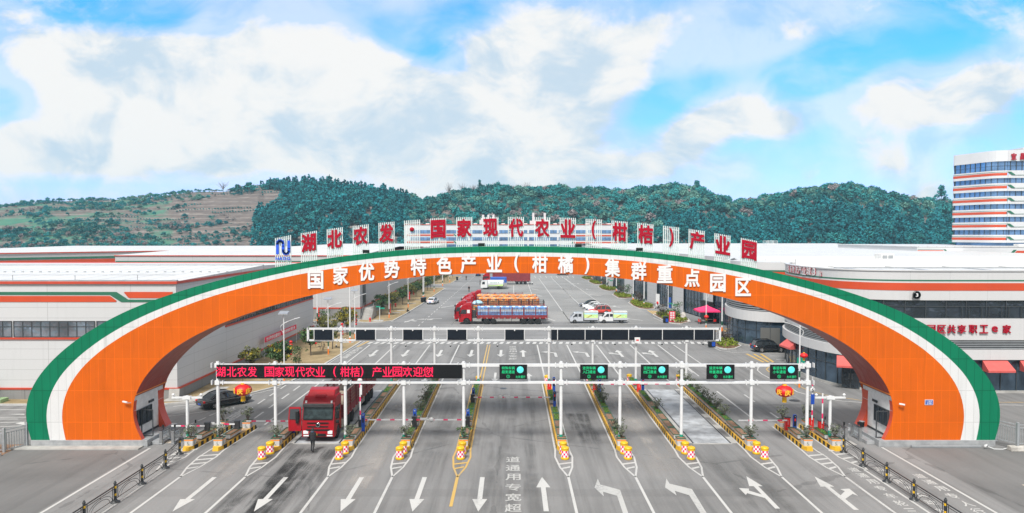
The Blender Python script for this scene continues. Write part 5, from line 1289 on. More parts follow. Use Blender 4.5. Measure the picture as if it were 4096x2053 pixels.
q = MB(); q.box(145, 190, 198, 225, zt(110), zt(68)); q.build('penthouse', 'far white', b)
q = MB()
for ch, px in (('宜', 3600 + 1178 / 2.583), ('昌', 3600 + 1272 / 2.583)):
    c = PL(px, 560 + 170 / 2.583, 194.5); q = MB(); q.text(ch, (c.x, 194.6, c.z), (1, 0, 0), (0, 0, 1), (0, -1, 0), 1.5, 1.85, .15, 0, .03); q.build('letter', 'letter red', b)
b = thing('podium_building', 'low white podium building with orange and green stripes at the foot of the office tower', 'building')
q = MB(); q.box(107.8, 180, 185, 230, 0, 12.6); q.build('wall', 'far white', b)
zp = lambda y_: 16 + (378 - y_ / 2.583) * 185 / 2782; xp = lambda x_: PL(3600 + x_ / 2.583, 900, 185).x
stripe_part(b, [([(107.9, zp(1165)), (xp(470), zp(1165)), (xp(450), zp(1140)), (107.9, zp(1140))], 'o'), ([(107.9, zp(1132)), (xp(455), zp(1132)), (xp(485), zp(1162)), (170, zp(1162)), (170, zp(1170)), (xp(500), zp(1170)), (xp(455), zp(1128)), (107.9, zp(1128))][:3] + [(xp(505), zp(1166)), (xp(475), zp(1130)), (107.9, zp(1127))], 'g'),
                ([(xp(1185), zp(1175)), (178, zp(1175)), (178, zp(1145)), (xp(1212), zp(1145))], 'o'), ([(xp(1145), zp(1172)), (xp(1180), zp(1172)), (xp(1212), zp(1135)), (xp(1180), zp(1135))], 'g'), ([(xp(500), zp(1168)), (xp(1150), zp(1168)), (xp(1150), zp(1164)), (xp(500), zp(1164))], 'g')], 184.95)
q = MB(); q.box(107.6, 180, 184.9, 230, 12.6, 12.8); q.build('roof', 'roof sheet', b); q = MB(); q.box(137, 150, 188, 190, 12.8, 13.4); q.box(139.5, 150, 187.8, 188, 13.4, 14.3); q.build('roof_unit', 'white plaster', b)
# --- central block under the hill
b = thing('office_block', 'long white block with blue windows seen behind the characters on the arch', 'building')
YC = 365.; xz = lambda x_: PL(1600 + x_ / 2.862, 900, YC).x; zc_ = lambda y_: PL(2048, 820 + y_ / 2.862, YC).z
xa, xb = xz(55), xz(2520)
q = MB(); q.box(xa, xb, YC, YC + 18, 0, zc_(228)); q.build('wall', 'far white', b); q = MB(); q.box(xa - .3, xb + .3, YC - .3, YC + 18, zc_(228), zc_(222)); q.build('orange_trim', 'fascia orange', b)
qg, qo, qe, qf = MB(), MB(), MB(), MB()
for k in range(6):
    z1 = zc_(288) - k * 3.72; z0 = z1 - 1.75
    qg.box(xa + 2, xb - 2, YC - .15, YC - .02, z0, z1); qo.box(xa + 1, xz(615), YC - .2, YC - .02, z0 - 1.25, z0 - .55); qo.box(xz(1990), xb - 1, YC - .2, YC - .02, z0 - 1.5, z0 - .8)
    qe.prism([(xz(612), YC - .2, z0 - .4), (xz(630), YC - .2, z0 - .4), (xz(652), YC - .2, z0 - 1.5), (xz(634), YC - .2, z0 - 1.5)], (0, .15, 0)); qe.prism([(xz(1975), YC - .2, z0 - .6), (xz(1993), YC - .2, z0 - .6), (xz(1972), YC - .2, z0 - 1.7), (xz(1954), YC - .2, z0 - 1.7)], (0, .15, 0))
    n_ = 56
    for j in range(n_): xx = xa + 2 + (xb - xa - 4) * j / n_; qf.box(xx, xx + (.9 if j % 8 == 0 else .18), YC - .22, YC - .15, z0, z1, 1 if j % 8 == 0 else 0)
qg.build('ribbon_window', 'tower glass', b); qo.build('orange_stripe', 'stripe orange', b); qe.build('green_stripe', 'stripe green', b); qf.build('window_frame', ['window frame', 'far white'], b)
q = MB()
for (x0, x1, yt) in ((905, 1000, 170), (920, 948, 148), (935, 958, 110), (996, 1018, 110), (1055, 1078, 110), (1490, 1720, 178), (1518, 1542, 86), (1652, 1676, 88)): q.box(xz(x0), xz(x1), YC + 3 + x0 * .002, YC + 9, zc_(230), zc_(yt))
q.build('roof_stack', 'far white', b)
q = MB()
for x0 in (290, 840, 1160, 1420, 1760, 2130, 2380): q.box(xz(x0), xz(x0 + 40), YC + 2, YC + 5, zc_(222), zc_(210))
q.build('roof_unit', 'white plaster', b)
# yard end: dark hedge and low wall closing the parking
b = thing('boundary_wall', 'low pale wall closing the far end of the car park', 'wall'); q = MB(); q.box(-18, 34, 300, 300.4, 0, 1.6); q.build('wall', 'white plaster', b)
# ================================================================== traffic islands
ISN = ['leftmost island', 'second island from the left', 'third island from the left', 'fourth island from the left', 'fifth island from the left', 'yellow lined island',
       'island right of the middle lane', 'eighth island from the left', 'island left of the pale weighbridge', 'island right of the pale weighbridge', 'second island from the right', 'rightmost island']
ZI = .28
def island(i):
    xn, xf, y0, y1 = ISL[i]; far_round = y1 > 60
    r = thing('traffic_island', 'yellow and black striped kerb of the ' + ISN[i], 'traffic island', (xn, y0, 0), 0, 'traffic islands between the lanes')
    q = MB(); L_ = y1 - y0
    X = lambda t: (xf - xn) * t / L_
    def oc(y, hw): return [(X(y) - hw, y), (X(y) + hw, y)]
    n = max(4, int((L_ - .9) / .34)); st = .55
    w0, w1 = HW + .06, HW
    ring_pts = [(-HW + .0, .55), (-HW + .12, .12), (-.2, 0), (.2, 0), (HW - .12, .12), (HW, .55)]
    q.add([(x * 1.12, y - (.06 if y < .5 else 0), 0) for x, y in ring_pts] + [(x, y, ZI) for x, y in ring_pts], [(k, k + 1, 7 + k, 6 + k) for k in range(5)], 1)
    q.poly([(x, y, ZI) for x, y in ring_pts], 1)
    for k in range(n):
        a = st + (L_ - st) * k / n; c = st + (L_ - st) * (k + 1) / n; sl = .16
        m_ = 2 if k % 2 == 0 else 1
        for s in (-1, 1):
            q.add([(X(a) + s * w0, a, 0), (X(c) + s * w0, c, 0), (X(c) + s * w1, min(L_, c + sl), ZI), (X(a) + s * w1, min(L_, a + sl) if k else a, ZI)], [(0, 1, 2, 3) if s > 0 else (3, 2, 1, 0)], m_)
            q.add([(X(a) + s * w1, min(L_, a + sl) if k else a, ZI + .002), (X(c) + s * w1, min(L_, c + sl), ZI + .002), (X(c) + s * (w1 - .10), min(L_, c + sl), ZI + .002), (X(a) + s * (w1 - .10), min(L_, a + sl) if k else a, ZI + .002)], [(0, 1, 2, 3)], m_ if k % 2 else 1)
    q.add([(X(st) - w1 + .1, st, ZI + .001), (X(st) + w1 - .1, st, ZI + .001), (X(L_) + w1 - .1, L_, ZI + .001), (X(L_) - w1 + .1, L_, ZI + .001)], [(0, 1, 2, 3)], 0)
    q.add([(X(L_) - w0, L_, 0), (X(L_) + w0, L_, 0), (X(L_) + w1, L_ + .01, ZI), (X(L_) - w1, L_ + .01, ZI)], [(1, 0, 3, 2)], 1)
    q.build('island_kerb', ['island top', 'yellow', 'black'], r)
mat('island top', (.36, .25, .14), .9, var=.3, vscale=3)
for i in range(12): island(i)
# crash barrels
bp = None
def barrel(x, y, label):
    global bp
    if bp is None:
        bp = thing('crash_barrel', label, 'barrel', (x, y, .012), 0, 'yellow and chequered crash barrels'); bp.scale = (.88, .88, 1.03)
        q = MB(); n = 24
        q.lathe((0, 0, 0), [(.33, 0), (.345, .03), (.335, .13), (.30, .16)], n, 0); q.build('barrel_base', 'barrel yellow', bp); q = MB(); q.lathe((0, 0, 0), [(.305, .60), (.325, .62), (.325, .68), (.30, .70), (.33, .72), (.33, .79), (.27, .84), (.05, .87)], n, 0); q.build('barrel_lid', 'barrel yellow', bp)
        q = MB(); q.lathe((0, 0, 0), [(.302, .15), (.302, .30), (.302, .45), (.302, .61)], n, 0, 'Z', lambda a, k: (a + k // 2) % 2); q.build('chequered_band', ['checker red', 'checker white'], bp)
        q = MB(); q.tube([(-.05, 0, .86), (-.04, 0, .92), (.04, 0, .92), (.05, 0, .86)], .014, 6); q.build('handle', 'barrel yellow', bp); o = bp
    else: o = dup(bp, (x, y, .012), random.random() * 6, label)
    return o
for i in range(2, 10):
    xn, xf, y0, y1 = ISL[i]; dx = (-.0 if i > 5 else 0)
    ang = {2: -.42, 3: -.30, 4: -.18, 5: -.10, 6: .10, 7: .22, 8: .30, 9: .36}[i] * .55
    barrel(xn + ang * .25, 50.3, 'rear chequered barrel at the near tip of the ' + ISN[i]); barrel(xn + ang, 49.1, 'front chequered barrel at the near tip of the ' + ISN[i])
    if i > 2: barrel(xf, y1 + .45, 'chequered barrel at the far end of the ' + ISN[i])
# planters
def leafy(r, label, z0, h, w, m, n=26, par=None):
    Vv = leaves(rng, [(rng.normal() * w * .33, rng.normal() * w * .33, z0 + h * (.35 + .6 * rng.random())) for _ in range(n)], [(w * .2, w * .2, h * .12)] * n, 12, .085)
    return Vv
box_proto = None; trough = {}; plants = []
def plant_proto(k):
    r = thing('potted_shrub', 'shrub', 'shrub', (0, 0, -50)); h = (1.0, .85, 1.15)[k]; q = MB()
    for _ in range(9):
        a = rng.random() * 6.28; e = (math.cos(a) * .34, math.sin(a) * .34, h * (.6 + .35 * rng.random())); q.tube([(0, 0, 0), (e[0] * .4, e[1] * .4, e[2] * .5), e], [.022, .014, .006], 4)
    q.build('stems', 'bark', r)
    Vv = leaves(rng, [(rng.normal() * .26, rng.normal() * .26, h * (.35 + .62 * rng.random())) for _ in range(30)], [(.15, .15, .12)] * 30, 8, .085)
    o = bpy.data.objects.new('foliage', npmesh('foliage', Vv, quads(Vv), ['leaf grey' if k != 1 else 'leaf green'])); COL.objects.link(o); o.parent = r
    return r
PP = [plant_proto(k) for k in range(3)]; used = set()
def plant(x, y, z, label, k=None):
    k = random.randrange(3) if k is None else k
    if k not in used:
        used.add(k); r = PP[k]; r.location = (x, y, z); r['label'] = label; r['group'] = 'shrubs in the island planters'; return r
    return dup(PP[k], (x, y, z), random.random() * 6.28, label, 'shrubs in the island planters')
def planter_box(x, y, label):
    global box_proto
    if box_proto is None:
        r = box_proto = thing('planter_box', label, 'planter', (x, y, ZI), 0, 'square white planters with an orange stripe'); r.scale = (.74, .74, .9); s = .40; t = .44
        def sh(q, z0, z1, m, e=0.):
            a = s + (t - s) * z0 / .6 + e; c = s + (t - s) * z1 / .6 + e
            q.add([(-a, -a, z0), (a, -a, z0), (a, a, z0), (-a, a, z0), (-c, -c, z1), (c, -c, z1), (c, c, z1), (-c, c, z1)], [(0, 1, 5, 4), (1, 2, 6, 5), (2, 3, 7, 6), (3, 0, 4, 7)], m)
        q = MB(); sh(q, .02, .42, 0); sh(q, .53, .58, 0); q.box(-.4, .4, -.4, .4, 0, .02, 0); q.build('tub', 'planter white', r)
        q = MB(); sh(q, .42, .53, 0, .003); q.build('orange_band', 'planter orange', r)
        q = MB()
        for a, b_, c, d in ((-.46, .46, -.46, -.40), (-.46, .46, .40, .46), (-.46, -.40, -.40, .40), (.40, .46, -.40, .40)): q.box(a, b_, c, d, .58, .64)
        q.build('rim', 'planter green', r); q = MB(); q.box(-.4, .4, -.4, .4, .5, .595); q.build('soil', 'soil', r)
        for sd in (0, 1):
            q = MB(); pts = [(.11 * math.cos(a), .11 * math.sin(a)) for a in np.linspace(.6, 5.6, 16)]; inn_ = [(.03 + .09 * math.cos(a), .01 + .095 * math.sin(a)) for a in np.linspace(5.4, .8, 16)]
            for (a, b_), (c, d) in zip(zip(pts[:-1], pts[1:]), zip(inn_[::-1][:-1], inn_[::-1][1:])):
                f = (lambda p: (p[0], -.437, .26 + p[1])) if sd == 0 else (lambda p: (.437, p[0], .26 + p[1]))
                q.poly([f(a), f(b_), f(d), f(c)])
            f2 = [(-.13, .07), (.13, .07), (.13, .10), (-.13, .10)]; q.poly([((p[0], -.425, p[1]) if sd == 0 else (.425, p[0], p[1])) for p in f2]); q.build('emblem', 'planter green', r)
        return r
    return dup(box_proto, (x, y, ZI), 0, label)
def trough_thing(x, y, rz, fill, label):
    if fill not in trough:
        r = trough[fill] = thing('planter_trough', label, 'planter', (x, y, ZI), rz, 'long planter troughs on the islands'); L_ = .98; w = .27
        q = MB(); q.add([(-w * .8, -L_, .12), (w * .8, -L_, .12), (w * .8, L_, .12), (-w * .8, L_, .12), (-w, -L_ - .03, .42), (w, -L_ - .03, .42), (w, L_ + .03, .42), (-w, L_ + .03, .42)], [(3, 2, 1, 0), (0, 1, 5, 4), (1, 2, 6, 5), (2, 3, 7, 6), (3, 0, 4, 7)])
        q.build('tub', 'planter white', r); q = MB()
        for s in (-1, 1): q.box(s * w - .012, s * w + .012, -L_, L_, .34, .39)
        q.build('orange_band', 'planter orange', r); q = MB()
        for a, b_, c, d in ((-w - .03, w + .03, -L_ - .05, -L_), (-w - .03, w + .03, L_, L_ + .05), (-w - .03, -w + .02, -L_, L_), (w - .02, w + .03, -L_, L_)): q.box(a, b_, c, d, .42, .46)
        q.build('rim', 'planter green', r)
        q = MB(); q.box(-w + .02, w - .02, -L_, L_, .3, .405); q.build('soil', 'soil', r)
        q = MB()
        for s in (-1, 1): q.box(-.2, .2, s * .7 - .04, s * .7 + .04, 0, .12)
        q.build('foot', 'dark metal', r)
        if fill == 't':
            Vv = leaves(rng, [(rng.uniform(-.2, .2), rng.uniform(-.9, .9), .42) for _ in range(80)], [(.1, .12, .05)] * 80, 7, .06); o = bpy.data.objects.new('turf', npmesh('turf', Vv, quads(Vv), ['turf'])); COL.objects.link(o); o.parent = r
        return r
    return dup(trough[fill], (x, y, ZI), rz, label)
MAT['turf'].node_tree
FILL = {0: 's', 1: 's', 2: 's', 3: 'sssssstsstt', 4: 'tsTTTTTTTTt', 5: 'ssttstttst', 6: 'sstttt.tttt', 7: 'TsstTTTTt.t', 8: 'sssTstttt.s', 9: 'ssTTTTTTTTt', 10: 's', 11: 't'}
SKIP = {2: [55.4], 3: [55.7], 4: [55.7], 5: [55.7, 63.3], 6: [63.0, 69.3], 7: [69.0], 8: [69.0], 10: [55.4], 11: [55.2]}
for i in range(12):
    xn, xf, y0, y1 = ISL[i]
    y = y0 + .62; planter_box(ixy(i, y), y, 'square white planter at the near tip of the ' + ISN[i])
    if i not in (6, 8): plant(ixy(i, y), y, ZI + .52, 'small shrub at the near tip of the ' + ISN[i], 0 if i != 5 else 1)
    rz = math.atan2(-(xf - xn), y1 - y0); y = y0 + 2.75; k = 0; n_ = 0
    for f in FILL[i]:
        while any(abs(y - s) < 1.55 for s in SKIP.get(i, [])): y += .3
        if y > y1 - .9: break
        if f != '.':
            trough_thing(ixy(i, y), y, rz, 's' if f == 's' else 't', '%s trough from near end, with %s, on the %s' % (NUM[n_], 'soil' if f == 's' else 'turf', ISN[i])); n_ += 1
            if f == 'T': plant(ixy(i, y) + .05, y + .25, ZI + .38, 'dark shrub in %s trough from near end of %s' % (NUM[n_ - 1], ISN[i]), 0)
        y += 2.18
    if i in (0, 1, 10, 11):
        yb = y1 - .75; planter_box(ixy(i, yb), yb, 'square white planter at the far end of the ' + ISN[i]); plant(ixy(i, yb), yb, ZI + .52, 'small shrub at the far end of the ' + ISN[i], 2)
    if i == 2: planter_box(ixy(i, 56.4), 56.4, 'square white planter behind the barrier on the ' + ISN[i])
    if i in (3, 4, 5): planter_box(ixy(i, 56.9), 56.9, 'square white planter just behind the barrier box on the ' + ISN[i])
# barriers: i, y, cabinet material, direction (-1 left, 1 right, 0 raised), length, disc, board
def barrier(i, y, m, dirn, ln, label, disc=0, board=None, dx=0.):
    x = ixy(i, y) + dx
    r = thing('boom_barrier', label, 'barrier', (x, y, ZI), 0, 'boom barriers across the lanes')
    q = MB(); q.box(-.19, .19, -.15, .15, 0, 1.0, 0); q.box(-.22, .22, -.18, .18, 1.0, 1.06, 1)
    if m == 'red box': q.box(.0, .02, -.156, -.15, .45, .85, 2)
    q.build('cabinet', [m, 'dark metal', 'white paint'], r, bevel=.025)
    q = MB(); n = int(ln / .36)
    for k in range(n):
        a, c = .1 + ln * k / n, .1 + ln * (k + 1) / n; mm = 1 if k % 3 == 1 else 0
        if dirn: q.box(min(a * dirn, c * dirn), max(a * dirn, c * dirn), -.25, -.21, .78, .88, mm)
        else: q.box(-.05, .05, -.25, -.21, .75 + a, .75 + c, mm)
    q.build('boom', ['white paint', 'checker red'], r)
    if disc:
        q = MB(); d = ln * disc; c = (d * dirn, -.27, .83) if dirn else (0, -.27, .75 + d); q.lathe(c, [(.001, -.02), (.2, -.02), (.2, .0)], 20, 0, 'Y')
        if board == '5': q.text('5', (c[0], c[1] - .024, c[2]), (1, 0, 0), (0, 0, 1), (0, -1, 0), .16, .24, .004, 1, .02)
        q.build('disc', ['white paint', 'black'], r)
        q = MB()
        if dirn: q.box((d + .35) * dirn - .0 if dirn > 0 else (d + .9) * dirn, (d + .9) * dirn if dirn > 0 else (d + .35) * dirn, -.28, -.26, .82, 1.0)
        else: q.box(-.13 if board == '5' else .0, .16, -.28, -.26, .75 + d - 1.15, .75 + d - .35)
        q.build('plate', 'blue box' if board == '5' else 'white paint', r)
    return r
barrier(0, 53.9, 'truck dark', -1, 2.6, 'dark boom barrier pointing left to the turnstiles from the leftmost short island')
barrier(1, 54.4, 'truck dark', -1, 1.75, 'dark boom barrier with a white disc between the two short islands on the left', .75)
barrier(2, 55.3, 'truck dark', -1, 3.5, 'dark boom barrier lowered to the left of the third island beside the red lorry')
barrier(3, 55.7, 'truck dark', 0, 4.4, 'dark boom barrier raised upright beside the red lorry', .74)
barrier(4, 55.7, 'truck dark', -1, 4.0, 'dark boom barrier lowered across the lane right of the red lorry', dx=.05)
barrier(5, 55.7, 'truck dark', -1, 4.0, 'dark boom barrier with disc lowered left from the yellow lined island', .72)
barrier(5, 63.4, 'truck dark', 1, 7.0, 'dark boom barrier with its long boom across the wide middle lane', .36)
barrier(6, 69.4, 'red box', 1, 4.1, 'red boom barrier far down the island right of the middle lane')
barrier(7, 69.0, 'red box', 1, 4.0, 'red boom barrier far down the eighth island from the left')
barrier(8, 69.1, 'red box', 1, 4.8, 'red boom barrier across the weighbridge lane')
barrier(10, 55.5, 'red box', -1, 3.9, 'red boom barrier lowered left from the second short island from the right')
barrier(11, 55.6, 'red box', 0, 3.5, 'red boom barrier raised with the number 5 disc and blue plate', .72, '5', -.1)
barrier(11, 54.5, 'red box', 0, 2.4, 'red boom barrier raised with a plain striped boom on the rightmost island', dx=.25)
def kiosk(i, y, label, dx=0., black=True):
    x = ixy(i, y) + dx; r = thing('ticket_kiosk', label, 'kiosk', (x, y, ZI), 0, 'blue lane terminals')
    q = MB(); pr = [(-.13, 0), (.13, 0), (.13, 1.35), (.09, 1.45), (-.09, 1.45), (-.13, 1.35)]; q.prism([(a, -.07, z) for a, z in pr], (0, .16, 0)); q.build('housing', 'blue box', r, bevel=.02)
    q = MB()
    if black: pr = [(-.09, .55), (.09, .55), (.09, 1.36), (.05, 1.42), (-.05, 1.42), (-.09, 1.36)]; q.prism([(a, -.09, z) for a, z in pr], (0, .02, 0), 0); q.box(-.06, .06, -.096, -.09, .95, 1.15, 1); q.lathe((0, -.09, 1.3), [(.001, -.01), (.04, -.01), (.04, 0)], 10, 2, 'Y')
    else: q.lathe((0, -.07, 1.32), [(.001, -.012), (.06, -.012), (.06, 0)], 12, 2, 'Y'); q.box(-.06, .06, -.076, -.07, .7, 1.1, 0)
    q.build('front_panel', ['black', 'red box', 'grey metal'], r)
for i, y, lb, dx, bk in ((2, 54.7, 'blue terminal beside the barrier on the third island, by the lorry door', .25, False), (3, 55.1, 'blue terminal beside the raised barrier right of the red lorry', .3, False), (4, 56.4, 'blue terminal behind the barrier box on the fifth island', .0, False), (5, 56.4, 'blue terminal behind the near barrier box of the yellow lined island', .0, False),
                         (5, 64.3, 'blue terminal at the far barrier of the yellow lined island', .0, False), (6, 63.0, 'blue and black terminal at the end of the middle lane boom', .15, True), (6, 69.2, 'blue and black terminal beside the red barrier right of the middle lane', .45, True), (7, 68.8, 'blue and black terminal beside the red barrier on the eighth island', .45, True),
                         (8, 69.3, 'blue and black terminal beside the weighbridge barrier', .45, True), (10, 54.7, 'blue and black terminal beside the red barrier on the second short island from the right', .3, True)): kiosk(i, y, lb, dx, bk)
# turnstiles
def turnstile(x, y, label, rz=0.):
    r = thing('turnstile', label, 'turnstile', (x, y, .012), rz, 'steel turnstiles beside the gatehouses')
    q = MB(); q.box(-.12, .12, -.75, .75, .92, 1.02, 0); q.box(-.13, .13, -.76, .76, 1.02, 1.04, 1)
    for y_ in (-.62, .62): q.box(-.10, .10, y_ - .1, y_ + .1, .08, .92, 0); q.box(-.14, .14, y_ - .16, y_ + .16, 0, .08, 0)
    q.box(-.08, .08, -.6, .6, .05, .14, 0); q.build('cabinet', ['steel', 'dark metal'], r, bevel=.015)
    q = MB(); q.box(-.006, .006, -.48, .48, .2, .88); q.build('glass_panel', 'clear panel', r); q = MB(); q.cyl((0, -.3, 1.04), (0, -.3, 1.16), .03, None, 8, 0); q.box(-.07, .07, -.33, -.29, 1.16, 1.4, 0); q.build('reader', 'black', r)
mat('clear panel', (.55, .60, .62), .1, alpha=.35)
for x, y, lb in ((-26.75, 53.2, 'steel turnstile nearest the left gatehouse step'), (-25.9, 53.3, 'middle steel turnstile of the three by the left gatehouse'), (-25.05, 53.6, 'steel turnstile by the left camera mast'),
                 (24.75, 54.0, 'steel turnstile by the right camera mast'), (25.85, 54.0, 'middle steel turnstile of the three by the right gatehouse'), (27.0, 54.1, 'steel turnstile nearest the right gatehouse step')): turnstile(x, y, lb)
for x, y, lb in ((-24.3, 53.0, 'thin steel card reader post on the leftmost island'), (-23.1, 55.6, 'thin steel card reader post near the far planter on the leftmost island'), (24.95, 55.0, 'thin steel card reader post right of the two red barriers')):
    r = thing('reader_post', lb, 'post', (x, y, ZI if x < 24.7 else 0), 0, 'card reader posts'); q = MB(); q.cyl((0, 0, 0), (0, 0, 1.25), .05, None, 10); q.build('post', 'steel', r); q = MB(); q.box(-.05, .05, -.05, 0, 1.25, 1.5); q.build('reader', 'black', r)
r = thing('waste_bin', 'small black waste bin beside the right gatehouse wall', 'bin', (28.2, 55.6, .5)); q = MB(); q.lathe((0, 0, 0), [(.16, 0), (.2, .42), (.21, .44)], 14); q.build('body', 'black', r); q = MB(); q.lathe((0, 0, .44), [(.21, 0), (.21, .03), (.17, .03)], 14); q.build('rim', 'grey metal', r)
# black guard rails with banded posts
def guard_fence(x0, x1, ya, n, label):
    r = thing('guard_fence', label, 'fence', (x0, ya, 0)); sp = 3.05
    for k in range(n):
        y = -k * sp; x = (x1 - x0) * k / n
        if k == 0: x += (-.45 if x0 < 0 else .1)
        q = MB(); q.lathe((x, y, 0), [(.28, 0), (.26, .07), (.12, .12), (.10, .2)], 8, 0); q.cyl((x, y, .12), (x, y, 1.15), .075, None, 10, 0); q.lathe((x, y, 1.15), [(.09, 0), (.09, .05), (.04, .08), (.06, .12), (.01, .17)], 10, 0)
        for z in (.42, .86): q.cyl((x, y, z), (x, y, z + .14), .082, None, 10, 1)
        q.build('post', ['dark metal', 'barrel yellow'], r)
        if k < n - 1:
            x2 = (x1 - x0) * (k + 1) / n; y2 = y - sp; q = MB()
            A = lambda t, z: (x + (x2 - x) * t, y + (y2 - y) * t, z)
            q.beam(A(.02, 1.0), A(.98, 1.0), .05, .06); q.beam(A(.02, .86), A(.98, .86), .03, .03); q.beam(A(.04, .22), A(.96, .22), .03, .03)
            for t_ in (.04, .09, .91, .96): q.beam(A(t_, .2), A(t_, 1.0), .03, .03)
            for rad in (.40, .31): q.tube([A(.5 + math.cos(a) * rad, .22 + math.sin(a) * (.55 * rad / .40)) for a in np.linspace(0, math.pi, 13)], .016, 5)
            q.tube([A(.5, .78), A(.5, .86)], .02, 5)
            q.build('rail_panel', 'dark metal', r)
guard_fence(-23.75, -23.6, 50.2, 7, 'black arched guard rail with yellow banded posts on the left of the lanes'); guard_fence(24.25, 24.2, 50.6, 7, 'black arched guard rail with yellow banded posts on the right of the lanes')
# grey railings beside the arch legs
def railing(label, runs, h=1.75, z0=0.):
    done_ = set(); a0 = runs[0][0]; r = thing('metal_railing', label, 'railing', (a0[0], a0[1], 0)); o = (a0[0], a0[1], 0)
    for a, c in runs:
        a, c = Vector((*a, z0)), Vector((*c, z0)); q = MB(); up = Vector((0, 0, 1))
        for z in (.18, h - .35, h - .12): q.beam(a + up * z, c + up * z, .05, .06)
        n = max(2, int((c - a).length / .16))
        for k in range(1, n): p = a.lerp(c, k / n); q.beam(p + up * .18, p + up * (h - .35), .03, .03)
        q.build('rail_panel', 'grey metal', r, o)
        for p in (a, c):
            if (p.x, p.y) in done_: continue
            done_.add((p.x, p.y)); q = MB(); q.box(p.x - .08, p.x + .08, p.y - .08, p.y + .08, z0, z0 + h + .05); q.build('post', 'grey metal', r, o)
railing('grey steel railing left of the arch with a hedge behind it', [((-36.6, 52.0), (-37.3, 50.6)), ((-37.3, 50.6), (-46, 50.6))], 1.75)
railing('grey steel railing on a stone base right of the arch', [((36.7, 52.3), (37.4, 51.0)), ((37.4, 51.0), (46, 51.0))], 1.7, .35)
r = thing('railing_base', 'rough stone footing under the railing to the right of the arch', 'footing', (41, 51, 0)); q = MB(); q.box(-4.2, 5, -.25, .25, 0, .35); q.build('stone', 'rock', r, bevel=.04)
Vv = leaves(rng, [(rng.uniform(-47, -37.6), 49.9 + rng.uniform(-.4, .4), rng.uniform(.1, .9)) for _ in range(260)], [(.25, .25, .22)] * 260, 9, .09)
r = thing('hedge', 'sparse brown winter hedge along the railing left of the arch', 'hedge', (-42, 49.9, 0)); o = bpy.data.objects.new('twigs', npmesh('twigs', Vv - np.array([-42, 49.9, 0]), quads(Vv), ['leaf brown'])); COL.objects.link(o); o.parent = r
r = thing('cable_coil', 'loose white cable and pipe at the foot of the right arch leg', 'cable', (35.6, 51.5, 0)); q = MB(); q.tube([(-.25 + .12 * math.sin(k * 1.3), -.1 + .05 * math.cos(k * 2.), .1 + .22 * abs(math.sin(k * .8))) for k in range(14)] + [(.3, -.2, .03), (.9, -.25, .03), (1.5, -.1, .1)], .03, 6); q.build('cable', 'white paint', r)
r = thing('conduit_pipe', 'long grey conduit along the base of the right arch leg', 'pipe', (32.6, 51.75, .1)); q = MB(); q.beam((-2.6, 0, 0), (2.6, 0, 0), .16, .14); q.build('duct', 'grey metal', r)
r = thing('access_ramp', 'green painted ramp with railings at the far left wall', 'ramp', (-49.2, 65.4, 0)); q = MB(); q.box(-6, 1.1, -.5, .6, 0, .45); q.build('slab', 'ramp green', r); q = MB()
for z in (.95, 1.45): q.beam((-6, -.45, z), (.9, -.45, z), .06, .06)
for x in (-3, -1.2, .9): q.beam((x, -.45, .4), (x, -.45, 1.45), .06, .06)
q.build('handrail', 'slat white', r)
r = thing('stone_slab', 'pale stone slab leaning on the wall behind the left arch leg', 'slab', (-32.4, 66.15, .2)); q = MB(); q.obox((0, .1, .5), (1.0, .08, 1.0), 0, 0, (-.15, 'X')); q.build('slab', 'concrete', r)

# ================================================================== street lamps, poles, lantern strings
def street_lamp(x, y, label, side=1, h=7.3, first=[None]):
    if first[0] is None:
        r = first[0] = thing('street_lamp', label, 'street lamp', (x, y, .12), 0, 'white solar street lamps along the left of the road')
        q = MB(); q.tube([(0, 0, 0), (0, 0, 3), (0, 0, h)], [.085, .075, .05], 10, 0)
        q.cyl((0, 0, .02), (0, 0, .75), .10, None, 10, 1); q.cyl((0, 0, 1.1), (0, 0, 1.75), .092, None, 10, 2, False); q.build('pole', ['gantry white', 'orange band', 'planter green'], r)
        q = MB(); q.tube([(0, 0, 5.2), (-.32, 0, 5.6), (-.35, 0, 5.95), (.1, 0, 6.35), (1.2, 0, 6.75)], .03, 6); q.tube([(0, 0, 6.2), (.5, 0, 6.5)], .03, 6); q.build('arm', 'gantry white', r)
        q = MB(); q.obox((1.45, 0, 6.83), (.62, .2, .07), 0, 0, (-.25, 'Y')); q.build('lamp_head', 'gantry white', r)
        q = MB(); q.obox((0, 0, h + .12), (1.0, .75, .05), 0, 0, (.32, 'X')); q.obox((0, .01, h + .08), (1.02, .77, .03), 0, 1, (.32, 'X')); q.build('solar_panel', ['solar', 'gantry white'], r); return r
    return dup(first[0], (x, y, .12), None, label)
mat('orange band', (.75, .19, .02), .5)
for k, (x, y) in enumerate(((-24.7, 75), (-24.3, 91.6), (-23.9, 105.4), (-23.3, 131.5), (-22.6, 151), (-21.8, 172), (-21.5, 191.6), (-20.6, 230))):
    street_lamp(x, y, ['street lamp with solar panel in front of the red banner', 'street lamp with solar panel rising behind the first blank display of the rear gantry', 'street lamp with solar panel beside the zebra crossing', 'street lamp with solar panel in front of the first dark round tree of the row', 'street lamp beside the person sitting on the kerb', 'street lamp behind the white saloon', 'street lamp by the last trees of the left verge', 'farthest street lamp on the left, at the third verge'][k])
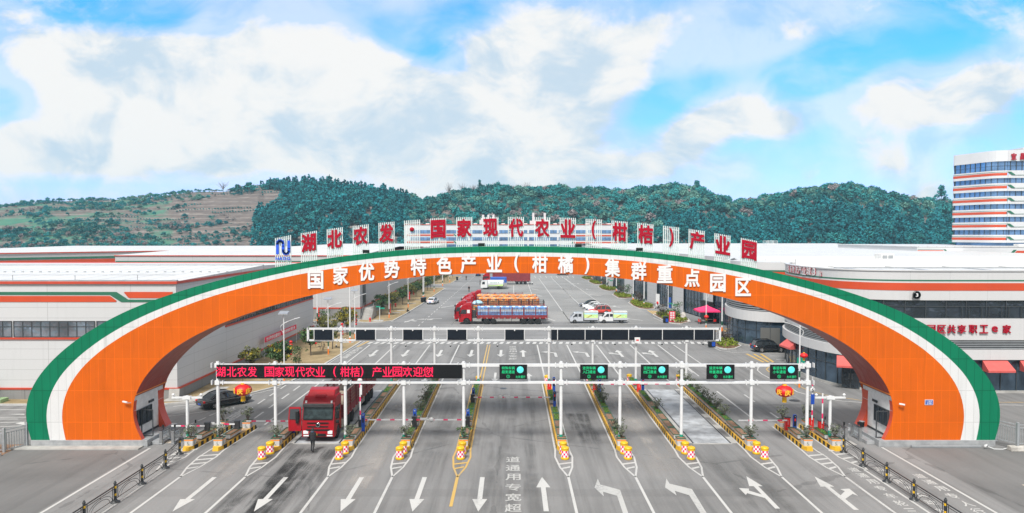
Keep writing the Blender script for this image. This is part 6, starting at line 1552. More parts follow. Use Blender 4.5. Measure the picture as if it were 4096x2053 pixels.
def tall_pole(x, y, h, label, zb=0.):
    r = thing('light_mast', label, 'pole', (x, y, zb), 0, 'tall white light masts'); q = MB(); q.tube([(0, 0, 0), (0, 0, h)], [.14, .08], 10, 0); q.cyl((0, 0, .02), (0, 0, .7), .15, None, 10, 1); q.cyl((0, 0, 1.0), (0, 0, 1.7), .14, None, 10, 2, False); q.build('pole', ['gantry white', 'orange band', 'planter green'], r)
    q = MB(); q.beam((-.5, 0, h - .1), (.5, 0, h - .1), .08, .08); q.box(-.55, -.25, -.2, .1, h - .1, h + .15); q.box(.25, .55, -.2, .1, h - .1, h + .15); q.build('flood_head', 'gantry white', r)
for x, y, h, lb in ((-35.2, 125.4, 9.0, 'tall white mast near the warehouse corner on the left'), (-23.8, 101.8, 9.2, 'tall white mast in the verge by the zebra crossing'), (-21.9, 171, 9.2, 'tall white mast beside the white saloon'), (-21.4, 214, 9, 'tall white mast at the side street on the left')): tall_pole(x, y, h, lb, .1)
def gp(x, y, s=3.797, ox=2250, oy=1060): return G(ox + x / s, oy + y / s)
for x, y, lb in ((1073, 548, 'tall white mast at the bed of the second hedge from the front on the right'), (1238, 628, 'tall white mast standing in the yellow green hedge facing the car park'), (818, 412, 'white mast beside the third hedge on the right'), (990, 395, 'white mast by the dark glass door of the shops'), (675, 358, 'white mast with a green sign behind the third hedge'), (590, 290, 'white mast at the fifth hedge along the shops'), (445, 225, 'white mast at the last hedge along the shops')):
    p = gp(x, y); tall_pole(p.x, p.y, 9., lb)
p = gp(2395, 1010); tall_pole(p.x + .3, p.y, 9.3, 'tall white mast at the corner of the curved glass building')
for (x, y, ox, oy, s, lb) in ((1603, 800, 2250, 1060, 3.797, 'street lamp with a curved arm among the shrubs near the green signpost'), (2180, 985, 2250, 1060, 3.797, 'street lamp beside the pink canopy with a small red lantern'), (640, 433, 2900, 1350, 2.154, 'white street lamp with orange foot beside the rounded building on the right')):
    p = G(ox + x / s, oy + y / s); r = street_lamp(p.x, p.y, lb, -1); r.rotation_euler[2] = math.pi if 'shrubs' not in lb else .4; r['group'] = 'street lamps on the right'; r.location.z = 0
p = G(2900 + 655 / 2.154, 1350 + 433 / 2.154)
for lb, c in (('small red lantern on the lamp post by the pink canopy', G(2250 + 2180 / 3.797, 1060 + 985 / 3.797) + Vector((0, -.2, 2.2))), ('small red lantern on the lamp post beside the rounded building', G(2900 + 640 / 2.154, 1350 + 433 / 2.154) + Vector((.35, -.2, 3.4)))):
    lantern(lb, (c.x, c.y, c.z), .62); bpy.context.scene.collection.objects
for k, (x, y) in enumerate(((558, 1150), (890, 1000), (1253, 870), (935, 640), (1440, 730), (1900, 560), (1978, 470), (2165, 370), (2225, 300))):
    p = G(1000 + x / 3.397, 1100 + y / 3.397); r = thing('lantern_string', 'string of red lanterns on the left verge, ' + ['nearest of them', 'by the vase shaped bare bush', 'beside the first post of the rear gantry', 'near the warehouse corner mast', 'beside the yellow green tree', 'by the first dark tree', 'in front of the second tree', 'left of the sitting person', 'in the farther trees of the row'][k], 'lanterns', (p.x, p.y, .2), 0, 'strings of red lanterns')
    q = MB()
    for j in range(5 if k != 6 else 2): q.lathe((0, 0, .55 + j * .38), [(.06, -.17), (.2, -.08), (.22, 0), (.2, .08), (.06, .17)], 10)
    q.build('lanterns', 'lantern red', r); q = MB(); q.cyl((0, 0, .05), (0, 0, 2.6), .02, None, 5); q.build('cord', 'dark metal', r)
# red banner in front of the warehouse wall
r = thing('banner', 'long red banner with white slogan on the side wall of the front left warehouse', 'banner', (-31.6, 95, 2.5))
q = MB(); q.add([(0, -6.6, -.34), (0, 6.6, -.34), (0, 6.6, .34), (0, -6.6, .34), (-.03, -6.6, -.34), (-.03, 6.6, -.34), (-.03, 6.6, .34), (-.03, -6.6, .34)], [(0, 1, 2, 3), (7, 6, 5, 4), (3, 2, 6, 7), (1, 0, 4, 5)]); q.build('cloth', 'banner red', r)
q = MB()
for k, ch in enumerate('分分秒秒注重安全 时时刻刻珍惜生命'):
    if ch != ' ': q.text(ch, (.004, -5.6 + k * .70, 0), (0, 1, 0), (0, 0, 1), (1, 0, 0), .64, .48, .003, 0, .03)
q.build('lettering', 'white paint', r); q = MB()
for y in (-6.6, 6.6): q.cyl((-.02, y, -2.4), (-.02, y, .45), .03, None, 6)
q.build('pole', 'slat white', r)
# signposts, bins, canopy
def sign_post(p, label, rz=0):
    r = thing('signpost', label, 'sign', p, rz); q = MB(); q.cyl((0, 0, 0), (0, 0, 2.6), .05, None, 8); q.build('pole', 'gantry white', r); q = MB(); q.box(-.1, .9, -.03, .03, 2.3, 2.55); q.box(-.7, .1, -.03, .03, 2.6, 2.82); q.build('board', 'sign green', r)
sign_post(gp(1665, 800), 'green direction signpost in the planting bed near the rocks'); sign_post(gp(717, 365), 'small green direction signpost at the third hedge'); sign_post(G(1000 + 1763 / 3.397, 1100 + 632 / 3.397), 'small green direction signpost by the warehouse steps')
p = G(2900 + 645 / 2.154, 1350 + 380 / 2.154); r = thing('flag_sign', 'green and white board on the lamp post beside the rounded building', 'sign', (p.x, p.y - .2, 1.45)); q = MB(); q.box(-.42, .42, -.03, .03, .25, 1.2, 0); q.box(-.42, .42, -.03, .03, 0, .25, 1); q.build('board', ['sign green', 'white paint'], r)
def bin_(p, lb, w=.9):
    r = thing('rubbish_bin', lb, 'bin', p, 0); q = MB(); q.box(-w / 2, w / 2, -.3, .3, .08, 1.1, 0); q.build('body', 'black', r, bevel=.03); q = MB(); q.box(-.06, w / 2 - .08, -.31, -.30, .2, .8, 0); q.build('front_panel', 'blue box', r); q = MB(); q.box(-w / 2 - .03, w / 2 + .03, -.33, .33, 1.1, 1.18); q.build('lid', 'dark metal', r)
bin_(gp(1567, 880), 'black and blue rubbish bin at the tip of the bed near the rocks'); p = G(2700 + 558 / 3.797, 1100 + 1100 / 3.797); bin_(p, 'black and blue rubbish bin left of the yellow green hedge near the SUV', .95)
for p, lb in ((G(1000 + 2342 / 3.397, 1100 + 380 / 3.397), 'left of two black wheelie bins on the kerb beside the white saloon'), (G(1000 + 2372 / 3.397, 1100 + 375 / 3.397), 'right of two black wheelie bins on the kerb beside the white saloon'), (G(1750 + 362 / 4.61, 1060 + 285 / 4.61), 'lone black bin on the tip of the far verge')):
    r = thing('wheelie_bin', lb, 'bin', p); q = MB(); q.add([(-.3, -.3, .1), (.3, -.3, .1), (.3, .3, .1), (-.3, .3, .1), (-.38, -.36, 1.15), (.38, -.36, 1.15), (.38, .36, 1.15), (-.38, .36, 1.15)], [(3, 2, 1, 0), (0, 1, 5, 4), (1, 2, 6, 5), (2, 3, 7, 6), (3, 0, 4, 7), (4, 5, 6, 7)]); q.build('body', 'black', r); q = MB(); q.obox((0, 0, 1.2), (.82, .8, .08), 0, 0, (.1, 'X')); q.build('lid', 'dark metal', r)
    for s in (-1, 1): q = MB(); q.lathe((s * .3, .3, .1), [(.1, -.04), (.1, .04)], 10, 0, 'X'); q.build('wheel', 'rubber', r)
r = thing('fire_hydrant', 'small red fire hydrant at the foot of the warehouse steps', 'hydrant', G(1000 + 1632 / 3.397, 1100 + 648 / 3.397)); q = MB(); q.lathe((0, 0, 0), [(.16, 0), (.14, .1), (.12, .6), (.17, .65), (.15, .85), (.03, .95)], 10); q.cyl((-.22, 0, .6), (.22, 0, .6), .07, None, 8); q.build('body', 'red box', r)
p = gp(2190, 890); r = thing('pink_canopy', 'pink pop-up canopy over tables outside the shops', 'canopy', (p.x, p.y, 0)); q = MB(); a = 1.9
top = [(-.3, -.3, 3.15), (.3, -.3, 3.15), (.3, .3, 3.15), (-.3, .3, 3.15)]; ed = [(-a, -a, 2.45), (a, -a, 2.45), (a, a, 2.45), (-a, a, 2.45)]; md = [(0, -1.3, 2.66), (1.3, 0, 2.66), (0, 1.3, 2.66), (-1.3, 0, 2.66)]
q.add(top + ed + [(x, y, 2.2) for x, y, z in ed], [(0, 1, 5, 4), (1, 2, 6, 5), (2, 3, 7, 6), (3, 0, 4, 7), (0, 3, 2, 1), (4, 5, 9, 8), (5, 6, 10, 9), (6, 7, 11, 10), (7, 4, 8, 11)]); q.poly([(-.3, -.3, 3.15), (.3, -.3, 3.15), (0, 0, 3.4)]); q.poly([(.3, -.3, 3.15), (.3, .3, 3.15), (0, 0, 3.4)]); q.poly([(-.3, .3, 3.15), (-.3, -.3, 3.15), (0, 0, 3.4)]); q.poly([(.3, .3, 3.15), (-.3, .3, 3.15), (0, 0, 3.4)]); q.build('roof_cloth', 'canopy pink', r)
for s in (-1, 1):
    for t_ in (-1, 1): q = MB(); q.cyl((s * a * .96, t_ * a * .96, 0), (s * a * .96, t_ * a * .96, 2.45), .03, None, 6); q.build('leg', 'grey metal', r)
r = thing('folding_table', 'long wooden table under the pink canopy', 'table', (p.x - .2, p.y - .2, 0), .25); q = MB(); q.box(-1.2, 1.2, -.35, .35, .7, .76); q.build('table_top', 'tarp beige', r)
for s in (-1, 1):
    for t_ in (-1, 1): q = MB(); q.cyl((s * 1.05, t_ * .28, 0), (s * 1.05, t_ * .28, .7), .03, None, 6); q.build('leg', 'dark metal', r)
for k, (dx, dy) in enumerate(((-1.5, -.8), (-1.0, .6), (.2, .7), (1.2, -.6), (1.9, .3))):
    r = thing('red_chair', ['red chair at the left end of the table under the pink canopy', 'red chair behind the left half of the table under the canopy', 'red chair behind the middle of the table under the canopy', 'red chair in front of the right end of the table under the canopy', 'red chair at the right end of the table under the canopy'][k], 'chair', (p.x + dx, p.y + dy, 0), k * 1.1, 'chairs under the pink canopy')
    q = MB(); q.box(-.22, .22, -.22, .22, .42, .46); q.build('seat', 'red box' if k < 4 else 'dark metal', r); q = MB(); q.box(-.22, .22, .19, .23, .46, .9); q.build('backrest', 'red box' if k < 4 else 'dark metal', r)
    for s in (-1, 1):
        for t_ in (-1, 1): q = MB(); q.cyl((s * .19, t_ * .19, 0), (s * .19, t_ * .19, .42), .02, None, 5); q.build('leg', 'dark metal', r)
p = gp(1665, 872); r = thing('notice_stand', 'red notice stand with white panels beside the bin near the rocks', 'sign', p, .1); q = MB(); q.box(-.55, .55, -.05, .05, .1, 2.0, 0)
for i in range(2):
    for j in range(4): q.box(-.4 + i * .45, -.06 + i * .45, -.06, -.05, .3 + j * .42, .6 + j * .42, 1)
q.build('board', ['banner red', 'white paint'], r)
for k in range(12):
    pp = gp(1690 + k * 20 + random.uniform(-8, 8), 880 - abs(k - 5) * 3 + random.uniform(-14, 8)); r_ = MB(); s = random.uniform(.18, .38); M = Matrix.Translation((pp.x, pp.y, .1)) @ Matrix.Rotation(random.random() * 3, 4, 'Z')
    q = MB(); q.lathe((0, 0, 0), [(s * .9, 0), (s, s * .3), (s * .75, s * .8), (s * .2, s)], 7); q.v = [(x * (1 + .2 * math.sin(k + x * 9)), y * .8, z) for x, y, z in q.v]; rr = thing('rock', '%s pale rock from the left along the edge of the bed near the pink canopy' % NUM[k], 'rock', (pp.x, pp.y, .05), random.random() * 3, 'pale rocks edging the bed'); q.build('stone', 'rock', rr)
pp = gp(1835, 830); r = thing('boulder', 'large pale standing boulder left of the pink canopy', 'boulder', (pp.x, pp.y, .1)); q = MB(); q.lathe((0, 0, 0), [(.6, 0), (.65, .4), (.5, 1.0), (.2, 1.3)], 8); q.build('stone', 'rock', r)
pp = gp(1445, 640); r = thing('standing_banner', 'white standing advertising banner with a red emblem beside a shop door', 'banner', (pp.x, pp.y, 0), -1.0); q = MB(); q.box(-.55, .55, -.04, .04, .05, 2.9, 0); q.lathe((0, -.045, .9), [(.001, -.01), (.35, -.01), (.35, 0)], 14, 1, 'Y'); q.build('board', ['white paint', 'red box'], r)
pp = gp(1637, 655); r = thing('standing_banner', 'blue standing board behind the lamp post beside a shop door', 'banner', (pp.x, pp.y, 0), -1.0); q = MB(); q.box(-.7, .7, -.04, .04, .05, 2.3, 0); q.build('board', ['tarp blue'], r)
# ================================================================== plants in the beds
def hedge(poly, label, m, h, dens, size=.13, mn=.0, group=None):
    P_ = [(p.x, p.y) for p in poly]; xs_ = [p[0] for p in P_]; ys_ = [p[1] for p in P_]; cs = []
    cx, cy = sum(xs_) / len(xs_), sum(ys_) / len(ys_)
    def inside(x, y):
        r = False; j = len(P_) - 1
        for i in range(len(P_)):
            if (P_[i][1] > y) != (P_[j][1] > y) and x < (P_[j][0] - P_[i][0]) * (y - P_[i][1]) / (P_[j][1] - P_[i][1] + 1e-9) + P_[i][0]: r = not r
            j = i
        return r
    area = (max(xs_) - min(xs_)) * (max(ys_) - min(ys_)); n = int(area * dens)
    for _ in range(n):
        x, y = rng.uniform(min(xs_), max(xs_)), rng.uniform(min(ys_), max(ys_))
        if inside(cx + (x - cx) * 1.12, cy + (y - cy) * 1.12): cs.append((x - cx, y - cy, .12 + h * rng.uniform(.35, .95)))
    if not cs: return
    r = thing('hedge', label, 'hedge', (cx, cy, 0), 0, group); Vv = leaves(rng, cs, [(.22, .22, h * .25)] * len(cs), 9, size); o = bpy.data.objects.new('foliage', npmesh('foliage', Vv, quads(Vv), [m])); COL.objects.link(o); o.parent = r
HL = ['yellow green hedge in the bed nearest the pink canopy', 'long yellow green hedge facing the parked mini trucks', 'yellow green hedge, third bed along the shops', 'yellow green hedge, fourth bed along the shops', 'yellow green hedge, fifth bed along the shops', 'yellow green hedge in the last bed along the shops', 'round yellow green hedge beside the black SUV']
for b_, lb in zip(BEDW, HL): hedge(b_, lb, 'leaf hedge', .55, 9, .16, 0, 'hedges in the planting beds')
def bush(p, label, m, w, h, n=26, size=.16, group=None):
    r = thing('bush', label, 'bush', (p[0], p[1], .1), 0, group); q = MB()
    for _ in range(6): a = rng.random() * 6.28; q.tube([(0, 0, 0), (math.cos(a) * w * .3, math.sin(a) * w * .3, h * .7)], [.03, .012], 4)
    q.build('stems', 'bark', r)
    cs = [(rng.normal() * w * .24, rng.normal() * w * .24, h * (.25 + .65 * rng.random())) for _ in range(n)]; Vv = leaves(rng, cs, [(w * .18, w * .18, h * .13)] * n, 14, size); o = bpy.data.objects.new('foliage', npmesh('foliage', Vv, quads(Vv), [m])); COL.objects.link(o); o.parent = r
for x, y, m, w, h, lb in ((1510, 800, 'leaf brown', 2.2, 2.6, 'dark brown bush behind the hedge nearest the pink canopy'), (1730, 830, 'leaf green', 2.6, 3.6, 'tall green bush beside the green signpost and rocks'), (1110, 540, 'leaf brown', 2.2, 2.2, 'brown bush at the back of the long hedge, left'), (1180, 590, 'leaf brown', 2.4, 2.3, 'brown bush at the back of the long hedge, right'),
                          (870, 385, 'leaf green', 2.4, 3.0, 'round green bush behind the third bed, left'), (890, 455, 'leaf brown', 2.3, 2.3, 'brown bush in the middle of the third bed'), (970, 470, 'leaf green', 2.4, 3.2, 'round green bush at the right of the third bed'), (635, 330, 'leaf brown', 2.8, 2.6, 'brown bush in the fourth bed along the shops'), (490, 255, 'leaf brown', 3.2, 2.6, 'brown bush in the fifth bed along the shops'), (415, 205, 'leaf brown', 2.6, 1.8, 'brown bush in the last bed along the shops')):
    p = gp(x, y); bush((p.x, p.y), lb, m, w, h)
p = G(2700 + 730 / 3.797, 1100 + 1010 / 3.797); bush((p.x, p.y), 'dark leafless bush behind the round hedge by the curved glass building', 'leaf brown', 2.6, 1.6)
# ================================================================== trees on the left verge
def tree(x, y, h, w, m, label, group=None, trunk=.32, n=40, m2=None, k=.5, z=.12):
    r = thing('street_tree', label, 'tree', (x, y, z), rng.random() * 6.28, group)
    q = MB(); q.tube([(0, 0, 0), (.03, .02, h * trunk), (0, .05, h * .7)], [.085, .07, .03], 7)
    cs = []; sp = []
    for _ in range(n):
        d = rng.normal(size=3); d /= np.linalg.norm(d); rr = rng.random() ** .4
        c_ = np.array([d[0] * w * .40 * rr, d[1] * w * .40 * rr, h * trunk + (h * (1 - trunk)) * (.5 + .42 * d[2] * rr)]); cs.append(c_); sp.append((w * .13, w * .13, h * .07))
        if rng.random() < .35: q.tube([(0, 0, h * trunk * (1 + .3 * rng.random())), c_], [.04, .01], 4)
    q.build('trunk', 'bark', r)
    Vv = leaves(rng, cs, sp, 26, .18); mi_ = (np.repeat(rng.random(n) < k, 26)).astype(int) if m2 else None
    o = bpy.data.objects.new('crown', npmesh('crown', Vv, quads(Vv), [m] + ([m2] if m2 else []), mi_)); COL.objects.link(o); o.parent = r; return r
ORD = ['first dark green tree of the row beside the road, next to the warehouse steps', 'second tree of the row, olive with yellow leaves, behind the lamp', 'third dark green tree of the row along the road', 'fourth tree of the row along the road', 'fifth dark green tree of the row along the road', 'sixth tree of the row, behind the white saloon', 'seventh tree of the row along the road', 'last tree of the row before the side street']
for k, (x, y) in enumerate(((-25.6, 136), (-25.1, 145.5), (-24.7, 156.7), (-24.5, 166.5), (-24.4, 176.6), (-24.1, 186), (-23.9, 196), (-23.8, 203))): tree(x, y, 4.3 if k else 4.5, 3.9 if k else 4.2, 'leaf green' if k in (0, 2, 4, 6) else 'leaf olive', ORD[k], 'street trees along the left road', .30, 46, 'leaf yellow' if k == 1 else None, .15)
for k, (x, y) in enumerate(((-22.5, 230), (-22.3, 239), (-22.2, 248), (-22, 257), (-24.5, 227))): tree(x, y, 4.0, 3.2, 'leaf olive', '%s small olive tree from the front on the third verge' % NUM[k], 'trees on the third verge', .3, 30)
tree(-26.1, 109.6, 4.7, 4.4, 'leaf olive', 'bright yellow green tree behind the tall mast', None, .25, 64, 'leaf yellow', .34)
tree(-28.7, 107.5, 3.7, 4.2, 'leaf olive', 'thin olive tree with a few yellow leaves beside the warehouse corner', None, .3, 40, 'leaf yellow', .10)
tree(-26.4, 90.8, 4.0, 3.7, 'leaf green', 'green and yellow tree left of the first blank display of the rear gantry', None, .32, 60, 'leaf yellow', .14)
tree(-27.6, 82.0, 3.5, 3.7, 'leaf green', 'tree heavy with yellow leaves in front of the red banner', None, .2, 64, 'leaf yellow', .16)
tree(-29.2, 77.5, 3.6, 3.2, 'leaf olive', 'sparse pale tree above the left end of the LED banner', None, .3, 30, 'leaf yellow', .12)
tree(-24.9, 96.0, 3.2, 1.9, 'leaf olive', 'small tree behind the first post of the rear gantry', None, .35, 20)
bush((-25.4, 82.0), 'narrow grey green evergreen bush right of the yellow leaved tree', 'leaf green', 1.7, 2.9, 30, .12)
bush((-25.9, 94.8), 'vase shaped bare bush on the dry grass beside the lamp', 'leaf brown', 1.3, 1.8, 14, .08)
bush((-33.6, 124.6), 'dark bush with red lanterns at the corner of the second warehouse', 'leaf green', 2.6, 2.6)
bush((-50.6, 65.9), 'dark bush by the green ramp at the left edge', 'leaf green', 2.4, 2.8, 30)

# ================================================================== vehicles (local: nose towards +x, origin on the ground under the nose)
def wheel_objs(r, cx, cy, rad, w, side, spoke=False, dual=False):
    q = MB(); W_ = w / 2; q.lathe((cx, cy, rad), [(rad * .62, -W_), (rad * .93, -W_), (rad, -W_ * .7), (rad, W_ * .7), (rad * .93, W_), (rad * .62, W_)], 20, 0, 'Y')
    t_ = q.build('wheel', 'rubber', r); q = MB(); y0 = cy + side * W_ * .72
    q.lathe((cx, y0, rad), [(.01, side * .01), (rad * .2, side * .035), (rad * .24, side * .0), (rad * .5, side * -.04), (rad * .62, side * .05), (rad * .64, -side * .02)], 18, 0, 'Y')
    if spoke:
        for k in range(5):
            a = k * 2 * math.pi / 5; q.beam((cx, y0 + side * .03, rad), (cx + math.cos(a) * rad * .6, y0 + side * .03, rad + math.sin(a) * rad * .6), .06, .03)
    q.build('rim', 'rim silver', t_)
def hull(q, st, n=12, m=0):
    """st: list of (x, z0, z1, half width, tuck)"""
    vs = []
    for x, z0, z1, hw, tk in st:
        h = z1 - z0; pr = [(-.78, 0), (-.96, .12), (-1, .42), (-.985, .7), (-.90, .93), (-.74, 1.0), (0, 1.03)]
        pr = pr + [(-a, b) for a, b in pr[::-1][1:]]
        for a, b in pr:
            k = 1 - tk * max(0, b - .6) if abs(a) > .5 else 1; vs.append((x, a * hw * k, z0 + b * h))
    k_ = 13; fs = []
    for i in range(len(st) - 1):
        for j in range(k_): fs.append((i * k_ + j, i * k_ + (j + 1) % k_, (i + 1) * k_ + (j + 1) % k_, (i + 1) * k_ + j))
    q.add(vs, fs, m, True); q.add(vs[:k_], [list(range(k_))[::-1]], m); q.add(vs[-k_:], [list(range(k_))], m)
def car(label, loc, rz, paint, kind='sedan', group=None, roof=None):
    r = thing('parked_car', label, 'car', loc, rz, group); suv = kind == 'suv'
    L_, hw = (4.55, .93) if suv else (4.75, .90); belt = 1.0 if suv else .90; top = 1.66 if suv else 1.44; rw = .36 if suv else .33; zb = .24 if suv else .2
    fx, bx_ = -.92, -L_ + (.95 if suv else 1.05)
    q = MB(); hull(q, [(0, zb + .16, belt - .3, hw * .72, .0), (-.12, zb + .06, belt - .2, hw * .88, .05), (-.45, zb, belt - .12, hw * .97, .08), (-1.2, zb, belt - .02, hw, .1), (-1.9, zb, belt + .02, hw, .08), (-3.2, zb, belt + .04, hw, .08), (-L_ + .55, zb + .02, belt + .05, hw * .98, .08), (-L_ + .12, zb + .1, belt + (.0 if suv else .02), hw * .9, .06), (-L_, zb + .2, belt - .12, hw * .8, .0)]); q.build('body', paint, r)
    gh = [(-1.25, belt - .04, .74, .0), (-1.95, top - .08, .66, .1), (-2.6, top, .66, .1), (-3.4 if suv else -3.05, top - .02, .65, .1)] + ([(-4.15, top - .12, .62, .1), (-4.45, belt, .72, 0)] if suv else [(-3.55, top - .12, .63, .1), (-4.25, belt, .70, 0)])
    vs = []; 
    for x, zt_, w_, _ in gh: vs += [(x, -hw * .93, belt - .03), (x, -w_, zt_), (x, w_, zt_), (x, hw * .93, belt - .03)]
    q = MB(); n_ = len(gh)
    for i in range(n_ - 1):
        a = i * 4; b_ = a + 4
        last = i == n_ - 2; first = i == 0
        q.add(vs, [(a, a + 1, b_ + 1, b_), (a + 2, a + 3, b_ + 3, b_ + 2)], 0); q.add(vs, [(a + 1, a + 2, b_ + 2, b_ + 1)], 0 if (first or last) else 1)
    q.build('greenhouse', ['car glass', roof or paint], r)
    q = MB()
    for s in (-1, 1):
        for i in range(n_ - 1):
            p_, q_ = Vector(vs[i * 4 + (1 if s < 0 else 2)]), Vector(vs[i * 4 + 4 + (1 if s < 0 else 2)]); q.beam(p_ + Vector((0, s * .01, .01)), q_ + Vector((0, s * .01, .01)), .07, .06)
        for xt in (-2.55, -3.45): q.beam((xt + .1, s * (hw * .935), belt), (xt, s * .675, top - .06), .08, .035)
    q.build('pillar', paint if kind != 'x' else paint, r)
    q = MB()
    for s in (-1, 1):
        q.beam((-1.35, s * hw * .955, belt + .0), (-L_ + .6, s * hw * .955, belt + .02), .02, .03)
        if paint == 'car black':
            for i in range(n_ - 1):
                p_, q_ = Vector(vs[i * 4 + (1 if s < 0 else 2)]), Vector(vs[i * 4 + 4 + (1 if s < 0 else 2)]); q.beam(p_ + Vector((0, s * .055, -.05)), q_ + Vector((0, s * .055, -.05)), .035, .05)
    q.build('chrome_trim', 'chrome', r)
    for s in (-1, 1):
        for cx in (-.95, -L_ + 1.0):
            q = MB(); q.lathe((cx, s * (hw - .06), rw), [(rw * 1.16, -.08), (rw * 1.16, .075)], 20, 0, 'Y'); q.build('wheel_arch', 'black', r); wheel_objs(r, cx, s * (hw - .07), rw, .22, s, True)
        q = MB(); q.obox((-.22, s * hw * .66, belt - .32), (.26, .36, .13), s * -.45); q.build('headlight', 'lamp glass', r, bevel=.02)
        q = MB(); q.obox((-L_ + .12, s * hw * .70, belt - .10), (.18, .36, .16), s * .35); q.build('tail_light', 'tail red', r, bevel=.02)
        q = MB(); q.obox((-1.55, s * (hw + .07), belt + .08), (.16, .2, .13), 0); q.build('mirror', paint, r, bevel=.03)
        q = MB(); q.beam((-2.2, s * (hw + .005), belt - .14), (-2.35, s * (hw + .005), belt - .14), .02, .03); q.beam((-3.15, s * (hw + .005), belt - .14), (-3.3, s * (hw + .005), belt - .14), .02, .03); q.build('door_handle', 'chrome', r)
    q = MB(); q.box(-.04, .03, -.5, .5, zb + .22, zb + .42); q.build('grille', 'black', r); q = MB(); q.box(-.0, .045, -.22, .22, zb + .12, zb + .24); q.box(-L_ - .03, -L_ + .05, -.22, .22, belt - .42, belt - .28); q.build('number_plate', 'plate blue', r)
    if suv:
        q = MB()
        for s in (-1, 1): q.beam((-2.1, s * .6, top + .04), (-4.0, s * .6, top + .02), .04, .05)
        q.build('roof_rail', 'chrome', r)
    return r
ca = car('black saloon with chrome window trim driving away under the red lantern on the left', (-25.4, 66.5, 0), R(50), 'car black')
ca = car('black SUV parked in front of the curved dark glass building', (37.3, 94.6, 0), R(2), 'car black', 'suv')
car('red SUV with a silver roof beside the two mini trucks', (15.4, 140.0, 0), math.pi, 'car red', 'suv', None, 'car silver')
car('white SUV just behind the red one in the car park', (15.6, 143.6, 0), math.pi, 'car white', 'suv', 'white cars in the short row')
car('white saloon in the middle of the short row in the car park', (15.5, 147.0, 0), math.pi, 'car white', 'sedan', 'white cars in the short row')
car('farthest white saloon of the short row, next to the black one', (15.2, 150.2, 0), math.pi, 'car white', 'sedan', 'white cars in the short row')
car('black saloon at the far end of the short row in the car park', (15.0, 153.8, 0), math.pi, 'car black')
car('white saloon parked by the kerb on the left road near the bins', (-17.9, 163.0, 0), R(80), 'car white')
car('dark car far away at the end of the left road', (-13, 270, 0), R(90), 'car black'); car('white car parked behind the farthest red lorry', (5.7, 268, 0), R(-90), 'car white', 'suv'); car('black car far away at the end of the car park', (17.5, 272, 0), R(180), 'car black')
car('white car half hidden behind the right arch leg', (34.3, 61.0, 0), R(-95), 'car white')
car('silver car behind the blue covered lorry', (-6.5, 210.5, 0), math.pi, 'car silver', 'suv')
car('black car parked on the street behind the front gantry by the rounded building', (33.4, 84.6, 0), R(15), 'car black') if False else None

